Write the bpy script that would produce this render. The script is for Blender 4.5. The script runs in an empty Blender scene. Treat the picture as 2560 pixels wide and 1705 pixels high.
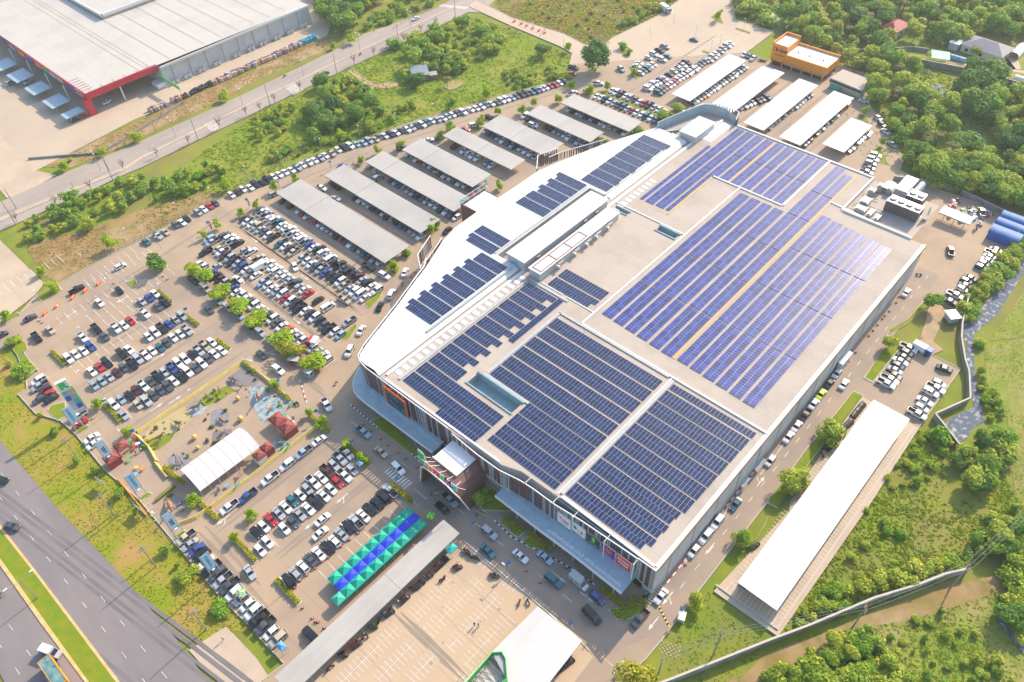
import bpy, math, random
from mathutils import Vector, Matrix, noise
PI=math.pi; rad=math.radians
RN=random.Random(11)
sc=bpy.context.scene
col=sc.collection
# ---------------------------------------------------------------- world, sun, camera
SUN_AZ=rad(2); SUN_EL=rad(34)
wd=bpy.data.worlds.new("World"); sc.world=wd; wd.use_nodes=True
nt=wd.node_tree; nt.nodes.clear()
sk=nt.nodes.new('ShaderNodeTexSky'); sk.sky_type='NISHITA'; sk.sun_disc=False
sk.sun_elevation=SUN_EL; sk.sun_rotation=rad(90)-SUN_AZ; sk.air_density=1.4; sk.dust_density=2.0; sk.ozone_density=3.0
bg=nt.nodes.new('ShaderNodeBackground'); bg.inputs[1].default_value=0.15
wo=nt.nodes.new('ShaderNodeOutputWorld')
nt.links.new(sk.outputs[0],bg.inputs[0]); nt.links.new(bg.outputs[0],wo.inputs[0])
sl=bpy.data.lights.new('sun','SUN'); sl.energy=3.5; sl.angle=rad(0.5); sl.color=(1.0,0.84,0.63)
so=bpy.data.objects.new('sun',sl); col.objects.link(so)
sd=Vector((math.cos(SUN_EL)*math.cos(SUN_AZ),math.cos(SUN_EL)*math.sin(SUN_AZ),math.sin(SUN_EL)))
so.rotation_euler=sd.to_track_quat('Z','Y').to_euler(); so.location=(150,100,300)
sc.view_settings.view_transform='Standard'; sc.view_settings.look='None'; sc.view_settings.exposure=0.82; sc.view_settings.gamma=1
cam=bpy.data.cameras.new('camera'); co=bpy.data.objects.new('camera',cam); col.objects.link(co); sc.camera=co
P_,RO,YA,H=0.81332304,-0.04734757,0.77298887,170.0
fw=Vector((math.cos(P_)*math.cos(YA),math.cos(P_)*math.sin(YA),-math.sin(P_)))
rt=Vector((math.sin(YA),-math.cos(YA),0)); up=rt.cross(fw)
r2=rt*math.cos(RO)+up*math.sin(RO); u2=up*math.cos(RO)-rt*math.sin(RO)
m=Matrix((r2,u2,-fw)).transposed().to_4x4(); m.translation=(0,0,H); co.matrix_world=m
cam.sensor_fit='HORIZONTAL'; cam.sensor_width=36; cam.lens=36*1910.86/2560; cam.clip_end=5000; cam.clip_start=1
sc.cycles.max_bounces=5; sc.cycles.diffuse_bounces=3; sc.cycles.glossy_bounces=2; sc.cycles.transmission_bounces=2; sc.cycles.transparent_max_bounces=4; sc.cycles.volume_bounces=0
# ---------------------------------------------------------------- materials
def mat(name,c,rough=.7,metal=0,c2=None,ns=.5,nd=4,lo=.35,hi=.65,bump=0,bs=5,coat=0,objc=False,isl=0,spec=.5,c3=None,ns3=.05,stretch=None,emit=0):
    m=bpy.data.materials.new(name); m.use_nodes=True; t=m.node_tree; N=t.nodes; L=t.links
    b=N['Principled BSDF']; b.inputs['Roughness'].default_value=rough; b.inputs['Metallic'].default_value=metal
    b.inputs['Specular IOR Level'].default_value=spec; b.inputs['Coat Weight'].default_value=coat
    out=None
    def rgb(c):
        n=N.new('ShaderNodeRGB'); n.outputs[0].default_value=(*c,1); return n.outputs[0]
    if objc:
        oi=N.new('ShaderNodeObjectInfo'); out=oi.outputs['Color']
    else: out=rgb(c)
    geo=None
    if c2 or c3 or bump:
        geo=N.new('ShaderNodeNewGeometry')
        pos=geo.outputs['Position']
        if stretch:
            mp=N.new('ShaderNodeMapping'); mp.inputs['Scale'].default_value=stretch; L.new(pos,mp.inputs[0]); pos=mp.outputs[0]
    def layer(out,cc,scale,lo,hi,det):
        n=N.new('ShaderNodeTexNoise'); n.inputs['Scale'].default_value=scale; n.inputs['Detail'].default_value=det; n.inputs['Roughness'].default_value=.62; L.new(pos,n.inputs[0])
        mr=N.new('ShaderNodeMapRange'); mr.inputs[1].default_value=lo; mr.inputs[2].default_value=hi; L.new(n.outputs[0],mr.inputs[0])
        mx=N.new('ShaderNodeMix'); mx.data_type='RGBA'; L.new(mr.outputs[0],mx.inputs[0]); L.new(out,mx.inputs[6]); L.new(rgb(cc),mx.inputs[7]); return mx.outputs[2]
    if c3: out=layer(out,c3,ns3,.42,.6,3)
    if c2: out=layer(out,c2,ns,lo,hi,nd)
    if isl:
        g=geo or N.new('ShaderNodeNewGeometry'); h=N.new('ShaderNodeHueSaturation'); 
        mr=N.new('ShaderNodeMapRange'); mr.inputs[3].default_value=1-isl; mr.inputs[4].default_value=1+isl; L.new(g.outputs['Random Per Island'],mr.inputs[0]); L.new(mr.outputs[0],h.inputs['Value'])
        L.new(out,h.inputs['Color']); out=h.outputs[0]
    L.new(out,b.inputs['Base Color'])
    if bump:
        n=N.new('ShaderNodeTexNoise'); n.inputs['Scale'].default_value=bs; n.inputs['Detail'].default_value=4; L.new(pos,n.inputs[0])
        bp=N.new('ShaderNodeBump'); bp.inputs['Strength'].default_value=1; bp.inputs['Distance'].default_value=bump; L.new(n.outputs[0],bp.inputs['Height']); L.new(bp.outputs[0],b.inputs['Normal'])
    return m
def ribbed(name,c,c2,per,axis,rough=.5,dirt=None,amt=.5,spec=.5):
    """sheet metal with ribs across one world axis plus worn patches"""
    m=mat(name,c,rough,0,dirt,.07,5,.45,.75,spec=spec); t=m.node_tree; N=t.nodes; L=t.links; b=N['Principled BSDF']
    src=b.inputs['Base Color'].links[0].from_socket
    g=N.new('ShaderNodeNewGeometry'); sp=N.new('ShaderNodeSeparateXYZ'); L.new(g.outputs['Position'],sp.inputs[0])
    mu=N.new('ShaderNodeMath'); mu.operation='MULTIPLY'; mu.inputs[1].default_value=1/per; L.new(sp.outputs[axis],mu.inputs[0])
    fr=N.new('ShaderNodeMath'); fr.operation='FRACT'; L.new(mu.outputs[0],fr.inputs[0])
    gt=N.new('ShaderNodeMath'); gt.operation='GREATER_THAN'; gt.inputs[1].default_value=.82; L.new(fr.outputs[0],gt.inputs[0])
    fl=N.new('ShaderNodeMath'); fl.operation='FLOOR'; L.new(mu.outputs[0],fl.inputs[0])
    wn=N.new('ShaderNodeTexWhiteNoise'); wn.noise_dimensions='1D'; L.new(fl.outputs[0],wn.inputs['W'])
    ml=N.new('ShaderNodeMath'); ml.operation='MULTIPLY'; ml.inputs[1].default_value=amt; L.new(gt.outputs[0],ml.inputs[0])
    mx=N.new('ShaderNodeMix'); mx.data_type='RGBA'; L.new(ml.outputs[0],mx.inputs[0]); L.new(src,mx.inputs[6]); mx.inputs[7].default_value=(*c2,1)
    hs=N.new('ShaderNodeHueSaturation'); mr=N.new('ShaderNodeMapRange'); mr.inputs[3].default_value=.975; mr.inputs[4].default_value=1.025; L.new(wn.outputs[0],mr.inputs[0]); L.new(mr.outputs[0],hs.inputs['Value']); L.new(mx.outputs[2],hs.inputs['Color'])
    L.new(hs.outputs[0],b.inputs['Base Color']); return m
M={}
def leafmat(name,c,c2):
    m=mat(name,c,.6,isl=.38,spec=.25); t=m.node_tree; N=t.nodes; L=t.links; b=N['Principled BSDF']
    src=b.inputs['Base Color'].links[0].from_socket; tonode=src.node
    oi=N.new('ShaderNodeObjectInfo'); mx=N.new('ShaderNodeMix'); mx.data_type='RGBA'; L.new(oi.outputs['Random'],mx.inputs[0]); mx.inputs[6].default_value=(*c,1); mx.inputs[7].default_value=(*c2,1)
    L.new(mx.outputs[2],tonode.inputs['Color'])
    tr=N.new('ShaderNodeBsdfTranslucent'); L.new(src,tr.inputs[0]); ms=N.new('ShaderNodeMixShader'); ms.inputs[0].default_value=.45
    L.new(b.outputs[0],ms.inputs[1]); L.new(tr.outputs[0],ms.inputs[2]); L.new(ms.outputs[0],N['Material Output'].inputs[0]); return m
# ---------------------------------------------------------------- mesh builder
class MB:
    def __init__(s): s.v=[]; s.f=[]; s.mi=[]
    def face(s,pts,mi=0):
        n=len(s.v); s.v+= [tuple(p) for p in pts]; s.f.append(tuple(range(n,n+len(pts)))); s.mi.append(mi)
    def idx(s,vs,fs,mi=0):
        n=len(s.v); s.v+=[tuple(p) for p in vs]
        for f in fs: s.f.append(tuple(i+n for i in f)); s.mi.append(mi)
    def box(s,x0,y0,z0,x1,y1,z1,mi=0,bottom=True):
        v=[(x0,y0,z0),(x1,y0,z0),(x1,y1,z0),(x0,y1,z0),(x0,y0,z1),(x1,y0,z1),(x1,y1,z1),(x0,y1,z1)]
        f=[(4,5,6,7),(0,1,5,4),(1,2,6,5),(2,3,7,6),(3,0,4,7)]
        if bottom: f.append((3,2,1,0))
        s.idx(v,f,mi)
    def obox(s,c,d,l,w,z0,z1,mi=0):
        """box centred at c=(x,y), long along direction angle d"""
        ca,sa=math.cos(d),math.sin(d); q=[]
        for a,b in((-l/2,-w/2),(l/2,-w/2),(l/2,w/2),(-l/2,w/2)): q.append((c[0]+a*ca-b*sa,c[1]+a*sa+b*ca))
        s.prism(q,z0,z1,mi)
    def bar(s,p,q,w,h,mi=0,z=None):
        """wall like bar between ground points p,q from z0.. (w thick, h=(z0,z1))"""
        d=math.atan2(q[1]-p[1],q[0]-p[0]); l=math.hypot(q[0]-p[0],q[1]-p[1])
        s.obox(((p[0]+q[0])/2,(p[1]+q[1])/2),d,l,w,h[0],h[1],mi)
    def prism(s,poly,z0,z1,mi=0,bottom=True,top=True):
        n=len(poly); a=sum(poly[i][0]*poly[(i+1)%n][1]-poly[(i+1)%n][0]*poly[i][1] for i in range(n))
        if a<0: poly=poly[::-1]
        v=[(x,y,z0) for x,y in poly]+[(x,y,z1) for x,y in poly]
        f=[(i,(i+1)%n,n+(i+1)%n,n+i) for i in range(n)]
        if top: f.append(tuple(range(n,2*n)))
        if bottom: f.append(tuple(range(n-1,-1,-1)))
        s.idx(v,f,mi)
    def tube(s,p,q,r,r2=None,n=6,mi=0,cap=True):
        p=Vector(p);q=Vector(q);r2=r if r2 is None else r2; d=q-p
        if d.length<1e-6: return
        a=d.orthogonal().normalized(); b=d.normalized().cross(a); v=[]
        for c,rr in((p,r),(q,r2)):
            for i in range(n):
                t=2*PI*i/n; v.append(c+(a*math.cos(t)+b*math.sin(t))*rr)
        f=[(i,(i+1)%n,n+(i+1)%n,n+i) for i in range(n)]
        if cap: f+= [tuple(range(n-1,-1,-1)),tuple(range(n,2*n))]
        s.idx(v,f,mi)
    def path(s,pts,rs,n=8,mi=0):
        """lofted round tube through points"""
        pts=[Vector(p) for p in pts]; v=[]; k=len(pts); prev=None
        for i,p in enumerate(pts):
            d=(pts[min(i+1,k-1)]-pts[max(i-1,0)]).normalized()
            a=Vector((0,0,1)).cross(d)
            if a.length<.05: a=Vector((1,0,0)) if prev is None else prev
            a.normalize(); prev=a; b=d.cross(a)
            r=rs[i]; ra,rb=(r if isinstance(r,tuple) else (r,r))
            for j in range(n):
                t=2*PI*j/n; v.append(p+a*math.cos(t)*ra+b*math.sin(t)*rb)
        f=[]
        for i in range(k-1):
            for j in range(n): f.append((i*n+j,i*n+(j+1)%n,(i+1)*n+(j+1)%n,(i+1)*n+j))
        f+=[tuple(range(n-1,-1,-1)),tuple(range((k-1)*n,k*n))]
        s.idx(v,f,mi)
    def blob(s,c,r,mi=0,n=8,m=5):
        v=[(c[0],c[1],c[2]-r[2])]; f=[]
        for i in range(1,m):
            t=PI*i/m
            for j in range(n):
                a=2*PI*j/n; v.append((c[0]+r[0]*math.sin(t)*math.cos(a),c[1]+r[1]*math.sin(t)*math.sin(a),c[2]-r[2]*math.cos(t)))
        v.append((c[0],c[1],c[2]+r[2])); e=len(v)-1
        for j in range(n): f.append((0,1+(j+1)%n,1+j))
        for i in range(m-2):
            for j in range(n): f.append((1+i*n+j,1+i*n+(j+1)%n,1+(i+1)*n+(j+1)%n,1+(i+1)*n+j))
        for j in range(n): f.append((e,1+(m-2)*n+j,1+(m-2)*n+(j+1)%n))
        s.idx(v,f,mi)
    def mesh(s,name,mats,smooth=False):
        me=bpy.data.meshes.new(name); me.from_pydata(s.v,[],s.f)
        for m in (mats if isinstance(mats,(list,tuple)) else [mats]): me.materials.append(m)
        me.polygons.foreach_set('material_index',s.mi)
        if smooth: me.polygons.foreach_set('use_smooth',[True]*len(s.f))
        me.update(); return me
    def obj(s,name,mats,parent=None,loc=None,smooth=False):
        return link(name,s.mesh(name,mats,smooth),parent,loc)
def link(name,me,parent=None,loc=None,rz=0,sca=None):
    o=bpy.data.objects.new(name,me); col.objects.link(o)
    if parent: o.parent=parent
    if loc: o.location=loc
    if rz: o.rotation_euler=(0,0,rz)
    if sca: o.scale=sca
    return o
def tag(o,label=None,cat=None,group=None,kind=None):
    if label: o['label']=label
    if cat: o['category']=cat
    if group: o['group']=group
    if kind: o['kind']=kind
    return o
def thing(name,label,cat,loc=(0,0,0),rz=0,group=None):
    o=link(name,None,None,loc,rz); o.empty_display_size=.1; return tag(o,label,cat,group)
def struct(name,mb,mats,kind='structure'):
    return tag(mb.obj(name,mats),kind=kind)
def dup(o,loc=None,rz=None,label=None,group=None,parent=None,sca=None):
    c=o.copy(); col.objects.link(c); c.parent=parent
    if loc is not None: c.location=loc
    if rz is not None: c.rotation_euler=(0,0,rz)
    if sca is not None: c.scale=sca
    if label: c['label']=label
    if group: c['group']=group
    for ch in o.children:
        dup(ch,parent=c)
    return c
ON1="first second third fourth fifth sixth seventh eighth ninth tenth eleventh twelfth thirteenth fourteenth fifteenth sixteenth seventeenth eighteenth nineteenth".split()
TN={2:('twentieth','twenty'),3:('thirtieth','thirty'),4:('fortieth','forty'),5:('fiftieth','fifty'),6:('sixtieth','sixty'),7:('seventieth','seventy'),8:('eightieth','eighty'),9:('ninetieth','ninety')}
def ordn(n):
    if n<20: return ON1[n-1]
    if n>=100: return 'hundred and '+ordn(n-100) if n>100 else 'hundredth'
    return TN[n//10][0] if n%10==0 else TN[n//10][1]+'-'+ON1[n%10-1]
def inpoly(x,y,p):
    r=False; n=len(p); j=n-1
    for i in range(n):
        if (p[i][1]>y)!=(p[j][1]>y) and x<(p[j][0]-p[i][0])*(y-p[i][1])/(p[j][1]-p[i][1])+p[i][0]: r=not r
        j=i
    return r
TXC={}
def text_mb(s,size,ext=.03,bold=0):
    k=(s,size,ext,bold)
    if k in TXC: return TXC[k].copy()
    cu=bpy.data.curves.new('t','FONT'); cu.body=s; cu.size=size; cu.extrude=ext; cu.offset=bold; cu.align_x='CENTER'; cu.align_y='CENTER'; cu.resolution_u=2
    o=bpy.data.objects.new('t',cu); col.objects.link(o); bpy.context.view_layer.update()
    me=bpy.data.meshes.new_from_object(o.evaluated_get(bpy.context.evaluated_depsgraph_get())); bpy.data.objects.remove(o); TXC[k]=me.copy(); return me
def text(s,size,matr,mt,name='lettering',parent=None,ext=.03,bold=0):
    me=text_mb(s,size,ext,bold); me.transform(matr); me.materials.clear(); me.materials.append(mt)
    return link(name,me,parent)
POLY={'pavement':[(7.9,242.6),(19.9,243.0),(26.4,246.9),(34.2,242.7),(34.5,247.3),(56.7,247.9),(69.9,247.3),(101.1,245.8),(112.6,244.2),(147.5,239.7),(185.0,229.4),(203.7,221.9),(226.1,213.4),(241.3,207.5),(251.1,201.7),(262.8,210.7),(271.9,216.5),(273.8,225.7),(275.6,258.4),(277.7,281.2),(278.7,291.7),(287.0,294.2),(283.0,265.1),(285.3,232.5),(282.6,218.2),(284.0,210.1),(281.7,202.4),(289.8,210.0),(296.0,211.4),(330.7,208.3),(352.2,210.3),(378.5,212.7),(386.9,201.7),(368.9,188.8),(349.9,175.8),(349.6,157.6),(349.6,154.7),(342.0,154.2),(327.3,153.8),(322.9,154.1),(321.8,141.9),(324.5,141.8),(336.9,122.9),(337.5,99.6),(318.9,92.6),(313.9,90.2),(307.7,84.1),(293.1,70.9),(283.4,62.4),(275.6,60.7),(274.6,55.3),(272.5,46.0),(274.4,22.4),(275.3,4.3),(264.3,13.7),(217.9,16.5),(212.0,25.6),(199.3,25.8),(191.7,28.2),(185.0,25.9),(169.9,25.6),(169.9,23.0),(191.3,22.7),(191.0,6.4),(161.8,6.9),(129.2,6.3),(86.9,6.7),(86.6,22.9),(117.0,20.2),(119.6,21.3),(142.5,22.5),(163.2,22.8),(163.7,25.6),(136.6,26.1),(115.9,25.6),(112.2,25.7),(81.1,25.7),(70.2,25.5),(63.6,25.7),(55.9,26.8),(51.1,26.1),(-2.2,85.9),(9.8,84.5),(9.5,94.8),(9.8,95.1),(9.0,106.9),(9.3,127.8),(9.8,147.4),(8.3,163.9),(8.7,181.1),(8.0,189.6),(4.4,197.3),(4.2,208.7),(6.9,208.7),(8.1,211.9),(12.3,212.9),(12.7,224.1),(14.3,224.5),(14.8,229.6),(14.5,230.5),(8.5,231.7),(1.8,231.8)],
'annex lot':[(28.4,298.7),(31.6,287.2),(31.6,251.1),(26.7,247.7),(13.4,243.6),(7.1,245.0)],
'highway near':[(-6.2,205.4),(-6.6,195.4),(-5.8,160.4),(-4.1,134.7),(-3.3,108.4),(-3.7,92.0),(-3.9,87.5),(-16.5,101.7),(-16.7,108.4),(-17.5,147.8),(-18.0,168.1),(-18.0,176.3)],
'highway far':[(-22.8,164.4),(-22.3,157.9),(-22.0,134.5),(-21.6,113.9),(-21.4,109.2),(-34.2,123.5),(-33.8,130.3),(-34.1,136.5)],
'median':[(-18.1,176.0),(-18.1,167.8),(-17.6,147.6),(-16.8,108.5),(-16.7,103.6),(-21.5,109.6),(-21.5,114.0),(-21.9,134.6),(-22.2,158.1),(-22.6,165.0)],
'back road':[(31.7,306.9),(26.3,293.4),(36.2,292.5),(68.9,290.7),(83.9,290.4),(89.2,289.7),(144.0,289.7),(200.1,289.2),(265.6,287.4),(273.6,287.5),(277.7,281.2),(293.1,286.4),(302.8,287.5),(288.3,306.1),(275.1,305.1),(262.3,304.2),(223.5,310.8),(201.3,308.8),(156.4,307.5),(127.2,307.5),(94.4,308.1),(69.2,310.5),(41.5,311.0),(33.7,311.9)],
'back median':[(29.0,300.1),(37.4,301.1),(59.6,298.0),(84.0,295.0),(93.2,297.0),(150.1,298.4),(209.3,298.8),(280.4,298.2),(280.2,297.2),(208.3,297.5),(149.2,297.1),(92.3,295.3),(82.8,292.9),(58.8,296.2),(36.3,298.4),(27.9,297.4)],
'warehouse yard':[(83.7,451.2),(54.4,375.7),(62.2,360.7),(60.2,321.4),(107.0,326.6),(119.1,324.7),(142.4,326.5),(171.8,329.9),(210.0,324.1),(221.9,334.8),(223.2,352.0),(238.3,370.7),(218.0,396.9),(114.5,530.5)],
'warehouse drive':[(46.8,344.9),(35.7,316.9),(44.9,319.1),(44.4,311.9),(48.1,309.6),(64.3,311.7),(60.8,320.7),(60.2,321.4),(62.2,360.7),(57.5,371.9)],
'scrub field':[(288.1,281.8),(282.0,264.3),(283.9,266.0),(286.2,233.3),(284.0,219.2),(286.6,206.8),(297.9,212.8),(331.8,209.0),(354.5,211.8),(376.4,215.4),(315.4,294.6),(301.0,289.8)],
'dry strip':[(36.2,275.9),(43.4,275.0),(53.6,268.7),(65.6,266.4),(83.0,262.3),(100.8,252.8),(100.6,246.5),(70.6,248.5),(57.3,249.1),(35.1,248.7),(33.4,255.8)],
'tan strip':[(63.0,322.6),(105.6,324.0),(119.1,324.7),(142.4,326.5),(166.7,322.5),(173.1,331.8),(210.0,324.1),(216.1,322.2),(204.9,311.6),(185.1,313.2),(160.5,313.6),(129.2,310.8),(95.7,310.5),(70.2,312.7)],
'grass lot':[(200.4,288.8),(237.7,290.8),(269.1,287.0),(273.8,258.7),(269.9,217.2),(262.8,210.7),(241.7,207.8),(225.1,216.1),(186.2,230.6),(159.7,235.0),(148.0,241.6),(102.3,247.7),(76.9,251.8),(81.8,272.4),(143.5,288.9)],
'verge':[(-6.5,204.6),(-6.6,195.4),(-5.8,160.4),(-3.3,108.4),(-2.3,103.6),(5.2,101.5),(9.6,95.0),(9.0,106.9),(9.3,127.8),(9.8,147.4),(8.3,163.9),(8.7,181.1),(4.4,197.3),(4.2,208.7),(6.9,208.7),(9.3,233.7),(4.6,232.0)],
'median kerb near':[(-18.0,176.3),(-17.9,168.3),(-17.4,147.7),(-16.7,108.4),(-16.6,103.4),(-17.2,104.7),(-17.3,109.0),(-17.9,147.4),(-18.5,167.0),(-18.7,174.6)],
'median kerb far':[(-22.3,165.6),(-21.9,158.8),(-21.6,135.2),(-21.3,113.6),(-21.2,109.6),(-22.0,110.5),(-21.9,114.2),(-22.5,135.0),(-22.7,156.7),(-23.1,163.8)],
'corner gravel':[(-2.8,103.3),(5.8,101.6),(6.1,98.5),(6.4,90.1),(5.6,82.2),(-2.1,84.1),(-2.3,92.5)],
'stream':[(264.6,4.5),(246.5,10.5),(231.0,10.3),(214.0,11.4),(209.3,12.6),(203.0,9.6),(203.4,9.1),(190.6,4.4),(184.1,0.8),(180.0,-1.6),(172.4,1.4),(167.2,2.3),(164.8,-2.7),(167.6,-4.2),(172.9,-4.2),(176.6,-5.7),(182.7,-2.4),(190.9,2.1),(204.7,7.7),(207.9,8.6),(221.5,6.3),(234.7,6.6),(245.5,6.7),(257.6,2.4)],
'upper stream':[(347.0,78.5),(337.8,69.3),(335.3,63.8),(327.4,62.5),(314.4,53.7),(315.2,48.9),(304.0,42.0),(296.8,35.0),(305.7,34.2),(310.9,39.6),(313.2,42.8),(319.1,46.6),(324.7,47.3),(315.4,49.8),(317.0,54.2),(327.9,59.2),(335.9,63.1),(344.7,67.9),(348.6,73.5)],
'lower stream':[(126.7,-26.2),(122.1,-27.5),(120.1,-31.2),(117.4,-35.9),(119.3,-35.3),(121.0,-31.1),(123.6,-27.7)],
'meadow':[(216.0,-2.8),(204.3,4.1),(190.0,-1.2),(183.8,-8.9),(164.8,-16.7),(153.6,-21.7),(160.5,-29.5),(230.8,-8.8),(237.5,4.1),(221.2,3.7),(207.7,4.1)],
'field track':[(63.1,13.7),(75.4,7.9),(82.4,6.7),(93.7,-0.3),(107.1,-6.8),(119.2,-14.2),(127.5,-19.6),(135.4,-25.4),(142.0,-32.8),(139.7,-33.5),(131.0,-26.8),(118.8,-19.2),(109.5,-13.2),(99.6,-5.1),(94.3,-3.9),(88.0,-0.7),(78.0,4.2),(69.5,7.1)],
'lower field':[(61.3,9.8),(82.4,6.7),(119.4,-14.1),(142.0,-32.8),(109.8,-44.6)],
'shed pad':[(86.6,22.9),(117.0,20.2),(119.6,21.3),(142.5,22.5),(163.2,22.8),(163.0,19.9),(162.9,6.7),(129.2,6.3),(86.9,6.7)],
'site dirt':[(212.6,24.2),(213.8,20.6),(211.8,18.5),(206.3,17.6),(197.0,16.6),(195.6,12.8),(191.1,14.8),(192.7,20.3),(197.2,19.2),(195.8,20.0),(205.6,22.0)],
'house yard':[(361.7,101.9),(358.8,90.6),(365.6,66.1),(368.0,46.4),(370.9,28.3),(411.1,39.8),(391.5,61.2),(370.8,87.1),(374.2,96.5)],
'house path':[(369.9,79.9),(373.5,68.9),(380.1,52.8),(383.5,36.1),(388.4,37.6),(381.8,53.8),(393.0,62.6),(398.0,59.6),(383.9,52.7),(379.2,57.0),(373.6,73.7),(372.9,81.1)],
'pond':[(211.2,241.0),(214.9,242.7),(219.2,242.2),(220.7,238.7),(218.8,236.2),(214.2,235.8),(210.7,237.0)],
'lot path':[(193.3,287.5),(196.0,285.9),(193.6,267.6),(199.0,264.1),(202.2,261.7),(198.5,258.3),(194.1,260.7),(191.3,265.7),(186.9,262.0),(185.9,264.6),(190.5,271.5)],
'green pond':[(367.8,177.4),(370.7,169.5),(369.3,165.1),(361.7,156.7),(356.5,155.6),(358.6,162.7),(361.1,167.4)],
'red path':[(430.2,110.0),(432.5,107.0),(419.4,103.0),(397.0,94.6),(399.5,97.1),(414.9,102.7)],
'grass wedge':[(342.6,153.4),(323.8,152.9),(322.2,143.0),(325.4,140.6),(339.7,143.5),(345.2,152.8)]}
ISL=[[(27.0,247.4),(34.5,247.3),(34.1,242.8),(26.8,242.4)],[(13.7,244.1),(19.4,244.3),(19.6,242.2),(12.9,242.3)],[(50.3,229.9),(53.1,229.1),(52.6,226.4),(50.2,225.0)],[(64.7,228.5),(63.8,226.0),(61.5,225.2),(59.8,228.1),(62.1,230.6)],[(15.2,229.0),(14.3,224.5),(12.3,224.7),(12.4,214.2),(8.4,213.5),(10.8,224.3),(11.3,233.6)],[(8.9,197.0),(12.2,195.0),(10.2,189.4),(7.4,189.7),(7.3,195.8)],[(9.1,182.5),(12.4,182.1),(12.7,180.6),(9.0,180.3)],[(96.0,159.8),(104.8,160.2),(102.0,158.3),(95.7,156.6)],[(80.5,153.4),(89.0,155.0),(88.3,153.6),(82.4,151.1)],[(119.8,167.6),(123.6,166.6),(119.4,165.0)],[(111.9,165.2),(116.5,164.5),(111.5,162.2)],[(131.0,170.7),(139.1,169.6),(139.2,168.6),(130.7,169.2)],[(248.3,185.9),(252.3,185.4),(252.1,149.7),(255.5,148.3),(255.2,145.9),(243.9,149.0),(244.5,151.0),(249.5,181.4)],[(264.3,202.2),(268.1,201.5),(268.0,197.6),(264.6,196.8),(262.9,199.8)],[(290.1,202.4),(289.2,194.7),(284.1,194.2),(284.1,196.0)],[(278.1,188.2),(273.4,177.8),(269.9,178.2)],[(345.6,187.2),(352.3,186.9),(342.1,177.8),(342.0,181.8)],[(342.2,170.9),(342.1,162.4),(340.5,162.1),(340.8,170.7)],[(312.3,170.9),(312.5,166.3),(310.5,166.2),(310.8,170.2)],[(300.8,89.8),(305.2,88.5),(299.6,83.4)],[(280.9,73.7),(286.7,73.3),(276.3,65.2),(275.7,68.8)],[(66.7,121.7),(70.2,120.1),(68.3,104.6),(67.3,102.6),(66.5,102.7),(66.1,117.3)],[(68.0,83.3),(73.2,80.8),(72.9,73.8),(71.3,72.4),(66.7,77.7),(66.8,81.7)],[(66.9,38.7),(70.1,35.8),(72.4,34.8),(73.1,32.5),(68.7,33.2),(66.2,35.7)],[(67.5,73.4),(68.4,69.6),(66.9,68.2),(67.0,72.6)],[(69.5,71.1),(69.7,67.6),(69.3,65.8),(66.8,66.2),(66.4,68.7)],[(66.9,65.2),(69.3,64.4),(69.4,60.3),(68.5,59.1),(66.4,62.9)],[(170.3,25.5),(170.1,23.1),(190.8,22.8),(188.8,26.3)],[(163.6,25.6),(163.9,23.0),(143.8,23.2),(136.2,23.4),(125.1,23.4),(115.7,23.0),(115.3,25.3),(116.2,25.8)],[(100.7,23.8),(103.9,23.3),(109.1,23.2),(112.1,23.5),(108.6,22.8),(102.4,22.4)],[(195.7,208.1),(198.0,204.0),(194.7,202.7),(192.7,206.4)],[(211.6,25.5),(212.1,23.3),(198.4,25.4),(191.7,27.5),(192.2,28.4),(200.6,25.7)],[(65.3,81.6),(66.7,77.6),(66.8,74.6),(65.7,76.9)],[(9.6,148.1),(12.9,147.9),(13.1,146.6),(10.2,146.4)],[(10.2,131.3),(12.9,131.1),(13.3,129.7),(10.8,129.7)],[(10.6,114.6),(13.7,114.1),(13.8,113.3),(10.2,113.4)],[(9.8,164.3),(11.7,164.3),(12.7,163.2),(9.7,163.4)]]
YHEDGE=[[(18.8,217.7),(19.0,208.5)],[(19.4,184.8),(19.4,175.2)],[(55.4,182.1),(55.6,175.8)],[(55.6,168.2),(55.5,161.4)],[(56.1,152.4),(55.8,144.6)],[(56.1,135.8),(56.2,127.0)],[(56.4,119.2),(56.4,110.3)],[(19.5,151.9),(20.0,142.8)],[(19.8,135.0),(20.0,129.5)],[(55.1,217.2),(55.1,208.7)],[(54.7,201.3),(55.2,192.4)],[(20.5,102.2),(20.4,93.3)],[(20.1,118.7),(20.0,109.9)],[(20.1,130.4),(20.1,126.5)],[(56.3,101.7),(56.3,93.2)]]
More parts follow.
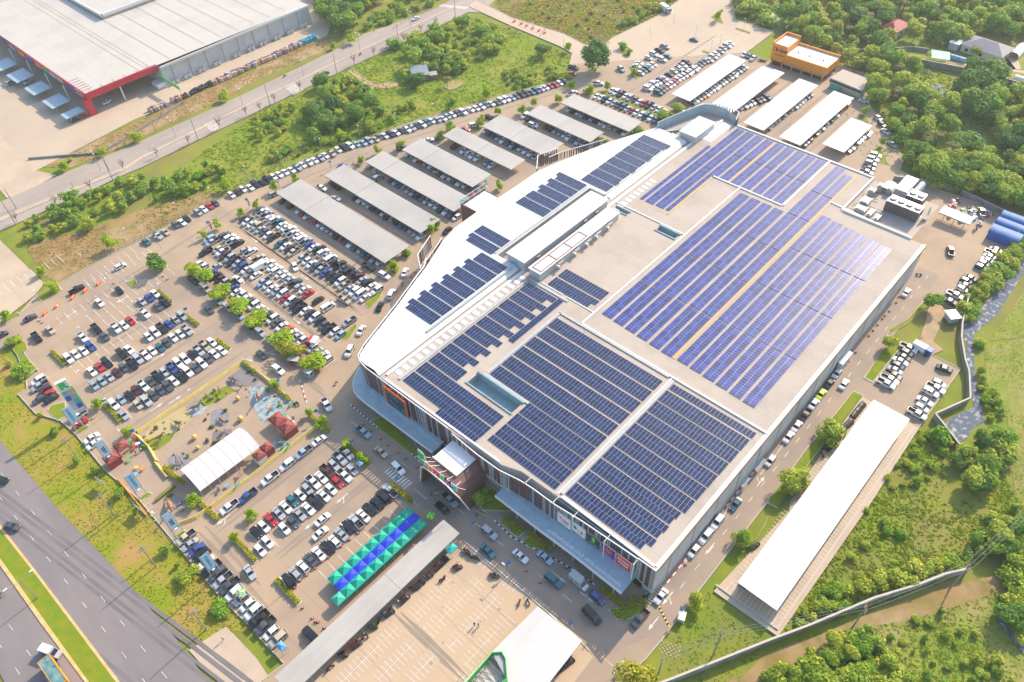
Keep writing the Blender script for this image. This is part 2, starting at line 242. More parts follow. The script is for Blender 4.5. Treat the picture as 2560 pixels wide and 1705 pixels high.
ROWS="""103.1 228.2 103 163.7|0|dS wP gP wS wU tP wS wS wP wP wS wU gP bS wS kP wU gS wV kS kP dS kU kS nP gS kU wS|packed row nearest the grey carports|back road
96.5 227.7 97.5 161.1|180|kS wP wS cU gS dS wS kP - tP wS kS cP - gP wS wS dU gP bS kS kU wU cP gS wU wV wS|second packed row|back road
86.5 224.9 87.4 167|0|dU wU wP kP - gS wP - cP wS wP wS wU wS wH gS dP gS wS rS - kS - wV|third packed row|back road
80.3 220 81.6 154.1|180|cS wP nU gU kP gP bU wS cP wS - lP wH wS gP wU rS wU kU kP wS kS wU kS dS kP wS lH|fourth packed row|back road
71.5 218.2 72.9 148.9|180|wS wH - bS kS nS gS kP bS wS wS wS dS wU wS gS dS wU dS wS oS wS gS wS rS wS gS wS wS|row behind the round trees|back road
20.8 193.5 44.2 192.9|-90|lH lS gS nS dS kP gU wP wS tS dS|row under the long kerb strip|roadside
23 199.3 35 199.7|-90|wS rS kU - kU wS|row above the long kerb strip|roadside
21.1 182.2 53.7 182.2|-90|wU lS kS nS wP dS kP gS bP wU wU kS gP cP wS|upper row by the dinosaur garden|roadside
21 176.5 53.8 177.1|-90|gS - cH gU dS dS dU wS kP wU dS wU dS wS wS|lower row by the dinosaur garden|roadside
20.8 210.4 27.8 209.9|-90|wU wS wS bU|short row at the far hedge|hedge
48.8 215.9 53.7 216.2|-90|gS bS wS|trio by the small island|roadside
37 211 46.5 210.4|-90|wP wS rS - wP|sparse middle row, left park|roadside
41.9 199.8 53.9 199.9|-90|wS wU kP bS gS gU|upper six by the diagonal hedge|roadside
46.8 193.9 51.4 192.9|-90|wS wS gP|lower trio by the diagonal hedge|roadside
24.4 116.1 54.7 117.5|-90|kS wS rS gS wS tS wS gS wP wS nP gS gP gP|upper row below the garden|roadside
22.3 111.5 52.3 112.4|-90|wS wH - wS dS gS wS kP wS wS rS wP gS|lower row below the garden|roadside
22 99.5 54.6 100|90|kU gS wS dS wS kS wS gS kS gP wS kS kS kU gP|row above the green tents|roadside
11.7 128.2 12 89.7|180|cP gS bS kU wS kP dU gP dP wU gS wS wU kP dP wS cU|line along the roadside fence|far billboard
10.4 208.4 9.6 198.6|180|wU gP nS rS kS|group beside the pylon sign|top
77.9 244 82.6 244.3|-90|dS wS kH|trio at the dry strip|left
87.4 244.7 94.8 244.2|-90|gH wS rS dH|four at the dry strip|left
101.7 244.5 144.1 237.3|-90|wS kS wS wS kU kS kP wS wS wS wS gP wS wP wS gP wS cP|left long line under the trees|left
147.5 237 162.4 231.5|-90|wS kU wU lS lS gU cS|seven car group under the grove|left
164.4 231 200.4 218.5|-90|dS wS kU wS kH wP gP kS wU tU wS gS wS lH wS dS wU|middle long line under the bank|left
203.9 217.1 247.6 201|-90|wS wS wP tS wS dS wU wU lS dS kU kP tS tU gS wS rS rS wS dP|right long line under the bank|left
275.2 179.8 285.3 179.7|-90|wS tS tU wS wS|left group, sandy car park|near end
289.3 185.3 298.3 185.7|-90|wS wU kP|upper group, sandy car park|near end
265.9 169.4 277.8 168.6|-90|wU wS wU wS bU wS|first half row, sandy car park|near end
282.3 168.8 296.3 168.9|-90|kS wS wP wP nP|second half row, sandy car park|near end
265.8 163.4 302.7 163.1|-90|tU tU rS wS wS rS wS wS wS wP wS wP wS kS kH tS|row left of white carports|near end
304.9 162.7 325.2 163.9|-90|wS wU wS gS gS wU wS|far group, sandy car park|near end
267.7 147.3 308.8 146.6|-90|kS wS lS oS wS lS wS wS wS gS wS kS wS wU lS lS kS wS|row under first white carport|near end
254.9 180.2 254.1 152.8|180|wS wU kP wS gU dS wS rU kP gS wS wS|upper row at the grass median|left
246.9 182.4 246.7 151.3|180|wS wS kU wP gS dU dU gS rH wP wS tV wP tP|lower row at the grass median|left
171.4 19.9 188.8 20.6|-90|wP wP nP lS kS wS kS kS wP|left row, small stream lot|near end
166.5 8.9 172.3 9|-90|wP wS wS|near right trio, stream lot|near end
176.3 9.4 181.1 8.7|-90|wU wP wS|far right trio, stream lot|near end
126.6 31.2 165.8 32|180|wS - wS wS kP wS yS kS wS|line along the mall side|near end
91.7 31.9 102.4 31.9|180|wS wU wU|trio at the mall corner side|near end
216.3 19.6 220 19.2|-90|kS wP|near pair, service yard edge|near end
224.3 18.8 231.1 18.6|-90|wS kS kS kS|middle four, service yard edge|near end
238.5 17.7 250.4 17.6|-90|tH gS wS wS kP gS|far six, service yard edge|near end
304.7 82.1 289.8 69.8|-115|wS kS wS - gS|line along the wood edge|top
262.5 68.5 278.5 71.5|-80|kS wP kS gU wU wU|cluster at the triangle island|mall"""
CPR=[(111.8,226.0,112.0,171.0,'first'),(131.5,221.3,130.8,170.3,'second'),(147.0,204.2,146.2,168.4,'third'),(162.3,195.4,162.5,177.3,'fourth'),(194.6,183.4,194.6,171.9,'fifth'),(214.1,195.6,212.8,160.7,'sixth'),(230.2,187.0,230.3,155.0,'seventh'),(163.2,212.4,163.2,194.0,'fourth'),(178.9,202.0,178.3,178.6,'fifth'),(195.3,200.5,194.3,184.4,'sixth'),(148.5,218.2,147.6,213.8,'third')]
CPW=[(264.2,133.4,291.1,124.7,'second'),(270.4,113.1,304.7,112.3,'third'),(267.9,96.0,308.8,97.1,'fourth'),(274.8,80.9,292.4,80.4,'fifth')]
SINGLE="""81.4 227.2 180 lU|at the back road end beside the bare saplings
81.2 225 180 gP|second from the bare saplings near the back lane
76.6 222.1 180 kP|standing alone beyond the yellow shrub island
74.5 212.4 180 gS|rolling between the round green trees and a parked row
75.9 201.2 -85 wS|crossing the lane in the middle of the packed car park
65.7 212.1 -90 kU|parked outside the round green tree strip, at its far end
66.1 205.7 -90 cV|alongside the round green tree strip with tan roof
65.5 197.1 -90 lS|under the second pair of round green trees
65.8 191.7 -90 cU|in the line along the round green trees, tan roofed
66 185.7 -90 lH|in the line along the round green trees near the middle
65.6 179.6 -90 kH|in the line along the round green trees, near a lamp shadow
66.1 174.2 -90 gU|in the line along the round green trees, before the white one
66.2 168.4 -90 wP|in the line along the round green trees, behind the striped truck
66 162.2 -90 gP|in the line along the round green trees, half under a crown
66.1 156.2 -90 gS|at the mall end of the line along the round green trees
61.3 195.8 -95 dS|driving up the lane left of the round green trees
60.8 166 -92 dS|on the lane between red minibuses and dinosaur garden
92.4 191.6 -115 wS|in the lane between the two packed double rows
108.6 172.1 -85 kP|leaving the lane beside the first grey carport
109.1 164.6 -85 wU|turning out beside the mall end of the first grey carport
114.8 160.6 32 wS|on the sandy lane beside the left wall of the mall
104.7 156 32 wU|third on the sandy lane beside the left wall of the mall
98.3 154.4 212 kS|dark one on the sandy lane beside the left mall wall
87.4 150.7 205 wS|nearest the rounded mall corner on the sandy lane
79.3 146.5 210 wU|with black roof beside the rounded mall corner
139.7 165.7 190 kS|emerging beside the second grey carport and the mall
92.7 165.6 -85 cP|crossing the lane at the planted island
87.4 156.5 180 gP|with an awning beside the planted island near the mall
102.8 160.9 180 wU|beside the planted grass island near the mall
60.5 156.9 -85 wU|on the lane beside the round tree shadow
61.7 135.3 -105 wP|at the crossing in front of the rounded mall corner
62.3 119.7 -88 lP|on the mall front road beside the long green lawn
61.2 111 -92 cS|pale one on the mall front road before the portal
60.6 103.5 -94 wU|on the mall front road entering the portal shade
63 86.4 -95 gP|in the shade beneath the brown entrance portal
60.1 86.3 90 kS|under the portal beside the silver pickup
52.5 126.8 0 wS|uppermost beside the yellow fence of the dinosaur garden
47.2 126.8 180 lP|with loaded bed beside the yellow dinosaur garden fence
41.8 126.9 180 wU|third down beside the yellow dinosaur garden fence
36.2 126.8 180 wP|fourth down beside the yellow dinosaur garden fence
29.2 126.7 180 bP|fifth down beside the yellow dinosaur garden fence
24.1 127.5 180 wP|lowest beside the yellow dinosaur garden fence
53 238.4 2 wH|driving past the big leafy roundabout shrub
37.3 238.6 0 kP|driving past the orange barriers at left
20.8 237.3 0 dS|driving past the orange barriers near the left edge
11.3 236.8 0 dS|cut off by the left edge on the entrance road
22.7 226.8 -90 cS|with dark roof near the left entrance road
18.3 226.9 -90 kP|left of the cream car near the entrance
32.7 215.8 -90 kP|upper of two tail to tail in the left lot
32.8 210.6 -90 dS|lower of two tail to tail in the left lot
28 215.5 -90 wP|beside the lamp in the left lot
39.3 226.6 -90 wS|alone on the upper edge row of the left lot
46.5 227 -90 kH|alone near the pointed grass island in the left lot
51.1 209.9 -90 dS|behind the silver one by the small leafy island
53.6 210.1 -90 kP|beside the narrow leafy island in the left lot
65.8 243.7 -88 tS|first on the back perimeter lane, left end
70.3 243.6 -88 gP|with red load on the back perimeter lane
73.2 243.5 -88 cS|gold one on the back perimeter lane
7.6 201 180 dS|under the leafy tree by the green roadside sign
12.2 186.2 180 wP|behind the second roadside billboard
11.2 183.2 180 rS|beneath the second roadside billboard
10.9 175.8 180 wS|upper of two white ones by the third roadside billboard
10.4 173.3 180 wS|lower of two by the third roadside billboard
37.8 106.5 0 wS|upper of the two driving below the parked rows
35 103.8 0 wS|lower of the two driving below the parked rows
17.2 108.3 -95 gS|driving along the lane beside the roadside line
17.7 85.1 90 kU|by the lower end of the long grey walkway roof
62.9 72.3 -90 gU|on the front road opposite the green lawn triangles
59.1 69.1 -90 tS|on the front road behind the silver one
63.3 62.3 -90 wS|on the front road below the painted lawn
66.9 57.6 -92 lS|at the kerb of the front lawn triangles
63.8 52.3 -90 tU|mid road in front of the long canopy
67.4 47.6 -92 wV|with tall grey box top by the long canopy
67.2 42.1 -94 bH|at the kerb beside the corner hedge
63.1 40.4 -97 kV|turning at the road corner by the hedge
69.7 31.8 178 dP|beside the corner hedge at the mall end
77.2 31.3 182 wS|beside the striped steps at the mall corner
109.6 31.2 181 tS|behind the louvred plant box along the mall side
163.7 28.7 0 wS|driving away along the mall side road
211.7 31.1 0 wS|driving past the leafy tree on the mall side road
240.4 28.4 28 dP|driving in the service yard behind the mall
268.2 28.4 30 cP|parked among scrap by the blue sheds
187.6 9.8 -79 kS|alone in the far corner of the small fenced lot
318 179.1 -85 tS|alone in the middle of the empty sandy car park
279.7 184.9 -90 wS|beside the small tree island in the sandy car park
282.6 185.7 -90 wS|behind the tree island in the sandy car park
303.1 185.7 -88 gP|uppermost of the left group in the sandy car park
291.9 179.4 -90 wU|left of a pair alone in the sandy car park
296.2 179.4 -90 tS|right of a pair alone in the sandy car park
319.4 152.6 180 wP|first of three by the orange building
319.4 150.3 180 tS|second of three by the orange building
318.9 147.8 180 wP|third of three by the orange building
272.8 188.6 -112 gU|on the junction beside the big dark tree
255.9 188.8 -57 wP|crossing the junction below the big dark tree
247.6 187.7 -42 wU|near the corner of the last grey carport, dark windows
242.3 192 -20 wP|behind the last grey carport, at its back corner
260.4 206.5 -85 kP|parked behind the round island with the big tree
255.7 203.3 -79 oS|bright one parked behind the round tree island
211.5 188.1 -84 wU|crossing between the sixth and fifth grey carports
258.9 146.1 -92 wS|beside the two trees behind the mall wing
126.7 221.2 -79 wP|crossing between the first and second grey carports
126 211.8 -79 gS|behind the white one between the grey carports
145.1 209.6 0 lU|crossing between the second and third grey carports
112.8 232 -8 gU|at the back corner of the first grey carport
141.5 226.4 -46 bS|dark blue one at the back corner of the second carport
165 217.9 -30 bU|at the back corner of the fourth grey carport
203.9 207.7 -60 kP|on the perimeter lane behind the sixth carport
176.1 213.8 -40 wS|at the back corner of the fifth grey carport
180 211.7 -30 dS|behind the white one near the fifth carport
191.5 208 -75 rS|red one at the back corner of the sixth carport
195.9 207.3 -30 wU|beside the red one near the sixth carport
250.9 302.5 4 wS|driving along the four lane back road
184.6 292.8 2 dS|parked on the verge of the back road by a tree
314.3 92.8 -75 wS|beside the small yellow and black shop
-16 165 -64 dS|driving down the highway near the left edge
-23.8 125.9 -64 gV|overtaking the orange truck on the highway
-11.9 181.5 -64 kS|cut off by the left edge on the highway
84.8 402.4 20 cU|under the fourth grey shade canopy of the warehouse
90.8 397.3 20 wS|beside the fourth grey shade canopy of the warehouse
105.6 349.1 10 wS|under the red fascia of the warehouse
92 346 0 rS|under the nearest grey shade canopy of the warehouse
88.5 346 0 kS|beside the red one under the nearest shade canopy
266.4 69.7 0 bS|dark blue one behind the mall parapet"""
ZONES=[('behind the orange shop',120,'BBGGGTGP',6.0,10.0,[(387.0,178.7),(375.2,172.1),(369.3,165.1),(369.4,160.9),(351.8,150.1),(353.7,155.2),(346.3,138.7),(342.8,118.0),(333.2,109.7),(335.6,97.3),(320.6,91.9),(308.2,83.4),(293.7,70.2),(283.7,60.8),(276.4,59.8),(275.5,48.8),(275.9,38.7),(290.5,42.6),(301.8,43.6),(313.1,51.5),(312.5,53.4),(326.3,61.2),(334.2,63.8),(343.0,77.4),(351.8,83.3),(358.8,90.6),(361.7,101.9),(367.6,106.5),(381.4,94.4),(396.1,95.8),(434.3,113.3)]),('by the red roofed house',66,'BGGGT',6.0,10.0,[(440.5,109.6),(469.8,71.8),(421.2,56.6),(409.3,60.9),(407.4,66.0),(404.8,82.9),(401.5,87.1),(386.2,81.3),(380.8,88.2),(397.0,94.6)]),('in the clump by the upper stream',14,'BBG',8.0,12.0,[(333.0,61.1),(351.5,66.8),(360.8,64.3),(362.7,60.4),(354.7,54.0),(342.3,49.7),(329.4,49.4),(326.2,57.3)]),('on the far bank of the upper stream',30,'BGG',5.0,10.0,[(352.5,51.1),(365.2,45.5),(365.4,35.0),(311.1,18.6),(302.1,29.5),(308.7,35.2),(321.8,42.1),(327.5,47.9),(338.5,47.5)]),('near the blue sheds',34,'BGG',6.0,9.0,[(278.0,56.7),(276.3,46.7),(277.6,23.5),(278.3,15.7),(281.1,9.5),(309.1,18.0),(302.4,35.0),(301.5,40.7),(286.4,41.1),(287.2,53.5),(281.8,60.0)]),('on the near bank of the stream',46,'SSG',2.5,4.5,[(264.9,13.0),(254.8,14.3),(243.8,15.4),(229.2,16.3),(218.1,16.2),(210.0,13.2),(213.6,11.9),(223.4,12.2),(232.3,11.1),(241.5,12.2),(252.5,10.1)]),('on the far bank of the stream',18,'SSB',1.4,3.0,[(244.4,6.4),(234.4,6.2),(220.7,5.8),(206.6,8.1),(202.8,5.8),(193.2,1.4),(189.2,-1.5),(186.0,-6.2),(181.5,-9.1),(175.9,-8.2),(176.6,-5.7),(184.7,-1.1),(194.3,3.3),(210.9,6.5),(227.1,5.7)]),('by the broken stream wall',18,'BGSG',3.0,6.0,[(162.7,2.5),(165.1,0.9),(163.8,-3.0),(166.8,-6.5),(171.5,-10.9),(167.7,-14.9),(160.1,-13.8),(153.7,-13.9),(148.2,-13.2),(153.1,-8.2),(158.2,-4.0),(159.1,0.2)]),('behind the long white shed',22,'SSSS',1.0,2.4,[(162.4,5.6),(161.4,2.9),(159.0,-2.3),(155.3,-5.7),(141.4,0.3),(135.4,3.3),(151.7,6.1),(125.5,6.3),(133.7,1.1),(128.5,-3.9),(114.8,3.1),(109.6,3.9),(103.8,4.8),(118.8,4.5)]),('along the drain wall',28,'SSG',1.6,3.6,[(89.6,5.9),(101.1,5.5),(105.8,4.2),(111.3,0.4),(116.7,-5.8),(129.4,-12.7),(134.3,-17.4),(132.7,-18.5),(129.3,-17.2),(124.5,-14.6),(118.0,-10.4),(109.5,-5.6),(99.7,0.1)]),('in the corner thicket',44,'SGGS',2.4,5.0,[(74.0,4.0),(79.7,3.1),(87.4,0.3),(93.7,-2.9),(101.0,-7.0),(101.3,-10.6),(98.7,-12.7),(97.6,-17.1),(94.9,-19.4)]),('on the lower field',26,'SSG',1.1,2.8,[(104.4,-9.0),(106.7,-13.2),(115.6,-15.6),(116.0,-18.4),(110.8,-21.4),(116.9,-23.5),(115.8,-27.0),(112.9,-29.8),(114.5,-33.3),(110.7,-34.8),(95.3,-19.2),(99.7,-15.0)]),('by the lower stream',20,'BGS',2.5,5.5,[(142.8,-14.8),(150.3,-17.8),(155.3,-22.6),(132.5,-30.0),(114.2,-34.7),(120.9,-29.8),(128.8,-25.9),(137.1,-24.8),(134.4,-18.3),(138.1,-15.7)]),('in the green belt at the left',50,'BBSB',3.0,5.0,[(35.5,282.5),(40.3,290.6),(45.4,287.5),(53.3,288.3),(56.9,291.4),(68.8,288.0),(80.5,284.1),(85.7,283.5),(85.8,275.4),(96.1,271.0),(103.1,269.6),(111.3,264.4),(106.7,255.9),(94.6,258.1),(85.7,262.2),(81.0,260.4),(71.3,265.7),(60.8,272.1),(56.6,268.1),(48.7,271.6),(42.4,275.3)]),('at the road end of the green belt',20,'SBG',2.0,4.5,[(141.3,285.8),(148.2,285.9),(159.8,281.9),(153.5,276.5),(140.2,265.3),(133.4,265.8),(130.7,270.4)]),('in the mango grove',30,'BBB',5.0,8.0,[(171.7,277.7),(182.3,278.5),(188.0,276.2),(184.7,263.1),(181.3,255.4),(178.2,246.1),(168.6,238.5),(165.7,243.5),(158.6,253.6),(150.2,245.2),(144.8,251.9),(151.4,265.1),(163.9,272.4)]),('along the mango grove fence',26,'SSG',1.5,3.5,[(126.4,256.6),(136.0,255.0),(142.7,250.6),(150.5,244.9),(164.6,240.8),(173.3,239.7),(190.6,242.4),(192.4,237.3),(178.0,235.3),(161.9,237.5),(149.0,242.9),(132.9,246.3),(124.6,250.3)]),('in the overgrown lot',40,'GSGS',3.0,6.5,[(219.4,289.6),(235.6,287.8),(267.3,285.2),(270.4,265.1),(267.1,251.8),(246.7,242.9),(229.5,244.0),(226.1,240.0),(220.0,255.9),(224.3,264.1),(215.4,273.4)]),('behind the little tin hut',16,'BB',4.0,6.0,[(207.9,262.7),(215.0,258.7),(225.1,261.3),(233.9,255.5),(229.5,244.0),(224.2,242.3),(216.7,251.7),(207.2,246.0),(202.1,247.7),(202.0,255.6)]),('at the roundabout end of the lot',24,'SSG',1.5,3.6,[(241.5,227.3),(240.8,220.0),(246.2,214.9),(252.6,215.2),(257.9,208.5),(252.2,202.6),(242.4,211.6),(227.5,214.6),(233.9,225.5),(240.2,230.6)]),('past the end of the warehouse',26,'BBG',6.0,10.0,[(236.7,368.1),(258.0,340.7),(248.1,331.0),(225.9,319.6),(223.8,314.4),(217.4,320.4),(219.2,332.2),(222.8,337.7),(223.8,351.3)]),('by the sand track',34,'SGS',2.0,4.0,[(229.2,317.4),(246.0,325.1),(257.1,328.2),(270.1,329.6),(284.7,310.8),(275.5,308.0),(258.7,308.7),(241.2,310.2),(227.1,314.1)]),('beside the sandy car park',22,'SSB',2.0,4.5,[(307.1,214.5),(311.3,216.9),(331.6,217.6),(340.2,212.9),(356.9,217.6),(360.4,213.1),(334.2,210.0),(325.7,212.7),(309.1,211.9)]),('in the brown field',26,'SS',0.9,1.8,[(292.6,273.9),(309.2,265.7),(334.5,242.0),(337.7,224.7),(314.9,220.3),(303.5,215.1),(287.2,215.1),(291.5,236.3),(292.7,258.9)]),('past the sandy car park corner',26,'SBGS',3.0,7.0,[(369.9,187.5),(376.2,192.6),(387.0,178.7),(374.1,171.5),(365.9,175.7),(360.2,164.5),(352.2,159.1),(355.2,167.0),(353.6,177.1)]),('on the roadside verge',12,'LLS',1.6,3.0,[(7.6,228.0),(10.3,224.1),(7.9,210.1),(6.5,209.9),(5.7,200.1),(5.4,190.8),(6.0,182.0),(5.9,175.3),(6.8,164.6),(6.6,158.1),(6.9,147.2),(7.4,142.4),(6.3,124.6),(5.2,108.4),(6.9,106.5),(7.8,122.1),(8.4,144.2),(4.5,172.5),(4.4,199.2),(5.4,219.6)])]
TREES="""68.1 215.5 U 4.6 6|at the upper end of the hedge line in the packed car park
68.8 209.1 U 4.6 6|second in the hedge line from the back road
67.8 197.8 U 4.8 7|third in the hedge line, with a lamp poking through
67.6 187.7 U 4.8 7.5|fourth in the hedge line beside a parked tan van
68.4 178.4 U 4.6 7|fifth in the hedge line, above the beige parked wagon
68 165.5 U 4.8 7.5|sixth in the hedge line above the red minibuses
67.7 159 Y 5 8|yellowed, seventh in the hedge line
68.5 150 U 5 8.5|last in the hedge line, over the guard booth
60.3 227.5 R 6 6.5|leafy with bare stems, on the rounded traffic island
265.3 199.3 B 13 13|big and spreading, on the round grass island
210.5 23.3 G 5.5 6|beside the mall side road, by the service yard
144.4 23.6 G 6 7|on the verge beside the parked motorcycles
123.9 23.2 G 6 7.5|on the verge beside the blue canopy
186 25.4 G 4.5 5|on the verge at the small fenced lot
101.6 24.6 G 4.5 5|on the verge opposite the two white sedans
80.9 24.2 G 3.5 4|by the transformer box at the verge end
58.2 24.5 Y 7 8|bright yellow green, at the bottom edge beside the road
255.8 147.7 G 6 6|right one of two behind the mall wing
249.4 149.5 G 4.5 5.5|left one of two behind the mall wing
176.6 284 B 6.5 8|low and spreading, beside the back road verge
261.6 225.9 B 6.5 7|dark and round, alone in the overgrown lot
246 247.2 G 6 6|bright and upright, in the overgrown lot
216.5 267 G 8 10|tall and pale, beside the tin hut
204.1 251.4 B 6 8|dark one in front of the tin hut
200.1 224.9 G 5 4.5|slim one beside the long line of parked cars
216.3 219.5 L 6 4.5|airy one at the bare patch of the overgrown lot
165.5 238.4 G 5 5.5|pale one at the corner of the mango grove
154.7 243.7 L 4.5 4.5|airy one above the long line of parked cars
103.1 250 L 5 5|bright lime one above the back perimeter lane
56 250.6 L 5.5 5|bright lime one alone on the dry strip
33.4 255.8 L 4.5 4|thin lime one at the annex fence
32.3 244.4 L 4.5 4.5|lime one on the island by the annex lot
16 242.9 L 4.5 4|leafy one on the left edge island
12.5 230.7 S 3 5|dusty green one on the corner bed
9.4 215.7 S 3 5.5|dusty one beside the shaded trailer
272.5 219.3 L 5 4|tall thin one at the road mouth
246.8 186.2 L 5 4.5|lime one beside the last carport corner
232.6 192 L 5 4.5|lime one behind the last carport
245.3 195.7 L 4 4|pale one beyond the last carport
254.6 182.6 L 5 3|slender pale one on the grass median
290.2 200.5 S 3.5 4|on the small wedge island of the sandy car park
287.5 195.1 S 3 3|right of its neighbour on the wedge island
272.9 181.6 L 4 4|on the narrow island at the sandy car park mouth
343.4 182 L 6 3.5|yellowed one on the far sandy island
224.1 198.2 L 5 4|leafy one between two carport backs
216 198.2 L 5 4|leafy one behind the sixth carport corner
198 205.3 L 5 4.5|leafy one behind the fifth carport
180.3 211.1 L 4.5 4|lime one behind the fourth carport
187.5 212.8 L 4.5 4|lime one left of the red parked car
165.1 218.2 L 4.5 4|lime one at the third carport back
156.3 222.8 L 4.5 3.5|yellowish one at the second carport back
147.5 222.5 L 4.5 3|yellow sapling by the second carport
208.8 205.7 L 4.5 3.5|slim one at the sixth carport back
114.3 234.4 L 5 3.5|yellow sapling by the first carport
123.2 232.6 L 4.5 3|yellow sapling behind the first carport
80.8 229.9 L 4 2.5|left thin sapling at the packed lot corner
87 230.9 L 4.5 3|middle bare sapling at the packed lot corner
97.1 230.5 L 4 3|pale sapling on the second little bed
103.6 230.4 L 4 3|sparse sapling at the end bed
135.2 169.5 L 4.5 3.5|sparse one at the mall end of the second carport
113.4 164.7 L 4 4|leafy one at the mall end of the first carport
139 170.7 L 4 3|leafy sapling beside the crossing sign
219.3 159.7 S 3 4.5|rusty bushy one at the sixth carport end
220.9 157.7 S 2.5 3.5|green bush right of the rusty one
234.2 151.8 S 3 5|green bush at the end of the last carport
122 167.6 S 2.5 3.5|green bush at the near corner of the first carport
170.4 169 L 4.5 3|palm like sapling in the planter by the sign
18.8 169 L 4 4|sparse one at the dinosaur garden corner
18.2 185.6 L 3.5 4|dry sparse one at the end of the double row
18.9 135.5 L 4 3.5|sparse one at the white tent corner
56.1 152.4 L 3.5 3|sparse one on the right yellow hedge
56.2 130.4 L 4 3.5|leafy one at the right hedge end
56.3 136.1 L 4 2|dark thin one by the hedge end
56.3 119.1 L 4 3.5|leafy one on the hedge by the front road
56 112.3 L 4 3.5|second leafy one on the hedge by the front road
68.3 80 G 5 4.5|shaded one under the mall beside the portal
305.2 88.5 L 4 3.5|yellow one on the grass point past the carports
287.3 73.1 L 4 2.5|thin one at the triangle of grass
26.4 120.8 L 3.5 3|sparse one at the end of the lower double row
20.1 118.7 L 3.5 3|sparse one at the hedge by the roadside lane
6.6 119.2 S 2.2 5|lime bush on the verge by the billboard
7.5 105.9 S 2.2 5|lime bush on the verge by the white cars
97.9 309.1 L 5 5|green one on the dry strip by the warehouse
83.8 309.6 L 4.5 4.5|green one lower on the dry strip
68.3 312.5 L 4.5 5|green one at the lower end of the dry strip
141.1 309.4 L 4.5 5|green one on the dry strip past the tyres
212.2 308 L 5 5|brownish one near the warehouse corner
203.2 310 L 4 3|thin one near the road gate
383.1 73.4 G 4.5 5.5|bright one in front of the hip roofed house
141.4 -19.9 G 6 7|leafy one beside the far power pole
72.4 317.3 S 1.6 3|low bush at the concrete ledge"""
BARE=[(54.9,291.2,4.5),(40.6,293.3,4.5),(68.6,291.1,4.5),(111.2,290.2,4.0),(126.3,290.4,5.0),(139.7,290.7,4.5),(97.5,291.7,4.0),(83.8,293.8,4.5),(168.1,289.8,5.0),(154.4,290.1,4.5),(145.8,288.9,4.0),(199.6,289.8,5.0),(211.2,289.2,4.5),(230.2,289.0,4.5),(242.1,289.2,4.5),(251.8,288.7,4.5)]
PALMS=[(291.1,58.9,7.0),(299.4,57.1,6.0),(310.1,65.3,7.0),(310.2,72.9,6.0),(323.7,76.8,6.0),(341.7,91.2,6.0),(212.8,240.6,4.0),(159.0,268.3,5.0)]
LAMPS=[(110.4,299.5,8.0),(143.8,299.4,8.0),(177.2,299.4,8.0),(210.3,298.4,8.0),(243.0,297.8,8.0),(77.5,300.5,8.0),(265.7,306.2,8.0)]
POLES=[(39.5,292.1,10.0),(43.9,301.8,9.0),(115.3,289.8,10.0),(79.6,297.9,9.0),(151.6,289.8,10.0),(188.3,288.8,10.0),(226.7,288.7,10.0),(227.8,308.3,9.0),(264.6,287.6,10.0),(77.4,290.6,9.0),(107.2,309.8,7.0)]
PLAMPS=[(82.5,249.8),(95.8,248.4),(62.8,250.0),(45.4,248.2),(112.8,249.6),(127.0,247.4),(143.7,243.0),(160.0,238.5),(176.2,233.3),(191.7,226.7),(275.3,224.6),(275.9,244.4),(309.2,198.4),(327.7,197.1),(323.7,181.9),(300.7,183.7),(313.9,167.2),(323.2,167.9),(342.9,167.1),(45.1,230.2),(28.7,229.6),(26.8,242.8),(45.4,213.0),(55.3,214.1),(28.7,214.6),(67.7,236.7),(20.1,197.3),(37.8,165.7),(20.0,181.1),(9.8,136.9),(20.7,98.2),(38.9,98.6),(85.2,178.0),(101.1,177.6),(101.8,205.5),(57.4,61.9)]
SOLARL=[(55.3,198.4),(19.5,182.9),(19.4,166.5),(57.2,133.4),(57.0,117.6),(56.9,150.8),(57.2,99.7),(61.2,76.0),(59.0,62.2),(57.5,42.1),(76.4,25.6),(101.9,233.2),(84.9,232.3),(116.1,233.4),(137.5,228.8)]
CONES=[(60.2,222.9),(60.3,220.2),(47.2,232.7),(22.2,234.4),(22.4,232.8),(69.2,140.3),(68.0,139.7),(64.1,122.2),(64.1,118.7),(64.2,114.7),(64.2,111.5),(64.2,107.7),(64.3,104.7),(64.4,100.4),(22.1,97.2),(24.0,97.7),(30.4,97.7),(34.1,97.5),(38.8,97.2),(44.7,97.5),(25.9,97.6),(28.3,97.5),(32.2,97.4),(36.2,97.4),(41.3,97.0),(20.3,91.8),(20.6,86.4),(20.7,84.2),(20.3,86.9),(20.3,88.1),(61.6,59.0),(61.5,54.6),(68.5,52.3),(68.4,50.7),(68.5,49.3),(208.8,32.1),(205.7,31.6),(200.6,31.6),(197.9,31.8),(196.0,31.8),(192.6,31.8),(189.6,31.8),(186.6,31.8),(177.7,31.7),(173.1,31.8),(169.8,32.0),(171.1,31.8),(87.7,31.6),(117.3,158.3),(115.0,157.7),(145.3,225.2),(145.6,224.2),(145.8,223.4),(244.0,189.7),(244.2,188.7)]
BARR=[(43.8,236.3,25.0),(39.1,236.4,25.0),(34.7,236.3,25.0),(29.3,236.4,25.0),(25.2,236.1,25.0),(279.7,260.6,0.0),(279.9,256.1,0.0),(279.9,252.4,0.0),(279.7,248.3,0.0),(279.6,244.0,0.0),(279.6,240.2,0.0),(273.1,257.6,0.0)]
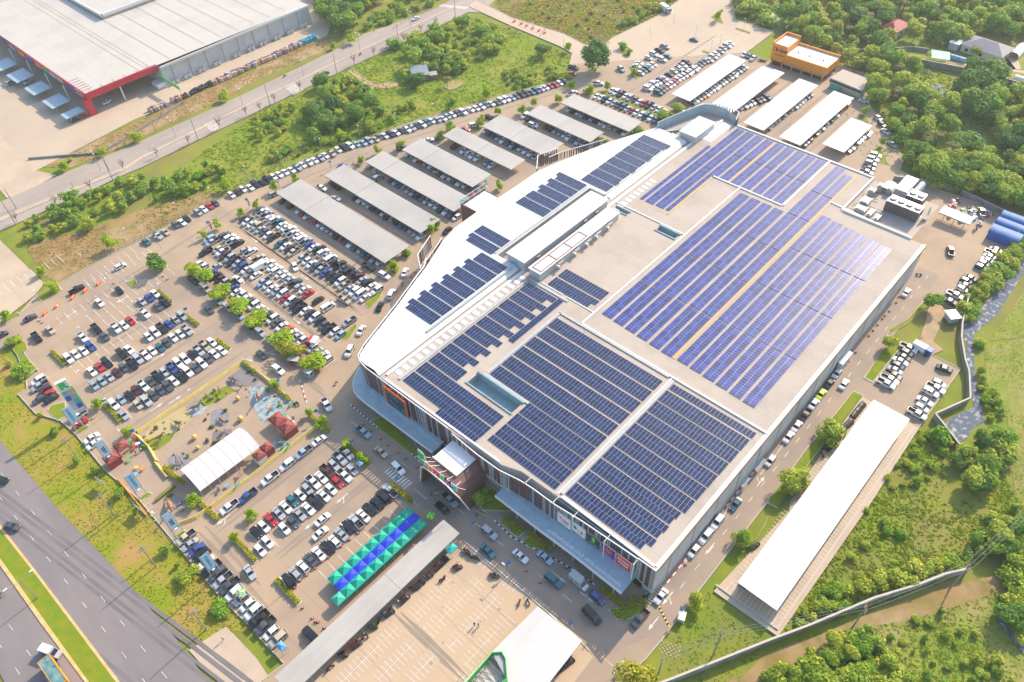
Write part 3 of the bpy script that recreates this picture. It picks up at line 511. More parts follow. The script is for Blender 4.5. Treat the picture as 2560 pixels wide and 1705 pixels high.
BIKES=[(15.4,76.1,16.5,76.0,2),(18.9,76.4,20.7,75.8,5),(21.5,76.1,24.3,75.6,6),(25.3,75.8,26.1,75.6,2),(27.4,76.3,29.0,75.7,5),(29.8,76.2,30.6,75.8,2),(31.4,76.1,34.2,75.6,7),(35.9,75.7,38.8,75.6,6),(39.9,76.0,42.2,75.5,5),(42.6,75.6,43.6,75.5,3),(44.2,75.7,46.1,75.4,5),(46.9,75.6,49.5,75.6,6),(48.4,75.6,51.3,75.6,6),(50.4,72.2,52.2,71.6,4),(46.4,72.4,47.3,72.1,2),(54.8,73.5,56.1,73.3,3),(55.2,72.1,56.2,69.7,7),(54.8,64.4,56.4,63.1,4),(54.4,54.8,54.8,54.8,1),(55.8,53.4,56.3,53.4,1),(137.3,22.1,137.8,22.0,1),(139.2,22.1,146.3,21.5,17),(147.6,22.1,153.2,21.3,13),(154.4,21.7,161.1,21.5,14),(101.6,22.2,104.0,21.8,4),(91.7,19.0,92.1,18.1,3),(124.2,22.0,126.7,21.5,5),(46.5,39.0,53.0,37.6,14),(221.6,31.7,223.8,31.5,1),(256.2,26.5,258.3,26.4,1),(170.9,305.5,171.2,306.0,1),(207.1,294.4,207.4,294.9,1),(74.8,34.0,75.5,33.9,2),(56.1,142.9,56.5,141.9,2),(319.2,145.1,320.1,142.3,4)]
PEOPLE=[(43.9,58.9,'b'),(44.4,58.1,'k'),(108.0,177.3,'d'),(106.5,171.4,'r'),(93.9,176.0,'d'),(109.6,156.6,'w'),(110.1,156.4,'r'),(60.9,91.0,'d'),(61.8,90.1,'w'),(16.7,164.9,'w'),(16.3,164.5,'g'),(16.7,161.9,'d'),(18.2,161.5,'w'),(25.4,135.0,'w'),(18.6,166.3,'r'),(257.2,26.3,'d'),(3.8,99.3,'w'),(64.3,78.0,'k')]
# ---------------------------------------------------------------- materials used all over
M.update(
 conc=mat('pavement_concrete',(.385,.285,.205),.85,c2=(.29,.222,.172),ns=.06,nd=12,lo=.45,hi=.78,c3=(.45,.325,.215),ns3=.014),
 conc2=mat('annex_concrete',(.56,.43,.31),.85,c2=(.42,.33,.25),ns=.07,nd=7,lo=.4,hi=.7),
 asph=mat('asphalt_grey',(.25,.215,.21),.8,c2=(.165,.15,.16),ns=.05,nd=10,lo=.4,hi=.65,stretch=(1,.25,1)),
 road=mat('worn_road',(.40,.335,.285),.85,c2=(.30,.25,.22),ns=.06,nd=6,lo=.4,hi=.7,stretch=(.3,1,1)),
 shade=mat('front_road',(.37,.28,.21),.85,c2=(.28,.225,.185),ns=.1,nd=9,lo=.38,hi=.68),  # tan of the road surface itself; pavement joints share it
 grass=mat('grass_ground',(.14,.22,.02),.9,c2=(.25,.27,.03),ns=.09,nd=9,lo=.38,hi=.66,c3=(.24,.19,.07),ns3=.025,spec=.15),
 grass2=mat('field_grass',(.22,.28,.025),.9,c2=(.14,.21,.02),ns=.12,nd=9,lo=.4,hi=.65,c3=(.30,.28,.05),ns3=.03,spec=.15),
 meadow=mat('meadow_grass',(.25,.29,.04),.9,c2=(.17,.23,.03),ns=.2,nd=9,lo=.42,hi=.66,c3=(.34,.27,.11),ns3=.035,spec=.15),
 lawn=mat('lawn',(.15,.24,.012),.9,c2=(.25,.26,.02),ns=.4,nd=8,spec=.15),
 verge=mat('verge_grass',(.22,.28,.012),.9,c2=(.31,.27,.03),ns=.12,nd=9,lo=.4,hi=.64,c3=(.42,.25,.09),ns3=.07,spec=.15),
 dry=mat('dry_grass',(.36,.23,.10),.9,c2=(.22,.18,.05),ns=.15,nd=9,lo=.4,hi=.65,c3=(.42,.30,.17),ns3=.04,spec=.15),
 scrub=mat('scrub_ground',(.26,.20,.07),.9,c2=(.15,.165,.04),ns=.06,nd=9,lo=.4,hi=.64,c3=(.17,.12,.06),ns3=.02,spec=.15),
 dirt=mat('bare_dirt',(.48,.33,.20),.95,c2=(.36,.26,.15),ns=.2,nd=7),
 sand=mat('yard_concrete',(.52,.41,.30),.9,c2=(.44,.345,.26),ns=.04,nd=10,lo=.42,hi=.72,c3=(.56,.44,.33),ns3=.02),
 kerb=mat('kerb_stone',(.52,.47,.40),.8), ykerb=mat('kerb_orange',(.62,.38,.12),.8,c2=(.7,.5,.25),ns=.5),
 white=mat('white_marking',(.80,.78,.74),.7,c2=(.52,.44,.36),ns=.8,nd=5,lo=.42,hi=.7),
 water=mat('stream_water',(.12,.15,.20),.75,c2=(.50,.47,.43),ns=.7,nd=12,lo=.51,hi=.66,bump=.08,bs=1.2,spec=.08),
 pond=mat('muddy_pond',(.34,.27,.07),.15), gpond=mat('algae_pond',(.50,.50,.20),.5,c2=(.36,.42,.14),ns=.15),
 steel=mat('galvanised_steel',(.42,.42,.42),.45,.6), dsteel=mat('dark_steel',(.10,.10,.11),.5,.3), black=mat('black_rubber',(.02,.02,.022),.7),
 offw=mat('off_white_paint',(.74,.72,.69),.6), wht=mat('white_paint',(.82,.81,.80),.5), grey=mat('grey_paint',(.36,.37,.38),.6), lgrey=mat('light_grey_wall',(.50,.52,.54),.65,c2=(.43,.44,.46),ns=.3),
 red=mat('red_paint',(.55,.03,.05),.5), orange=mat('orange_paint',(.85,.31,.02),.5,c2=(.8,.28,.02),ns=.3), brown=mat('brown_cladding',(.17,.085,.07),.5,c2=(.14,.07,.06),ns=2), green=mat('green_paint',(.05,.5,.08),.5),
 teal=mat('teal_fabric',(.02,.42,.40),.7), blue=mat('blue_paint',(.03,.10,.5),.5), dglass=mat('dark_glass',(.015,.025,.03),.1,spec=.6), yellow=mat('yellow_paint',(.75,.52,.06),.6), pink=mat('pink_cover',(.75,.03,.22),.5), wood=mat('weathered_wood',(.28,.19,.12),.8), cream=mat('cream_paint',(.62,.55,.42),.6), purple=mat('purple_paint',(.16,.03,.28),.5), maroon=mat('maroon_fabric',(.30,.05,.045),.6,c2=(.25,.04,.04),ns=.6), skin=mat('skin',(.45,.27,.18),.6), hair=mat('black_hair',(.015,.012,.01),.5), bark=mat('bark',(.16,.115,.085),.9,c2=(.1,.075,.06),ns=2,nd=4),
 cwall=mat('concrete_wall',(.36,.34,.31),.9,c2=(.22,.21,.2),ns=.3,nd=7), stone=mat('grey_rock',(.30,.29,.30),.9,c2=(.2,.2,.22),ns=.5,nd=7), tarp=mat('blue_tarp',(.05,.30,.55),.5,c2=(.25,.5,.65),ns=.7,nd=5), 
)
Z0=-.30
def sheet(name,poly,m,z):
    mb=MB(); mb.face([(x,y,z) for x,y in (poly if sum(poly[i-1][0]*poly[i][1]-poly[i][0]*poly[i-1][1] for i in range(len(poly)))>0 else poly[::-1])])
    me=mb.mesh(name,m)
    import bmesh
    b=bmesh.new(); b.from_mesh(me); bmesh.ops.triangulate(b,faces=b.faces[:],ngon_method='EAR_CLIP'); b.to_mesh(me); b.free()
    return tag(link(name,me),kind='structure')
mb=MB(); n=18
for i in range(n):
    for j in range(n):
        a=lambda k:-1500+3600*k/n
        mb.face([(a(i),a(j),Z0),(a(i+1),a(j),Z0),(a(i+1),a(j+1),Z0),(a(i),a(j+1),Z0)])
struct('ground',mb,M['grass'])
for k,(nm,m) in enumerate((('grass lot','grass2'),('scrub field','scrub'),('verge','verge'),('dry strip','dry'),('tan strip','dry'),('meadow','meadow'),('lower field','meadow'),('field track','dry'),('house yard','meadow'),('house path','sand'),('warehouse yard','sand'),('warehouse drive','conc2'),('corner gravel','conc2'),('grass wedge','lawn'),('site dirt','dirt'),('lot path','dirt'),('red path','dirt'),('highway near','asph'),('highway far','asph'),('back road','road'))):
    sheet(nm.replace(' ','_'),POLY[nm],M[m],Z0+.02+.012*k)
sheet('stream_water',POLY['stream'],M['water'],-.20); sheet('upper_stream_water',POLY['upper stream'],M['water'],-.20); sheet('lower_stream_water',POLY['lower stream'],M['water'],-.02)
sheet('pond_water',POLY['pond'],M['pond'],-.02); sheet('green_pond_water',POLY['green pond'],M['gpond'],-.02)
sheet('pavement',POLY['pavement'],M['conc'],0); M['lightc']=mat('light_concrete',(.53,.385,.25),.85,c2=(.45,.335,.235),ns=.06,nd=12,lo=.45,hi=.75,c3=(.56,.40,.26),ns3=.03)
sheet('motorcycle_park_pavement',[(5,76.4),(57.0,76.4),(57.0,38),(56,34.5),(20,33),(8,60)],M['lightc'],.004)
sandy=[q for q in POLY['pavement'] if q[0]>262 and q[1]>147]
sheet('sandy_pavement',sandy,M['sand'],.004)
sheet('annex_pavement',POLY['annex lot'],M['conc2'],.012)
sheet('shed_pavement',POLY['shed pad'],M['conc2'],.03)
def slab(name,poly,m,z0,z1,mk=None):
    mb=MB(); mb.prism(poly,z0,z1,0); return struct(name,mb,[m])
for p in ('median kerb near','median kerb far'): slab('median_kerb',POLY[p],M['ykerb'],Z0,.10)
slab('median_grass',POLY['median'],M['lawn'],Z0,.08)
slab('road_median',POLY['back median'],M['conc2'],Z0,.1)
# front road in front of the mall and the lane along its side
sheet('front_road',[(57.2,130),(73,128),(73,97),(73,34),(80,33),(80,25.5),(73,25.6),(57.5,33),(57.2,60),(57.2,96)],M['shade'],.012)
sheet('side_road',[(80,33),(227,33.3),(227,26.5),(80,25.5)],M['shade'],.016)
for p in ISL:
    if len(p)<3: continue
    cx=sum(a[0] for a in p)/len(p); cy=sum(a[1] for a in p)/len(p)
    mb=MB(); mb.prism(p,-.3,.13,0); struct('island_kerb',mb,[M['kerb']])
    q=[(cx+(x-cx)*(1-.3/max(.6,math.hypot(x-cx,y-cy))),cy+(y-cy)*(1-.3/max(.6,math.hypot(x-cx,y-cy)))) for x,y in p]
    mb=MB(); mb.prism(q,.1,.17,0); struct('island_grass',mb,[M['lawn']])
# perimeter kerb, low and pale
P=POLY['pavement']; mb=MB()
for i in range(len(P)):
    a,b=P[i],P[(i+1)%len(P)]
    if math.hypot(a[0]-b[0],a[1]-b[1])<40: mb.bar(a,b,.22,(-.3,.14))
struct('kerb',mb,M['kerb'])
# striped red and white kerbs on the entrance corners, black and white along the mall front
def striped(pts,c1,c2,name='striped_kerb',w=.28,h=.16,step=1.0):
    mb=MB(); k=0
    for a,b in zip(pts,pts[1:]):
        L=math.hypot(b[0]-a[0],b[1]-a[1]); n=max(1,int(L/step))
        for i in range(n):
            f=i/n; g=(i+1)/n; mb.bar((a[0]+(b[0]-a[0])*f,a[1]+(b[1]-a[1])*f),(a[0]+(b[0]-a[0])*g,a[1]+(b[1]-a[1])*g),w,(0,h),k%2); k+=1
    return struct(name,mb,[c1,c2])
striped([(66.4,130.5),(66.1,119),(66.8,110.5),(66.4,102)],M['wht'],M['black'],step=.7); striped([(66.4,74),(65.9,67.5),(66.6,64.4),(67.2,61),(68.8,53.6),(69.6,44.6)],M['wht'],M['black'],step=.7)
striped([(57.3,76),(57.3,56),(57.2,40),(56.6,36)],M['kerb'],M['offw'],step=2.4); striped([(81,32.2),(126,33)],M['wht'],M['red'],step=1.2)
striped([(62.5,149.2),(58.5,140.5)],M['wht'],M['red'])
# ---------------------------------------------------------------- painted markings
mk=MB()
def ln(x0,y0,x1,y1,w=.14,z=.026):
    d=math.hypot(x1-x0,y1-y0); nx,ny=-(y1-y0)/d*w/2,(x1-x0)/d*w/2
    mk.face([(x0-nx,y0-ny,z),(x1-nx,y1-ny,z),(x1+nx,y1+ny,z),(x0+nx,y0+ny,z)])
def arrow(x,y,a,s=1,turn=0):
    c,s_=math.cos(a),math.sin(a); T=lambda u,v:(x+u*c*s-v*s_*s,y+u*s_*s+v*c*s,.027)
    mk.face([T(-2.4,-.12),T(.6,-.12),T(.6,.12),T(-2.4,.12)]); mk.face([T(.6,-.45),T(2.2,0),T(.6,.45)])
    if turn: mk.face([T(-.9,0),T(-.6,0),T(.3,turn*1.1),T(0,turn*1.1)]); mk.face([T(-.1,turn*.9),T(.9,turn*1.5),T(.3,turn*1.6)])
def stalls(x0,y0,x1,y1,hd,n):
    """n+1 stall lines between the two ends of a row of cars"""
    c,s=math.cos(hd),math.sin(hd)
    for i in range(n+1):
        f=(i-.5)/max(1,n-1); X=x0+(x1-x0)*f; Y=y0+(y1-y0)*f
        ln(X-c*2.4,Y-s*2.4,X+c*2.4,Y+s*2.4)
for L in ROWS.splitlines():
    a=L.split('|'); x0,y0,x1,y1=map(float,a[0].split()); n=len(a[2].split())
    if n>2 and abs(float(a[1]))!=180 or x0>70: stalls(x0,y0,x1,y1,rad(float(a[1])),n)
for (x0,y0,x1,y1,n) in ((21,205.5,50,205.5,12),(29,216.7,49,216.7,8),(35,223,62,223,11),(28,229.5,52,229.5,10),(58,93.6+.0,30,94,11),(300,181,322,181.5,9),(300,174.5,322,174,9),(305,169.5,330,168.5,11),(330,163,345,163,6),(70,245.5,40,240,12)):
    stalls(x0,y0,x1,y1,PI/2,n)
for i in range(12): ln(22,206+i*-.0,22,206.1)
for i in range(11): ln(41+i*2.3,235.5-i*.0,41.3+i*2.3,240.5)
for i in range(14): ln(10+i*2.4,262,10+i*2.4,257); 
for (xa,xb,y) in ((36.2,48.3,71),(36,52.3,65.7),(36.6,52.8,59.7),(36.6,50.7,54.4),(15.8,32,71.8),(21.5,32.2,66.3),(26.3,33.2,61),(32.8,37,52.8)):
    ln(xa,y,xb,y,.08)
    for i in range(int((xb-xa)/1.15)+1): ln(xa+i*1.15,y-1.9,xa+i*1.15,y+1.9,.1)
for i in range(17): ln(12+i*2.4,81.8,12+i*2.4,77.0,.1)
for i in range(13): ln(57.0,58+i*1.3,55.2,58+i*1.3,.1)
def cross(x0,y0,x1,y1,n,vx,vy,w=.5):
    for i in range(n):
        f=i/(n-1); X=x0+(x1-x0)*f; Y=y0+(y1-y0)*f; ln(X,Y,X+vx,Y+vy,w)
cross(269,304,275,291,15,3.2,.4,.55); cross(165,296.5,163.5,289,8,5.5,0,.5); cross(123.5,298,122.5,291,8,4.5,0,.5)
for i in range(9): ln(57.6+i*.0,98+i*.95,60.4,98+i*.95,.45)
for k in range(40):
    t=k*9-60; 
    for off in (-3.6,3.6): 
        X=t; Y=299.0-.028*t+.00003*t*t
# back road lane dashes follow the road centre line
bl=[(-8,322),(60,305),(113,297.5),(176,293.5),(230,297.5),(290,297)]
def along(pts,step):
    out=[];
    for a,b in zip(pts,pts[1:]):
        L=math.hypot(b[0]-a[0],b[1]-a[1]); n=int(L/step)
        for i in range(n): out.append((a[0]+(b[0]-a[0])*i/n,a[1]+(b[1]-a[1])*i/n,math.atan2(b[1]-a[1],b[0]-a[0])))
    return out
def offs(pts,d):
    o=[]
    for i,p in enumerate(pts):
        a=pts[max(0,i-1)]; b=pts[min(len(pts)-1,i+1)]; t=math.atan2(b[1]-a[1],b[0]-a[0]); o.append((p[0]-math.sin(t)*d,p[1]+math.cos(t)*d))
    return o
BM=POLY['back median'][:6]
for d in (-3.4,4.2):
    for x,y,t in along(offs(BM,d),7): ln(x,y,x+2*math.cos(t),y+2*math.sin(t),.15,.02)
# highway dashes
HE=[(-19.5,152.1),(-12.4,138.1),(-3.6,119.6)]
hw=POLY['median kerb near']
e0,e1=hw[1],hw[3]; hd=math.atan2(e1[1]-e0[1],e1[0]-e0[0]); nx,ny=-math.sin(hd),math.cos(hd)
for dd,ph in ((3.6,0),(7.2,2),(-10.3,1),(-13.8,3)):
    for k in range(-4,14):
        x=e0[0]+math.cos(hd)*(k*9+ph)+nx*dd; y=e0[1]+math.sin(hd)*(k*9+ph)+ny*dd
        ln(x,y,x+math.cos(hd)*2.2,y+math.sin(hd)*2.2,.12,.0)
for a in ((14,203,90),(40,190,0),(47,176,180),(29,172.5,0),(34,171,0),(17.5,172,-90),(52,139,-90),(57,168,-60),(63,165,-60),(85,209,-90),(91.5,185,-90),(92,215,-90),(98.6,160,-90),(76.5,200,-90),(77,170,-90),(35,108,180),(45,108,180),(17,108,-90),(21,126,180),(65.5,52,-90),(66,44,-90),(71,29,180),(78,30,180),(95,29.5,180),(58.5,29,0),(120,30,0),(54,226,10),(31,229.5,10),(45,223,180),(20,80,-90),(30,52.5,180)):
    arrow(a[0],a[1],rad(a[2]),.9,(1 if int(a[0])%3==0 else 0))
for k in range(24): ln(82+k*6.1,29.2,84.2+k*6.1,29.2,.12)
for k in range(12): ln(62.8,126-k*7,62.8,123-k*7,.12)
ln(57.5,26.5,57.5,33.5,.1)
struct('painted_markings',mk,M['white'])
# worn driving lanes and oil stains: darker strips and blots in the concrete itself
lane=mat('worn_lane',(.325,.25,.19),.85,c2=(.27,.21,.165),ns=.15,nd=10,lo=.4,hi=.7); stain=mat('oil_stain',(.27,.215,.175),.8,c2=(.36,.275,.2),ns=.6,nd=6)
sm=MB(); rn=random.Random(5)
def strip(x0,y0,x1,y1,w):
    L=math.hypot(x1-x0,y1-y0); n=max(3,int(L/3)); d=math.atan2(y1-y0,x1-x0); nx,ny=-math.sin(d),math.cos(d); a=None
    for i in range(n+1):
        f=i/n; s=min(1,i/2,(n-i)/2); o=w/2*(.35+.65*s)*rn.uniform(.82,1.12); c=(x0+(x1-x0)*f,y0+(y1-y0)*f); q=((c[0]+nx*o,c[1]+ny*o),(c[0]-nx*o,c[1]-ny*o))
        if a: sm.face([(*a[1],.006),(*q[1],.006),(*q[0],.006),(*a[0],.006)])
        a=q
for a in ((92.2,228,92.2,156),(92.9,226,92.9,158),(76.6,222,76.6,158),(77.4,220,77.4,156),(108.4,228,108.4,166),(126.8,226,126.8,168),(143.4,222,143.4,168),(158.8,216,158.8,172),(175.6,212,175.6,172),(190.8,204,190.8,172),(209.5,198,209.5,164),(225.6,192,225.6,158),(18,189,60,189),(18,171.8,60,171.8),(30,206.5,56,206.5),(63.5,214,63.5,136),(64.6,200,64.6,140),(24,107.5,58,107.5),(24,106.2,58,106.2),(18,124,56,124),(18,125.4,56,125.4),(260,151.5,312,142.6),(262,124.5,312,124.5),(262,108.4,312,108.4),(262,92.5,312,92.5),(110,236,160,226),(160,226,240,198),(30,229.8,100,236.5),(256,174,330,174),(17,104,17,128),(15,128,15,98),(33.6,75,33.6,52),(34.8,74,34.8,52)): strip(*a,1.1)
struct('worn_lanes',sm,lane)
sm=MB()
def blot(x,y,r):
    k=rn.uniform(.6,1.4); sm.face([(x+math.cos(i*PI/5)*r*k*rn.uniform(.6,1.2),y+math.sin(i*PI/5)*r/k*rn.uniform(.6,1.2),.011) for i in range(10)])
for L in ROWS.splitlines():
    a=L.split('|'); x0,y0,x1,y1=map(float,a[0].split()); n=len(a[2].split()); hd=rad(float(a[1]))
    for i in range(n):
        if rn.random()<.6:
            f=i/max(1,n-1); e=rn.uniform(1.4,3.4)*rn.choice((-1,1)); blot(x0+(x1-x0)*f+math.cos(hd)*e,y0+(y1-y0)*f+math.sin(hd)*e,rn.uniform(.15,.5))
for i in range(160): blot(rn.uniform(18,60),rn.uniform(45,240),rn.uniform(.12,.45))
for i in range(120): blot(rn.uniform(60,240),rn.uniform(160,235),rn.uniform(.12,.45))
for i in range(60): blot(rn.uniform(58,75),rn.uniform(30,130),rn.uniform(.12,.4))
struct('oil_stains',sm,stain)
wt=MB(); rn=random.Random(8)
for dd,w in ((1.3,.8),(2.7,.8),(4.7,.9),(6.1,.9),(-8.0,.8),(-9.4,.8),(-11.4,.8),(-12.8,.8)):
    for k in range(-6,30):
        x=e0[0]+math.cos(hd)*k*3+nx*dd; y=e0[1]+math.sin(hd)*k*3+ny*dd; x2=x+math.cos(hd)*3; y2=y+math.sin(hd)*3; a=w/2*rn.uniform(.9,1.1)
        wt.face([(x-nx*a,y-ny*a,-.07),(x2-nx*a,y2-ny*a,-.07),(x2+nx*a,y2+ny*a,-.07),(x+nx*a,y+ny*a,-.07)])
struct('wheel_tracks',wt,mat('wheel_track',(.20,.178,.18),.75,c2=(.15,.14,.15),ns=.15,nd=8))
# yellow and black speed bump at the mall corner
mb=MB()
for i in range(16): mb.box(72.6+i*.22,25.9+i*.42,.02,73.1+i*.22,25.9+i*.42+.4,.09,i%2)
tag(mb.obj('speed_bump',[M['yellow'],M['black']]),'yellow and black speed bump across the road at the mall corner','speed bump')
# pavement joints: the slab lines are part of the surface
mb=MB(); 
for i in range(30):
    x=14+i*9.0
    for (ya,yb) in ((44,96),(156,262)):
        mb.face([(x-.05,ya,.018),(x+.05,ya,.018),(x+.05,yb,.018),(x-.05,yb,.018)])
    if x>112: break
struct('pavement_joints',mb,M['shade'])
# ---------------------------------------------------------------- the mall
M.update(
 roof=ribbed('metal_roof_tan',(.50,.425,.36),(.38,.325,.28),.6,0,.8,(.385,.325,.275),.35,.12),
 wroof=ribbed('metal_roof_white',(.72,.72,.715),(.56,.565,.57),.7,0,.6,(.64,.64,.635),.4,.2),
 groof=ribbed('carport_roof_grey',(.47,.44,.40),(.36,.34,.31),.5,1,.55,(.38,.355,.33),.5),
 wcar=ribbed('carport_roof_white',(.78,.775,.77),(.66,.66,.66),.5,0,.6,(.72,.71,.70),.35,.2),
 whroof=ribbed('warehouse_roof',(.57,.52,.46),(.40,.37,.34),.6,0,.5,(.48,.445,.40),.4),
 pv=mat('solar_cells_dark',(.008,.022,.085),.16,isl=.35,spec=.6), pvb=mat('solar_cells_sheen',(.042,.062,.25),.3,isl=.34,spec=.35), pvf=mat('solar_frame',(.62,.62,.66),.35,.2),  # the bluer cells carry the sky's sheen in their base colour
 canopy=mat('canopy_panels',(.40,.53,.60),.45,c2=(.33,.45,.52),ns=.4), fin1=mat('fin_brown',(.15,.075,.075),.55), fin2=mat('fin_grey',(.34,.36,.38),.5),
 catw=mat('catwalk_grating',(.50,.51,.50),.6,c2=(.38,.39,.39),ns=2.5,nd=3), sky=mat('translucent_skylight',(.80,.80,.80),.3), tan=mat('walkway_tan',(.58,.36,.15),.7), rim=mat('roof_rim',(.80,.77,.74),.5), pit=mat('roof_well',(.26,.40,.45),.6,c2=(.24,.33,.37),ns=.6), rust=mat('rusty_red_steel',(.36,.10,.09),.6))
mall=thing('shopping_mall','sprawling white and tan shopping mall with solar panels covering its roof','shopping mall',(150,80,0))
def mobj(name,mb,mats,smooth=False):
    o=mb.obj(name,mats,smooth=smooth); o.parent=mall; o.matrix_parent_inverse=Matrix.Translation((-150,-80,0)); return o
def grid_roof(xs,ys,keep,z,mb,mi=0):
    xs=sorted(set(xs)); ys=sorted(set(ys))
    for a,b in zip(xs,xs[1:]):
        for c,d in zip(ys,ys[1:]):
            if keep((a+b)/2,(c+d)/2): mb.face([(a,c,z),(b,c,z),(b,d,z),(a,d,z)],mi)
HOLES=[(87.6,92,87,103.2,9.6),(174.4,177,95,102.2,10.2),(174.7,176.3,114.3,119.4,11),(222,246.5,38,61,11.2)]
FR=[(73.4,123),(73.2,94),(74,86),(74.2,78),(76,73),(76.4,62),(76.7,47),(76.2,33.2)]
mb=MB()
def keep(x,y):
    if any(h[0]<x<h[1] and h[2]<y<h[3] for h in HOLES[:3]): return False
    if x<76.9:
        return False
    if x>222 and y<61: return False
    if x>246.2: return False
    return True
xs=[76.9,87.6,92,174.4,177,174.7,176.3,222,246.2]; ys=[33.2,38,61,87,103.2,95,102.2,114.3,119.4,123]
grid_roof(xs,ys,keep,12,mb)
mb.face([(x,y,12) for x,y in FR[::-1]]+[(76.9,123,12)][::1]+[]) if 0 else None
for a,b in zip(FR,FR[1:]): mb.face([(a[0],a[1],12),(b[0],b[1],12),(76.9,b[1],12),(76.9,a[1],12)])
mobj('roof',mb,M['roof'])
for h in HOLES[:3]:
    mb=MB(); x0,x1,y0,y1,z=h; mb.face([(x0,y0,z),(x1,y0,z),(x1,y1,z),(x0,y1,z)])
    for a,b in (((x0,y0),(x0,y1)),((x1,y1),(x1,y0)),((x0,y1),(x1,y1)),((x1,y0),(x0,y0))): mb.face([(*a,z),(*b,z),(*b,12),(*a,12)])
    mb.box(x0-.4,y0-.4,12,x0,y1+.4,12.3); mb.box(x1,y0-.4,12,x1+.5,y1+.4,12.45)
    mobj('roof_well',mb,M['pit'])  # teal of the shade inside the wells is put into their colour
# white wing
WE=[(73.6,123.2),(73.2,128.5),(73.4,130.9),(74.6,132.7),(79.8,134.7),(95,139.5),(104.6,143),(112.4,145.6),(124.9,150.9),(132.3,152.7),(143.8,153.1),(159.7,152.8),(174.6,152.8),(183.2,150.8),(204.6,145),(224.6,137)]
mb=MB()
wx=sorted([p[0] for p in WE if p[0]>=73.6]+[131,178,223.6])
def wl(x):
    for a,b in zip(WE[3:],WE[4:]):
        if a[0]<=x<=b[0]: return a[1]+(b[1]-a[1])*(x-a[0])/(b[0]-a[0])
    return 132.6 if x<75 else 137
wx=[74.6]+[x for x in wx if x>74.7]
for a,b in zip(wx,wx[1:]):
    y0=132.4 if 131<=(a+b)/2<=178 else 125.3
    mb.face([(a,y0,13),(b,y0,13),(b,wl(b),13),(a,wl(a),13)])
mb.face([(x,y,13) for x,y in [(74.6,125.3),(74.6,132.7),(73.4,130.9),(73.2,128.5),(73.5,125.3)]][::-1])
mb.face([(73.5,123.2,12.02),(225,123.2,12.02),(223.6,125.3,13),(73.5,125.3,13)],1)
mobj('wing_roof',mb,[M['wroof'],M['rim']])
# trench wall beside the penthouse and its floor
mb=MB(); mb.box(131,132.4,10.4,178,132.7,12.99); mb.box(131,128.6,10.3,178,132.4,10.4,1); mb.box(177.7,123.4,10.4,178,132.4,12.9); mb.box(130.7,123.4,10.4,131,132.4,12.9)
mobj('roof_trench',mb,[M['lgrey'],M['roof']])
# outer walls
W_=MB(); OUT=FR[::-1]+[(73.6,123.2)]+WE[1:]+[(232.4,135.2),(244.2,132),(248.2,129.6),(249.5,121.6),(247,115.2),(246.3,115.2),(246.3,61),(221.9,61),(221.9,33.4)]
n=len(OUT)
for i in range(n):
    a,b=OUT[i],OUT[(i+1)%n]
    if min(a[0],b[0])>=225 and min(a[1],b[1])>115.1: zt=14.6
    elif a[1]>123.3: zt=12.98
    else: zt=11.98
    W_.face([(b[0],b[1],0),(a[0],a[1],0),(a[0],a[1],zt),(b[0],b[1],zt)])
mobj('wall',W_,M['lgrey'])
tc_=mat('shade_teal',(.10,.17,.20),.5,c2=(.07,.12,.15),ns=.5)  # dark panels added behind the fins, with the front's shade in their colour
for q_ in ((73.0,95,4.9,73.2,121,11.9),(75.9,37.9,5.2,76.15,62,11.9)):
    mb=MB(); mb.box(*q_); mobj('fin_shade_panel',mb,tc_)
# side wall: white band, blue skirting panels, brown edge trim
mb=MB(); mb.box(76.3,33.0,11.4,222,33.2,12.25,1); mb.box(76.3,33.2,12,222,33.6,12.2,0)
for i in range(14): mb.box(82+i*10,33.12,.2,82.25+i*10,33.2,11.3,2)
mobj('side_wall_trim',mb,[M['rim'],M['wood'],M['steel']])
# raised rims, seams and walkways on the roof
mb=MB()
def rimline(x0,y0,x1,y1,w=.5,h=.35,z=12,mi=0): mb.bar((x0,y0),(x1,y1),w,(z,z+h),mi)
rimline(125,33.6,125.1,93.4); rimline(125.4,93.6,211.6,93.4); rimline(211.9,104,211.9,77.6); rimline(212.2,77.2,246,77.3,.6,.4); rimline(223.9,66,221.9,38.3,.5,.3)
rimline(76.9,62.2,124.6,62.2,.35,.2); rimline(246,33.6+28,246.1,115,.6,.4); rimline(131,105.5,131,114,.3,.2); rimline(178.2,93.8,178.2,120.9,.4,.25); rimline(86,86.5,124,86.5,.01,.01) if 0 else None
rimline(75,121.8,246,121.4,.9,.3); rimline(131,93.9,131,104,.3,.2)
rimline(222.2,61.3,246,61.3,.5,.5); rimline(222.1,38,222.1,60.8,.4,.6)
rimline(77,33.9,221.8,33.9,.7,.15); rimline(76.75,34.3,76.95,61,.6,.3); rimline(74.5,79,73.7,121,.5,.25)
for z in (78.5,90,101,112): mb.box(76.9,z,12.001,124.7,z+.01,12.01) if 0 else None
mobj('roof_rim',mb,M['rim'])
mb=MB(); mb.bar((131,66),(244.3,66.2),.9,(12,12.12)); mb.bar((212.2,98.3),(244.5,98.2),.8,(12,12.12)); mb.bar((183.6,104),(211.3,104.2),.8,(12,12.12)); mobj('roof_walkway',mb,M['tan'])
mb=MB()
for (x0,y0,x1,y1) in ((76.2,117.6,129.5,118.5),(77.5,61.0,124.2,61.9),(93.5,100.8,124.5,101.7),(92.6,85.6,93.4,101.7),(124.2,63,124.9,101.5),(129.3,102.5,130.2,118.5)):
    mb.box(x0,y0,12.05,x1,y1,12.3)
for (x0,y0,x1,y1) in ((93,123.9+.6,129.5,125.2),(131,132.9,178,133.8),(178,124.0+1.4,214,125.3+.6)): mb.box(x0,y0,13.02,x1,y1,13.22)
mobj('catwalk',mb,M['catw'])
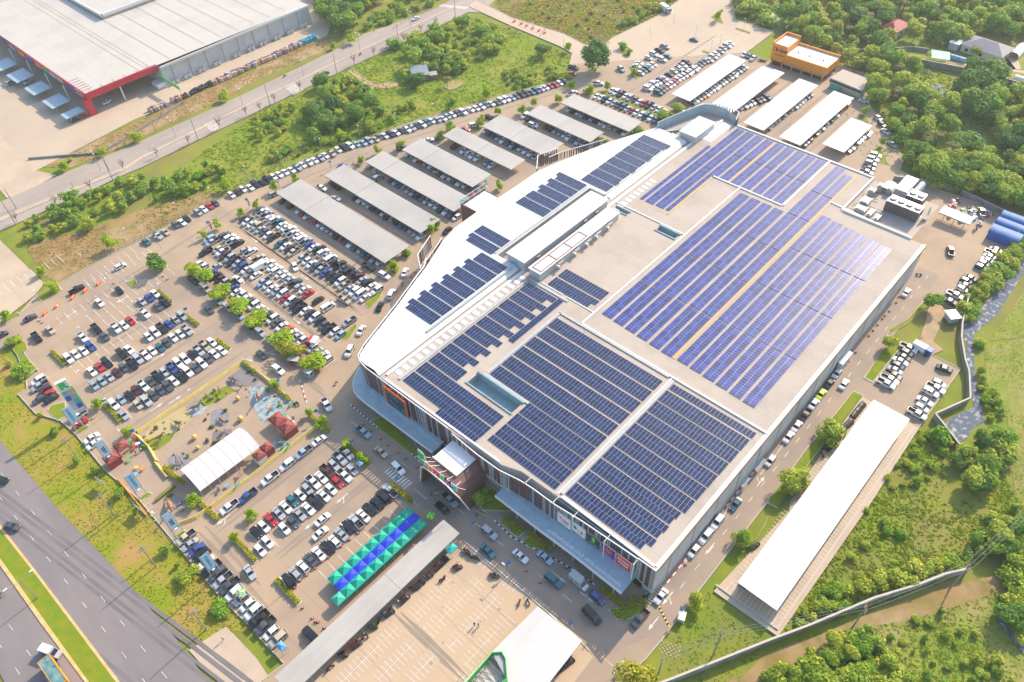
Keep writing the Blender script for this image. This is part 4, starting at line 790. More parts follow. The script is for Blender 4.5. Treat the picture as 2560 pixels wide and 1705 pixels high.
for i in range(21):
    mb=MB(); x=77.2+i*2.55; mb.box(x,118.9,12,x+1.35,121.1,12.07); mobj('skylight',mb,M['sky'])
for i in range(20):
    mb=MB(); x=150+i*2.4; mb.box(x,117.6,12,x+1.25,119.9,12.07); mobj('skylight',mb,M['sky'])
mb=MB(); mb.box(230,116.5,12,245,120.6,12.08); mobj('skylight',mb,M['sky'])
# penthouses on the roof
def penth(x0,x1,y0,y1,z0,z1,roofm,nm='penthouse'):
    mb=MB(); mb.box(x0+.3,y0+.3,z0,x1-.3,y1-.3,z1-.25,0); p=mobj(nm,mb,M['lgrey'])
    mb=MB(); mb.box(x0,y0,z1-.25,x1,y1,z1); r=mb.obj('roof',roofm,p); 
    return p
p1=penth(131,173.5,120.9,128.6,12,16,M['wroof']); p2=penth(131,171.2,114.5,119.5,12,15,M['wroof']); p3=penth(225,238.6,120.2,127.6,11.5,15,M['wroof'])
mb=MB()
for x in (132,139.5,147,154.5): mb.box(x,115,15,x+.18,118.6,15.15)
for y in (115,118.4): mb.box(132,y,15,154.7,y+.2,15.2)
mb.obj('roof_frame',M['rust'],p2)
for x in (139,147,153,158,164):
    mb=MB(); mb.box(x,113.7,13.2,x+2.4,114.7,14.2); mb.box(x-.6,113.2,13.5,x,114.6,14,1); mb.obj('vent_hood',[M['steel'],M['wht']],p2)
for x in (136.5,160,166): 
    mb=MB(); mb.box(x,120.3,14.2,x+1.5,121.1,15); mb.obj('vent_hood',M['steel'],p1)
mb=MB(); mb.box(131.2,124,12.2,131.28,126.5,14.2); mb.obj('door',M['tarp'],p1)
# roof behind the wing: plant court with pipes and a curved parapet
mb=MB(); mb.prism([(223.6,125.3),(224.6,137),(232.4,135.2),(244.2,132),(248.2,129.6),(249.5,121.6),(247,115.2),(246.2,115.2),(246.2,121.5),(223.6,121.5)],11.2,11.4); mobj('court_floor',mb,M['roof'])
mb=MB(); pp=[(224.6,136.9),(232.4,135.1),(244.1,131.9),(247,130.6),(248.9,127.5),(249.4,121.8)]
for a,b in zip(pp,pp[1:]): mb.bar(a,b,.3,(11.4,15.2))
mobj('court_parapet',mb,M['canopy'])
for k in range(5):
    mb=MB(); mb.path([(224.8+.4*k,134-.5*k,12+.1*k),(229,132.6-.5*k,12.2),(239,130-.5*k,12.2),(243,128.8-.4*k,12)],[.22]*4,6); mobj('pipe',mb,M['steel'])
mb=MB(); mb.path([(224.3,124,12.5),(224.3,128.5,12.5),(225.5,130.5,12.5)],[.35]*3,8); mobj('pipe',mb,M['wht'])
# fin screens
def fins(pts,zt,zb,pitch=.85,seed=1,rails=True,wide=(.25,.5)):
    rn=random.Random(seed); mb=MB(); rl=MB()
    L=[0]
    for a,b in zip(pts,pts[1:]): L.append(L[-1]+math.hypot(b[0]-a[0],b[1]-a[1]))
    def at(s):
        for i in range(len(pts)-1):
            if s<=L[i+1] or i==len(pts)-2:
                f=(s-L[i])/(L[i+1]-L[i]); a,b=pts[i],pts[i+1]; return a[0]+(b[0]-a[0])*f,a[1]+(b[1]-a[1])*f,math.atan2(b[1]-a[1],b[0]-a[0]),f,i
    s=.3
    while s<L[-1]-.2:
        x,y,t,f,i=at(s); T=zt if not isinstance(zt,(list,tuple)) else zt[i]+(zt[i+1]-zt[i])*f; B=zb if not isinstance(zb,(list,tuple)) else zb[i]+(zb[i+1]-zb[i])*f
        mb.obox((x,y),t,rn.uniform(*wide),.22,B+.05,T-.05,0 if rn.random()<.6 else 1); s+=pitch*rn.uniform(.75,1.25)
    for i,(a,b) in enumerate(zip(pts,pts[1:])):
        for zz in (zt,zb):
            z0=zz if not isinstance(zz,(list,tuple)) else zz[i]; z1=zz if not isinstance(zz,(list,tuple)) else zz[i+1]
            rl.tube((*a,z0),(*b,z1),.16,n=6)
    return mb,rl
def finscreen(pts,zt,zb,**k):
    mb,rl=fins(pts,zt,zb,**k); o=mobj('fin_screen',mb,[M['fin1'],M['fin2']]); r=rl.obj('rail',M['wht'],o); return o
finscreen([(72.9,95.5),(72.6,108),(72.5,121),(72.5,127.5),(72.9,130.4),(74.2,132.9),(77,134.3)],13,[3.8,3.8,3.8,3.8,4.5,6,8],pitch=.8,seed=2)
finscreen([(77,134.3),(80,135.3),(95,140.1),(104.4,143.5),(112.2,146.2),(115,148.5)],13.2,[8,8.5,9.5,10,10.3,10.3],pitch=.75,seed=3)
finscreen([(72.8,94),(72.4,84.8),(72.6,77.5),(73.8,71.5),(74.1,68),(74.2,61),(75.0,53.5),(75.4,46),(75.8,38)],12,[6,6,5.5,5,5,5,5,5,4],pitch=.7,seed=4,wide=(.3,.5))
finscreen([(75.8,38),(75.6,33)],[12.3,13],[4,3],pitch=.6,seed=5,wide=(.4,.6))
finscreen([(113,149.5),(117.2,155.4),(126.6,159.4)],9.5,[5,4,4],pitch=.9,seed=6); finscreen([(114.9,149.6),(124,153),(127.6,154.6)],10.6,7,pitch=.9,seed=7)
finscreen([(178.6,157.5),(185.7,163.1),(194.6,160)],9.5,4,pitch=.9,seed=8); finscreen([(186,157.9),(190.8,156.8),(209.6,148.9)],10.6,7.5,pitch=1,seed=9)
finscreen([(243,132.8),(247.6,131),(250.4,127),(250.6,117.4),(245,115.4)],15,8,pitch=1.2,seed=10)
# louvre tubes standing out at the front rail
mb=MB()
for y,x in ((70,75.3),(61.5,75.4),(55.5,75.3),(46.2,75.3),(37.9,75)):
    mb=MB(); mb.tube((x-1,y,4.9),(x-1,y,12.4),.13); mb.tube((x-1,y,12.2),(x+1,y,12.2),.08); mobj('screen_post',mb,M['wht'])

# canopies along the front
def canopyf(outp,inp,z,th,nm='entrance_canopy'):
    mb=MB(); poly=outp+inp[::-1]; mb.prism(poly,z-th,z,0)
    for a,b in zip(outp,outp[1:]): mb.bar(a,b,.22,(z-th-.05,z+.1),1)
    return mobj(nm,mb,[M['canopy'],M['wht']])
canopyf([(68.6,98),(68.3,108.5),(68.1,116.6),(67.9,124),(68.0,128),(68.6,130.4),(69.9,132.4),(71.2,133.6),(74,135.4),(76.5,136.1)],[(73,98),(73,110),(73,120),(73,128),(74,131.6),(76.8,134.2)],4.5,.5)
mb=MB(); mb.box(71.5,97.9,4.5,73,127,5.0); mobj('canopy_step',mb,M['canopy'])
canopyf([(70.0,37.6),(70.1,51.8),(69.8,63.5),(69.7,76.5)],[(75.9,37.6),(76,51.8),(75.6,63.5),(73.2,76.5)],5,.7)
mb=MB(); mb.box(72.4,37.8,5,76,75,5.25); mobj('canopy_step',mb,M['canopy'])
for x,y,h in [(70.6,y,4.4) for y in range(40,76,6)]+[(69.4,y,4.1) for y in range(100,130,6)]:
    mb=MB(); mb.tube((x,y,0),(x,y,h),.22,n=8); mobj('canopy_column',mb,M['grey'])
mb=MB(); mb.box(73.0,84,0.1,73.1,127,3.9); mb.box(75.9,36,.1,76.0,76,4.2); mobj('shopfront_glass',mb,M['dglass'])
# Thai lettering lying on the canopy
Rm=Matrix(((0,1,0),(-1,0,0),(0,0,1))).to_4x4()
def lying(x,y,z): return Matrix.Translation((x,y,z))@Rm
o=text('ศูนย์การค้าโรบินสัน ลพบุรี บริการ เปิด-ปิด ตลอดวัน',1.0,lying(71.25,49.5,5.04),M['wht'],ext=.05,bold=.03); o.parent=mall; o.matrix_parent_inverse=Matrix.Translation((-150,-80,0)); LET=o
xs_=[v.co.y for v in o.data.vertices]; w_=max(xs_)-min(xs_)
for v in o.data.vertices: v.co.y=49.6+(v.co.y-(max(xs_)+min(xs_))/2)*21.5/w_
# media screen in an orange frame
t=thing('media_screen','big dark advertising screen in an orange frame on the finned front','screen',(71.75,115.3,0))
mb=MB()
for a in ((0,-4.5,4.3,.35,-3.9,11.4),(0,3.9,4.3,.35,4.5,11.4),(0,-4.5,11.4,.35,4.5,12),(0,-4.5,3.7,.35,4.5,4.3)): mb.box(*a)
f=mb.obj('frame',mat('orange_frame',(.8,.13,.02),.5),t)
mb=MB(); mb.box(.12,-3.9,4.3,.25,3.9,11.4); mb.obj('display',mat('dark_display',(.01,.02,.03),.15,c2=(.02,.16,.14),ns=.45,nd=3,lo=.5,hi=.62),t)
# sign boards on the front
def board(y,x,z0,z1,w,m,label,kind,frame=M['wht']):
    t=thing('sign_board',label,'sign',(x,y,0),group='sign boards on the mall front'); mb=MB(); mb.box(0,-w/2,z0,.25,w/2,z1); mb.obj('board_frame',frame,t)
    mb=MB(); mb.box(-.06,-w/2+.12,z0+.12,-.002,w/2-.12,z1-.12); mb.obj('panel',m,t); return t
FX=Matrix(((0,0,-1),(-1,0,0),(0,1,0))).to_4x4()
def wtext(t,s,size,y,z,m,bold=.0): 
    me=text_mb(s,size,.02,bold); me.transform(Matrix.Translation((-.09,y,z))@FX); me.materials.clear(); me.materials.append(m); return link('lettering',me,t)
def bx_(y): return 75.0-.35
navy=mat('navy_ink',(.03,.08,.35),.5); rd=mat('red_ink',(.75,.02,.03),.5); lim=mat('lime_ink',(.25,.75,.03),.5); org=mat('orange_ink',(.9,.2,.02),.5); gn=mat('dark_green_board',(.01,.06,.05),.5); yel=mat('yellow_ink',(.8,.6,.03),.5); aq=mat('aqua_ink',(.03,.55,.5),.5); mag=mat('magenta_ink',(.65,.02,.35),.5)
t=board(57.9,74.2,5.8,9.9,3.9,M['wht'],'white sign with red lettering, first of the five boards','r'); wtext(t,'Tops',1.5,0,8.2,rd,.04); wtext(t,'market',.75,0,6.9,M['grey'])
t=board(53.8,74.7,5.6,9.6,3.9,M['wht'],'white sign with blue, yellow and red characters, second board','b'); wtext(t,'B',1.6,1.0,7.8,navy,.05); wtext(t,'2',1.1,0,7.4,yel,.05); wtext(t,'S',1.6,-.9,7.4,rd,.05)
t=board(49.5,74.8,5.5,9.5,4.0,gn,'dark green sign with a lime swirl emblem, middle board','s',M['lgrey']); wtext(t,'S',2.2,0,8,lim,.12); wtext(t,'SUPERSPORTS',.42,0,6.3,M['wht'])
t=board(45.3,75,5.4,9.5,4.0,M['purple'],'purple sign with an orange flower emblem, fourth board','p')
mb=MB()
for k in range(6):
    a=k*PI/3; mb.prism([( -.0,0)]*0+[(math.cos(a+u)*r,math.sin(a+u)*r) for u,r in ((-.5,.25),(-.4,.9),(0,1.15),(.4,.9),(.5,.25))],0,.03)
me=mb.mesh('flower_emblem',org); me.transform(Matrix.Translation((-.1,0,7.9))@FX); link('flower_emblem',me,t); wtext(t,'powerbuy',.5,0,6.1,M['wht'])
t=board(41.0,75.1,5.0,9.3,4.2,rd,'red sign with white capital lettering, board nearest the corner','f'); wtext(t,'FOOD',1.15,0,7.9,M['wht'],.04); wtext(t,'PARK',1.15,0,6.5,M['wht'],.04)
# brown entrance portal with the big letters
por=thing('entrance_portal','curved brown entrance portal with a white top over the front road','portal',(67.5,88.5,0))
def pobj(nm,mb,m,par=por):
    o=mb.obj(nm,m,par); return o
# profile across y, extruded along x: straight leg on the left, sweeping curve to the ground on the right
pr=[(9.4,0),(8.6,0)]
prof=[(8.0,0),(7.2,4.5),(6.6,7.6),(5.8,8.8),(4.4,9.3),(-3.2,9.1),(-5.2,8.3),(-6.4,6.2),(-7.0,3.2),(-7.7,0)]
inner=[(7.3,0),(6.5,4.4),(6.0,7.0),(5.3,8.0),(4.2,8.5),(-3.0,8.3),(-4.6,7.6),(-5.7,5.8),(-6.3,3),(-7.0,0)]
mb=MB()
def xs_of(i,z): return -5.3+ (2.6 if i>=7 else 0)*(1-z/9)*.9, 5.2 if z>5 else 4.2-1.0*(1-z/9)
for i in range(len(prof)-1):
    q=[]
    (ya,za),(yb,zb)=prof[i],prof[i+1]; xa,xA=xs_of(i,za); xb,xB=xs_of(i+1,zb)
    mb.face([(xa,ya,za),(xA,ya,za),(xB,yb,zb),(xb,yb,zb)])
    (yc,zc),(yd,zd)=inner[i],inner[i+1]
    mb.face([(xa,yc,zc),(xb,yd,zd),(xB,yd,zd),(xA,yc,zc)])
    mb.face([(xa,ya,za),(xb,yb,zb),(xb,yd,zd),(xa,yc,zc)]); mb.face([(xA,ya,za),(xA,yc,zc),(xB,yd,zd),(xB,yb,zb)])
pobj('shell',mb,M['brown'])
mb=MB()
for i in range(len(prof)-1):
    (ya,za),(yb,zb)=prof[i],prof[i+1]; mb.tube((xs_of(i,za)[0]-.05,ya,za),(xs_of(i+1,zb)[0]-.05,yb,zb),.2,n=6)
pobj('arch_rim',mb,M['wht'])
mb=MB(); mb.box(-1.8,-3.1,8.9,5.3,5.4,9.45); mb.box(-2.0,-3.2,9.3,-1.7,5.5,9.9); mb.box(-1.8,-3.25,9.4,5.3,-3.1,9.8)
pobj('top_deck',mb,M['wht'])
FX2=FX
def big(par,s,y,z,size,m,x=-5.2,bold=.06):
    bk=text_mb(s,size,.05,bold+.10); bk.transform(Matrix.Translation((x+.2,y,z))@FX2); bk.materials.clear(); bk.materials.append(M['wht']); link('letter_backing',bk,par)
    me=text_mb(s,size,.12,bold); me.transform(Matrix.Translation((x,y,z))@FX2); me.materials.clear(); me.materials.append(m); return link('letter',me,par)
sg=thing('roof_sign','colourful free standing letters in a row along the portal edge','sign',(67.5,88.5,0))
for k,(ch,m) in enumerate(zip('LIFESTYLE',(org,org,rd,mag,lim,M['teal'],mag,navy,aq))): big(sg,ch,3.5-k*1.16+(.3 if k==1 else 0),10.7,2.5,m,bold=.09)
big(sg,'R',6.6,11.4,4.2,M['green'],-4.4,.25); big(sg,'Robinson',5.6,9.7,1.0,M['green'],-4.8,.05)
mb=MB()
for y in (-6,-3,0,3,5,7.4): mb.tube((-5,y,9.2),(-5,y,11.6),.06); mb.tube((-5,y,11.4),(-2.2,y*.8,9.2),.06)
for z in (9.7,11.6): mb.tube((-5,-6.6,z),(-5,7.6,z),.07)
mb.tube((-4.9,-6.5,11.3),(-3,-7.2,8.8),.07)
mb.obj('sign_frame',M['wht'],sg)
# second portal on the far side of the white wing, its letters seen from behind
po2=thing('side_portal','brown box portal on the car park side of the white wing','portal',(151,158,0))
mb=MB(); mb.box(-5.9,-4,0,-5.6,5.4,10.3); mb.box(-5.6,4.9,6,6,5.4,10.3); mb.box(5.7,-3,0,6,5.4,9.6); mb.box(-5.6,-5,9.2,5.7,4.9,9.5,1)
mb.obj('shell',[M['brown'],M['wht']],po2)
sg2=thing('side_sign','free standing letters seen from behind on the car park side portal','sign',(151,163.2,0))
BX=Matrix(((-1,0,0),(0,0,1),(0,1,0))).to_4x4()
for k,(ch,m) in enumerate(zip('LIFESTYLE',(aq,M['teal'],navy,mag,mag,M['teal'],lim,aq,aq))):
    me=text_mb(ch,1.9,.1,.05); me.transform(Matrix.Translation((3.6-k*1.15,0,11.4))@BX); me.materials.clear(); me.materials.append(m); link('letter',me,sg2)
me=text_mb('R',3,.1,.15); me.transform(Matrix.Translation((6.6,0,12))@BX); me.materials.clear(); me.materials.append(M['teal']); link('letter',me,sg2)
mb=MB()
for x in (-6,-3,0,3,6.4): mb.tube((x,-.2,10),(x,-.2,12.4),.06); mb.tube((x,-.2,12.2),(x,-2,10),.06)
for z in (10.5,12.3): mb.tube((-6.4,-.2,z),(7.6,-.2,z),.07)
mb.obj('sign_frame',M['wht'],sg2)
# small things on the mall: side steps, hanging louvres, planters boxes and service canopy
for (x,y,l) in ((114,31.9,3.6),(120.5,31.9,5)):
    t=thing('louvre_rack','blue grey slatted plant rack against the side wall'+(', nearer the corner' if x<118 else ', farther from the corner'),'rack',(x,y,0),group='slatted racks by the side wall'); mb=MB()
    for i in range(int(l/.4)): mb.box(i*.4,0,2.2,i*.4+.2,1.1,2.35)
    mb.obj('slats',M['canopy'],t); mb=MB()
    for a in (0,l): mb.tube((a,0,0),(a,0,2.2),.06); mb.tube((a,1.1,0),(a,1.1,2.2),.06)
    mb.obj('posts',M['steel'],t)
mb=MB()
for i in range(9): mb.box(73.4+i*.75,32.2-.05*i,0,73.75+i*.75,34,.16+.0*i)
tag(mb.obj('corner_steps',M['kerb']),'striped concrete ramp steps at the mall corner','steps')
t=thing('service_canopy','white box canopy on the side wall near the service yard','canopy',(170,31.6,0)); mb=MB(); mb.box(-3,0,3.6,3.2,1.5,3.9); mb.obj('roof',M['wht'],t); mb=MB(); mb.box(-2.8,.2,0,3,1.4,3.5); mb.obj('cabinet',M['lgrey'],t)
# ---------------------------------------------------------------- solar rows
NSOL=[0]
def solar(label,group,z,m,rects,depth_axis,sub):
    """rects: list of (x0,x1,y0,y1); modules laid out inside each"""
    mb=MB(); fr=MB()
    for (x0,x1,y0,y1) in rects:
        fr.box(x0,y0,z+.10,x1,y1,z+.17)
        nx=max(1,round((x1-x0)/sub[0])); ny=max(1,round((y1-y0)/sub[1])); dx=(x1-x0)/nx; dy=(y1-y0)/ny; g=.026
        for i in range(nx):
            for j in range(ny):
                a,b=x0+i*dx+g,x0+(i+1)*dx-g; c,d=y0+j*dy+g,y0+(j+1)*dy-g
                mb.face([(a,c,z+.19),(b,c,z+.19),(b,d,z+.19),(a,d,z+.19)])
    o=fr.obj('solar_panel_row',M['pvf']); tag(o,label,'solar panels',group); c=mb.obj('cells',m,o); return o
D=M['pv']; B=M['pvb']; S2=(2.08,1.04)
g='rows of solar panels on the right front roof'
solar('short single depth row of solar panels at the back of the right front roof',g,12,D,[(121.2,123.3,35.8,60.7)],0,S2)
for k in range(9):
    b=78.1+4.76*k; y0=36.8+(.0 if k else .0)-.1*k
    r=[(b,b+4.2,y0,60.8)] if k not in (0,1,2) else [(b,b+2.1,y0+(2.1 if k==0 else 1),60.8),(b+2.1,b+4.2,y0+.6,60.8)]
    solar('dark solar row, %s from the front edge on the right front roof'%ordn(k+1),g,12,D,r,0,S2)
g='rows of solar panels on the middle front roof'
solar('single depth dark solar row along the front edge of the middle roof',g,12,D,[(77.4,79.5,63.4,85.8)],0,S2)
for k in range(9):
    b=(79.9,84.5,89.1,93.7,98.5,103.4,108.3,113.2,118.1)[k]; 
    solar('dark solar row, %s double row from the front edge of the middle roof'%ordn(k+1),g,12,D,[(b,b+4.15,63.4,85.7 if k<3 else 100.5)],0,S2)
g='rows of solar panels on the left front roof'
solar('short single dark solar row nearest the front portal on the left roof',g,12,D,[(74.5,76.4,87.7,102.1)],0,S2)
for k in range(11):
    b=76.6+4.77*k; 
    r=[(b,b+4.15,87.6,117)] if k<2 else [(b,b+4.15,105.6,117)] if k==2 else [(b,b+2.08,107.8,117),(b+2.08,b+4.15,105.6,117)]
    solar('dark solar row, %s from the finned front on the left roof'%ordn(k+1),g,12,D,r,0,S2)
solar('long narrow dark solar strip running back beside the left rows',g,12,D,[(106.5,128.8,103.4,105.4)],1,(1.04,2.0))
g='rows of solar panels on the white wing'
for k in range(7):
    b=95.7+4.78*k; solar('dark solar row, %s from the rounded corner of the white wing'%ordn(k+1),g,13,D,[(b,b+2.1,125.8,136.9),(b+2.1,b+4.25,125.8,138.2 if k<6 else 137)],0,S2)
solar('dark solar row on the wing just past the gap, lower of two',g,13,D,[(129.8,131.9,133.9,145.3),(131.9,133.9,133.9,146.4)],0,S2)
solar('dark solar row on the wing just past the gap, upper of two',g,13,D,[(134.6,138.8,133.9,146.4)],0,S2)
for k in range(5):
    b=155.1+4.78*k; solar('dark solar row, %s of the group behind the side portal on the wing'%ordn(k+1),g,13,D,[(b,b+2.1,134,146.4 if k<2 else 145.2),(b+2.1,b+4.2,134,146.4)],0,S2)
for k in range(8):
    b=179.7+4.76*k; solar('dark solar row, %s of the group at the far end of the wing'%ordn(k+1),g,13,D,[(b,b+2.1,125.4+(k+1)%2,137.7),(b+2.1,b+4.2,126.4 if k<7 else 125.4,137.7)],0,S2)
g='pair of solar rows by the roof penthouses'
solar('dark solar row beside the penthouses, farther of the pair',g,12,D,[(136.6,140.7,95.4,112.1)],0,S2)
solar('dark solar row beside the penthouses, nearer of the pair',g,12,D,[(131.6,133.7,96.6,112.1),(133.7,135.8,95.3,112.1)],0,S2)
g='long blue solar strips on the big back roof'; SB=(1.0,1.75)
for k,y in enumerate((91.7,87.4,83.1,78.8,74.3,70.1)):
    xe=209.7 if k<4 else 244.8-.0 if k==4 else 242
    segs=[]; cuts=[132-.25*k]+[132+19.4*i for i in (1,2,3)]+([209.7] if k<4 else [209.7,225.8,xe] )
    for a,b in zip(cuts,cuts[1:]): segs.append((a+.25,b-.25,y-3.5,y))
    solar('long blue solar strip, %s from the tan middle roof, left of the orange walkway'%ordn(k+1),g,12,B,segs,1,SB)
for k in range(6):
    y=65-4.22*k; xe=215.8-.45*k; cuts=[131-.22*k]+[131+21*i for i in (1,2,3)]+[xe]
    solar('long blue solar strip, %s to the right of the orange walkway'%ordn(k+1),g,12,B,[(a+.25,b-.25,y-3.5,y) for a,b in zip(cuts,cuts[1:])],1,SB)
g='blue solar strips on the farthest roof corner'
solar('single width blue solar strip at the wing side of the farthest roof',g,12,B,[(185,227.3,114.8,116.2)],1,(1,1.4))
for k,(y,x0) in enumerate(((114,185),(110,185.3),(106,211.5),(101.9,212.2),(97.6,212.3),(93.5,212.4),(89.3,212.5),(85.3,212.3),(81.3,212.4))):
    segs=[(x0,x0+(244.7-x0)/2-.2,y-3.3,y),(x0+(244.7-x0)/2+.2,244.7,y-3.3,y)]
    if k==2: segs.append((185.5,211.3,y-1.5,y))
    solar('blue solar strip, %s from the wing on the farthest roof corner'%ordn(k+1),g,12,B,segs,1,(1,1.68))
# ---------------------------------------------------------------- rooftop plant
def cooling(x,y,n,label):
    t=thing('cooling_tower',label,'cooling tower',(x,y,11.2),group='cooling towers on the mall roof'); mb=MB(); w=2.7
    mb.box(0,0,.6,4.6,n*w,3.9); mb.obj('casing',M['dsteel'],t)
    for k in range(n):
        mb=MB(); mb.box(.1,k*w+.12,3.9,4.5,(k+1)*w-.12,4.3); mb.prism([(2.3+1.15*math.cos(a*PI/6),(k+.5)*w+1.1*math.sin(a*PI/6)) for a in range(12)],4.3,4.75,1); mb.obj('fan_deck',[M['steel'],M['grey']],t)
    mb=MB()
    for k in range(n*2+1): mb.box(-.06,k*w/2-.04,.6,0,k*w/2+.04,3.9)
    mb.obj('ribs',M['wood'],t); mb=MB(); mb.box(-.4,-.1,0,4.8,n*w+.1,.55); mb.obj('base',M['steel'],t)
cooling(231.5,40.5,4,'row of four dark cooling towers on the mall roof'); cooling(238.5,42.3,2,'pair of dark cooling towers behind the larger row')
for k,(x,y,w,d,h) in enumerate(((229,56,4,2.6,1.6),(225,55,3,3.4,1.2),(224.2,52.6,4,1.4,1.4),(236,57,2.4,2,2),(240,56,2.2,1.6,2.4),(224,50,3,1.4,1.1),(241,53.2,2.4,1.6,1.8))):
    t=thing('chiller_unit','grey and white chiller unit, %s of the cluster beside the cooling towers'%ordn(k+1),'chiller',(x,y,11.2),group='chillers on the mall roof'); mb=MB(); mb.box(0,0,.2,w,d,h+.4); mb.box(.2,.2,h+.4,w-.2,d-.2,h+.55,1); mb.obj('cabinet',[M['steel'],M['lgrey']],t)
    mb=MB(); mb.tube((w,.4,.6),(w+2.5,.4,.6),.16); mb.tube((w+2.5,.4,.6),(w+2.5,-1.5,.6),.16); mb.tube((.5,d,.5),(.5,d+1.6,.5),.14); mb.obj('pipes',M['steel'],t)
mb=MB(); mb.prism([(222,38.2),(246,38.2),(246,61),(222,61)],11.0,11.18); mobj('plant_deck',mb,M['roof'])
mb=MB()
for k in range(6): mb.path([(231+k*.5,39.4,11.6+.2*k),(235,38.8-.1*k,11.8),(240,39.2,11.8+.1*k),(243.5,40,11.6)],[.13]*4,6)
mobj('pipe',mb,M['dsteel'])
def arched(name,x0,x1,y0,y1,z0,rise,m,label,cat,along='x',n=10,group=None,wall=None):
    t=thing(name,label,cat,((x0+x1)/2,(y0+y1)/2,0),group=group); hx,hy=(x1-x0)/2,(y1-y0)/2; mb=MB(); pts=[]
    for i in range(n+1):
        a=PI*i/n; pts.append((-math.cos(a),math.sin(a)*rise))
    for (u,z),(v,w) in zip(pts,pts[1:]):
        for th in (0,-.05):
            if along=='x': q=[(-hx,u*hy,z0+z+th),(hx,u*hy,z0+z+th),(hx,v*hy,z0+w+th),(-hx,v*hy,z0+w+th)]
            else: q=[(u*hx,-hy,z0+z+th),(u*hx,hy,z0+z+th),(v*hx,hy,z0+w+th),(v*hx,-hy,z0+w+th)]
            mb.face(q if th==0 else q[::-1])
    mb.obj('roof',m,t)
    mb=MB()
    for sx in (-1,1):
        for sy in (-1,1): mb.tube((sx*(hx-.2),sy*(hy-.2),0),(sx*(hx-.2),sy*(hy-.2),z0+.1),.08)
    mb.obj('posts',M['steel'],t)
    if wall:
        mb=MB(); mb.box(-hx+.15,-hy+.15,0,hx-.15,hy-.15,z0-.05); mb.obj('wall',wall,t)
    return t
arched('arched_shelter',241.8,247,52.8,57.2,11.6,1.3,M['wht'],'white arched shelter behind the chillers','shelter','x')
arched('barrel_roof',242,252.2,45.9,48,12.5,1.2,M['lgrey'],'pale barrel vaulted duct house behind the cooling towers','duct house','x',wall=M['lgrey'])
t=thing('plant_room','flat white roofed plant room between the shelter and the barrel vault','plant room',(247.4,50.6,0)); mb=MB(); mb.box(-4.8,-1.9,10,4.8,1.9,13.6); mb.obj('wall',M['lgrey'],t); mb=MB(); mb.box(-5,-2.1,13.6,5,2.1,13.8); mb.obj('roof',M['wht'],t)
for (x,y,h) in ((225.5,98,9.),(230.4,78.5,8.5)): pass
for k,(x,y,h,lb) in enumerate(((248.5,98.5,17,'near the second white carport'),(257.5,99.5,17,'by the middle white carports'),(121,89.5,16,'above the front seam of the roof'),(247,47,16,'beside the cooling towers'))):
    t=thing('lightning_mast','thin steel lightning mast '+lb,'mast',(x,y,0 if k!=2 else 12),group='lightning masts'); mb=MB(); hh=h-12 if k==2 else h; mb.tube((0,0,0),(0,0,hh),.07,.03); mb.obj('pole',M['steel'],t); mb=MB(); mb.tube((-.35,0,hh-.6),(.35,0,hh-.6),.03); mb.obj('crossarm',M['steel'],t)
# ---------------------------------------------------------------- car park shelters
def carport(x0,x1,y0,y1,z,rm,label,group,long='y',name='carport',tilt=.25,brk=.55):
    t=thing(name,label,'carport',((x0+x1)/2,(y0+y1)/2,0),group=group); hx,hy=(x1-x0)/2,(y1-y0)/2; mb=MB()
    if long=='y':
        for a,b,dz in ((-hy,-hy+2*hy*brk,0),(-hy+2*hy*brk,hy,.1)):
            v=[(-hx,a,z+dz),(hx,a,z+dz+tilt),(hx,b,z+dz+tilt),(-hx,b,z+dz)]; w=[(x,y,q-.14) for x,y,q in v]
            mb.idx(v+w,[(0,1,2,3),(7,6,5,4),(0,4,5,1),(1,5,6,2),(2,6,7,3),(3,7,4,0)])
    else:
        for a,b,dz in ((-hx,-hx+2*hx*brk,0),(-hx+2*hx*brk,hx,.05)):
            v=[(a,-hy,z+dz),(b,-hy,z+dz),(b,hy,z+dz+tilt),(a,hy,z+dz+tilt)]; w=[(x,y,q-.14) for x,y,q in v]
            mb.idx(v+w,[(0,1,2,3),(7,6,5,4),(0,4,5,1),(1,5,6,2),(2,6,7,3),(3,7,4,0)])
    mb.obj('roof',rm,t)
    n=max(3,int(max(hx,hy)*2/9))
    for i in range(n):
        f=-1+2*(i+.5)/n; mb=MB()
        p=(0,f*hy) if long=='y' else (f*hx,0)
        mb.tube((*p,0),(*p,z-.2),.13,n=6)
        for s in (-1,1):
            q=(s*hx*.85,p[1]) if long=='y' else (p[0],s*hy*.85)
            mb.tube((*p,z-1.2),(*q,z-.25),.08)
        mb.obj('post',M['steel'],t)
    mb=MB()
    if long=='y':
        for s in (-1,1): mb.box(s*hx-.06,-hy,z-.35,s*hx+.06,hy,z-.15)
    else:
        for s in (-1,1): mb.box(-hx,s*hy-.06,z-.35,hx,s*hy+.06,z-.15)
    mb.obj('edge_beam',M['steel'],t)
    return t
GC=[(111.9,123.2,167,228.6),(130.6,140.2,169.4,223.4),(146.8,156.2,169.2,218.6),(161.8,172,174.5,213.8),(179.4,187.5,171,208.7),(194.6,205.8,167,201.2),(213.4,222.2,159.7,193.4),(229.3,238.2,152.4,188.3)]
for k,g in enumerate(GC):
    carport(*g,3,M['groof'],'long grey metal carport, %s from the packed open car park'%ordn(k+1),'grey carports behind the white wing',brk=(.72,.66,.8,.7,.5,.55,.5,.6)[k])
WC=[(264.6,310.6,146.9,156.1),(265,310.8,128.3,138.6),(263.6,309.8,111.8,120.8),(263.1,309.2,95.6,104.6),(269.1,293.7,80.6,89.4)]
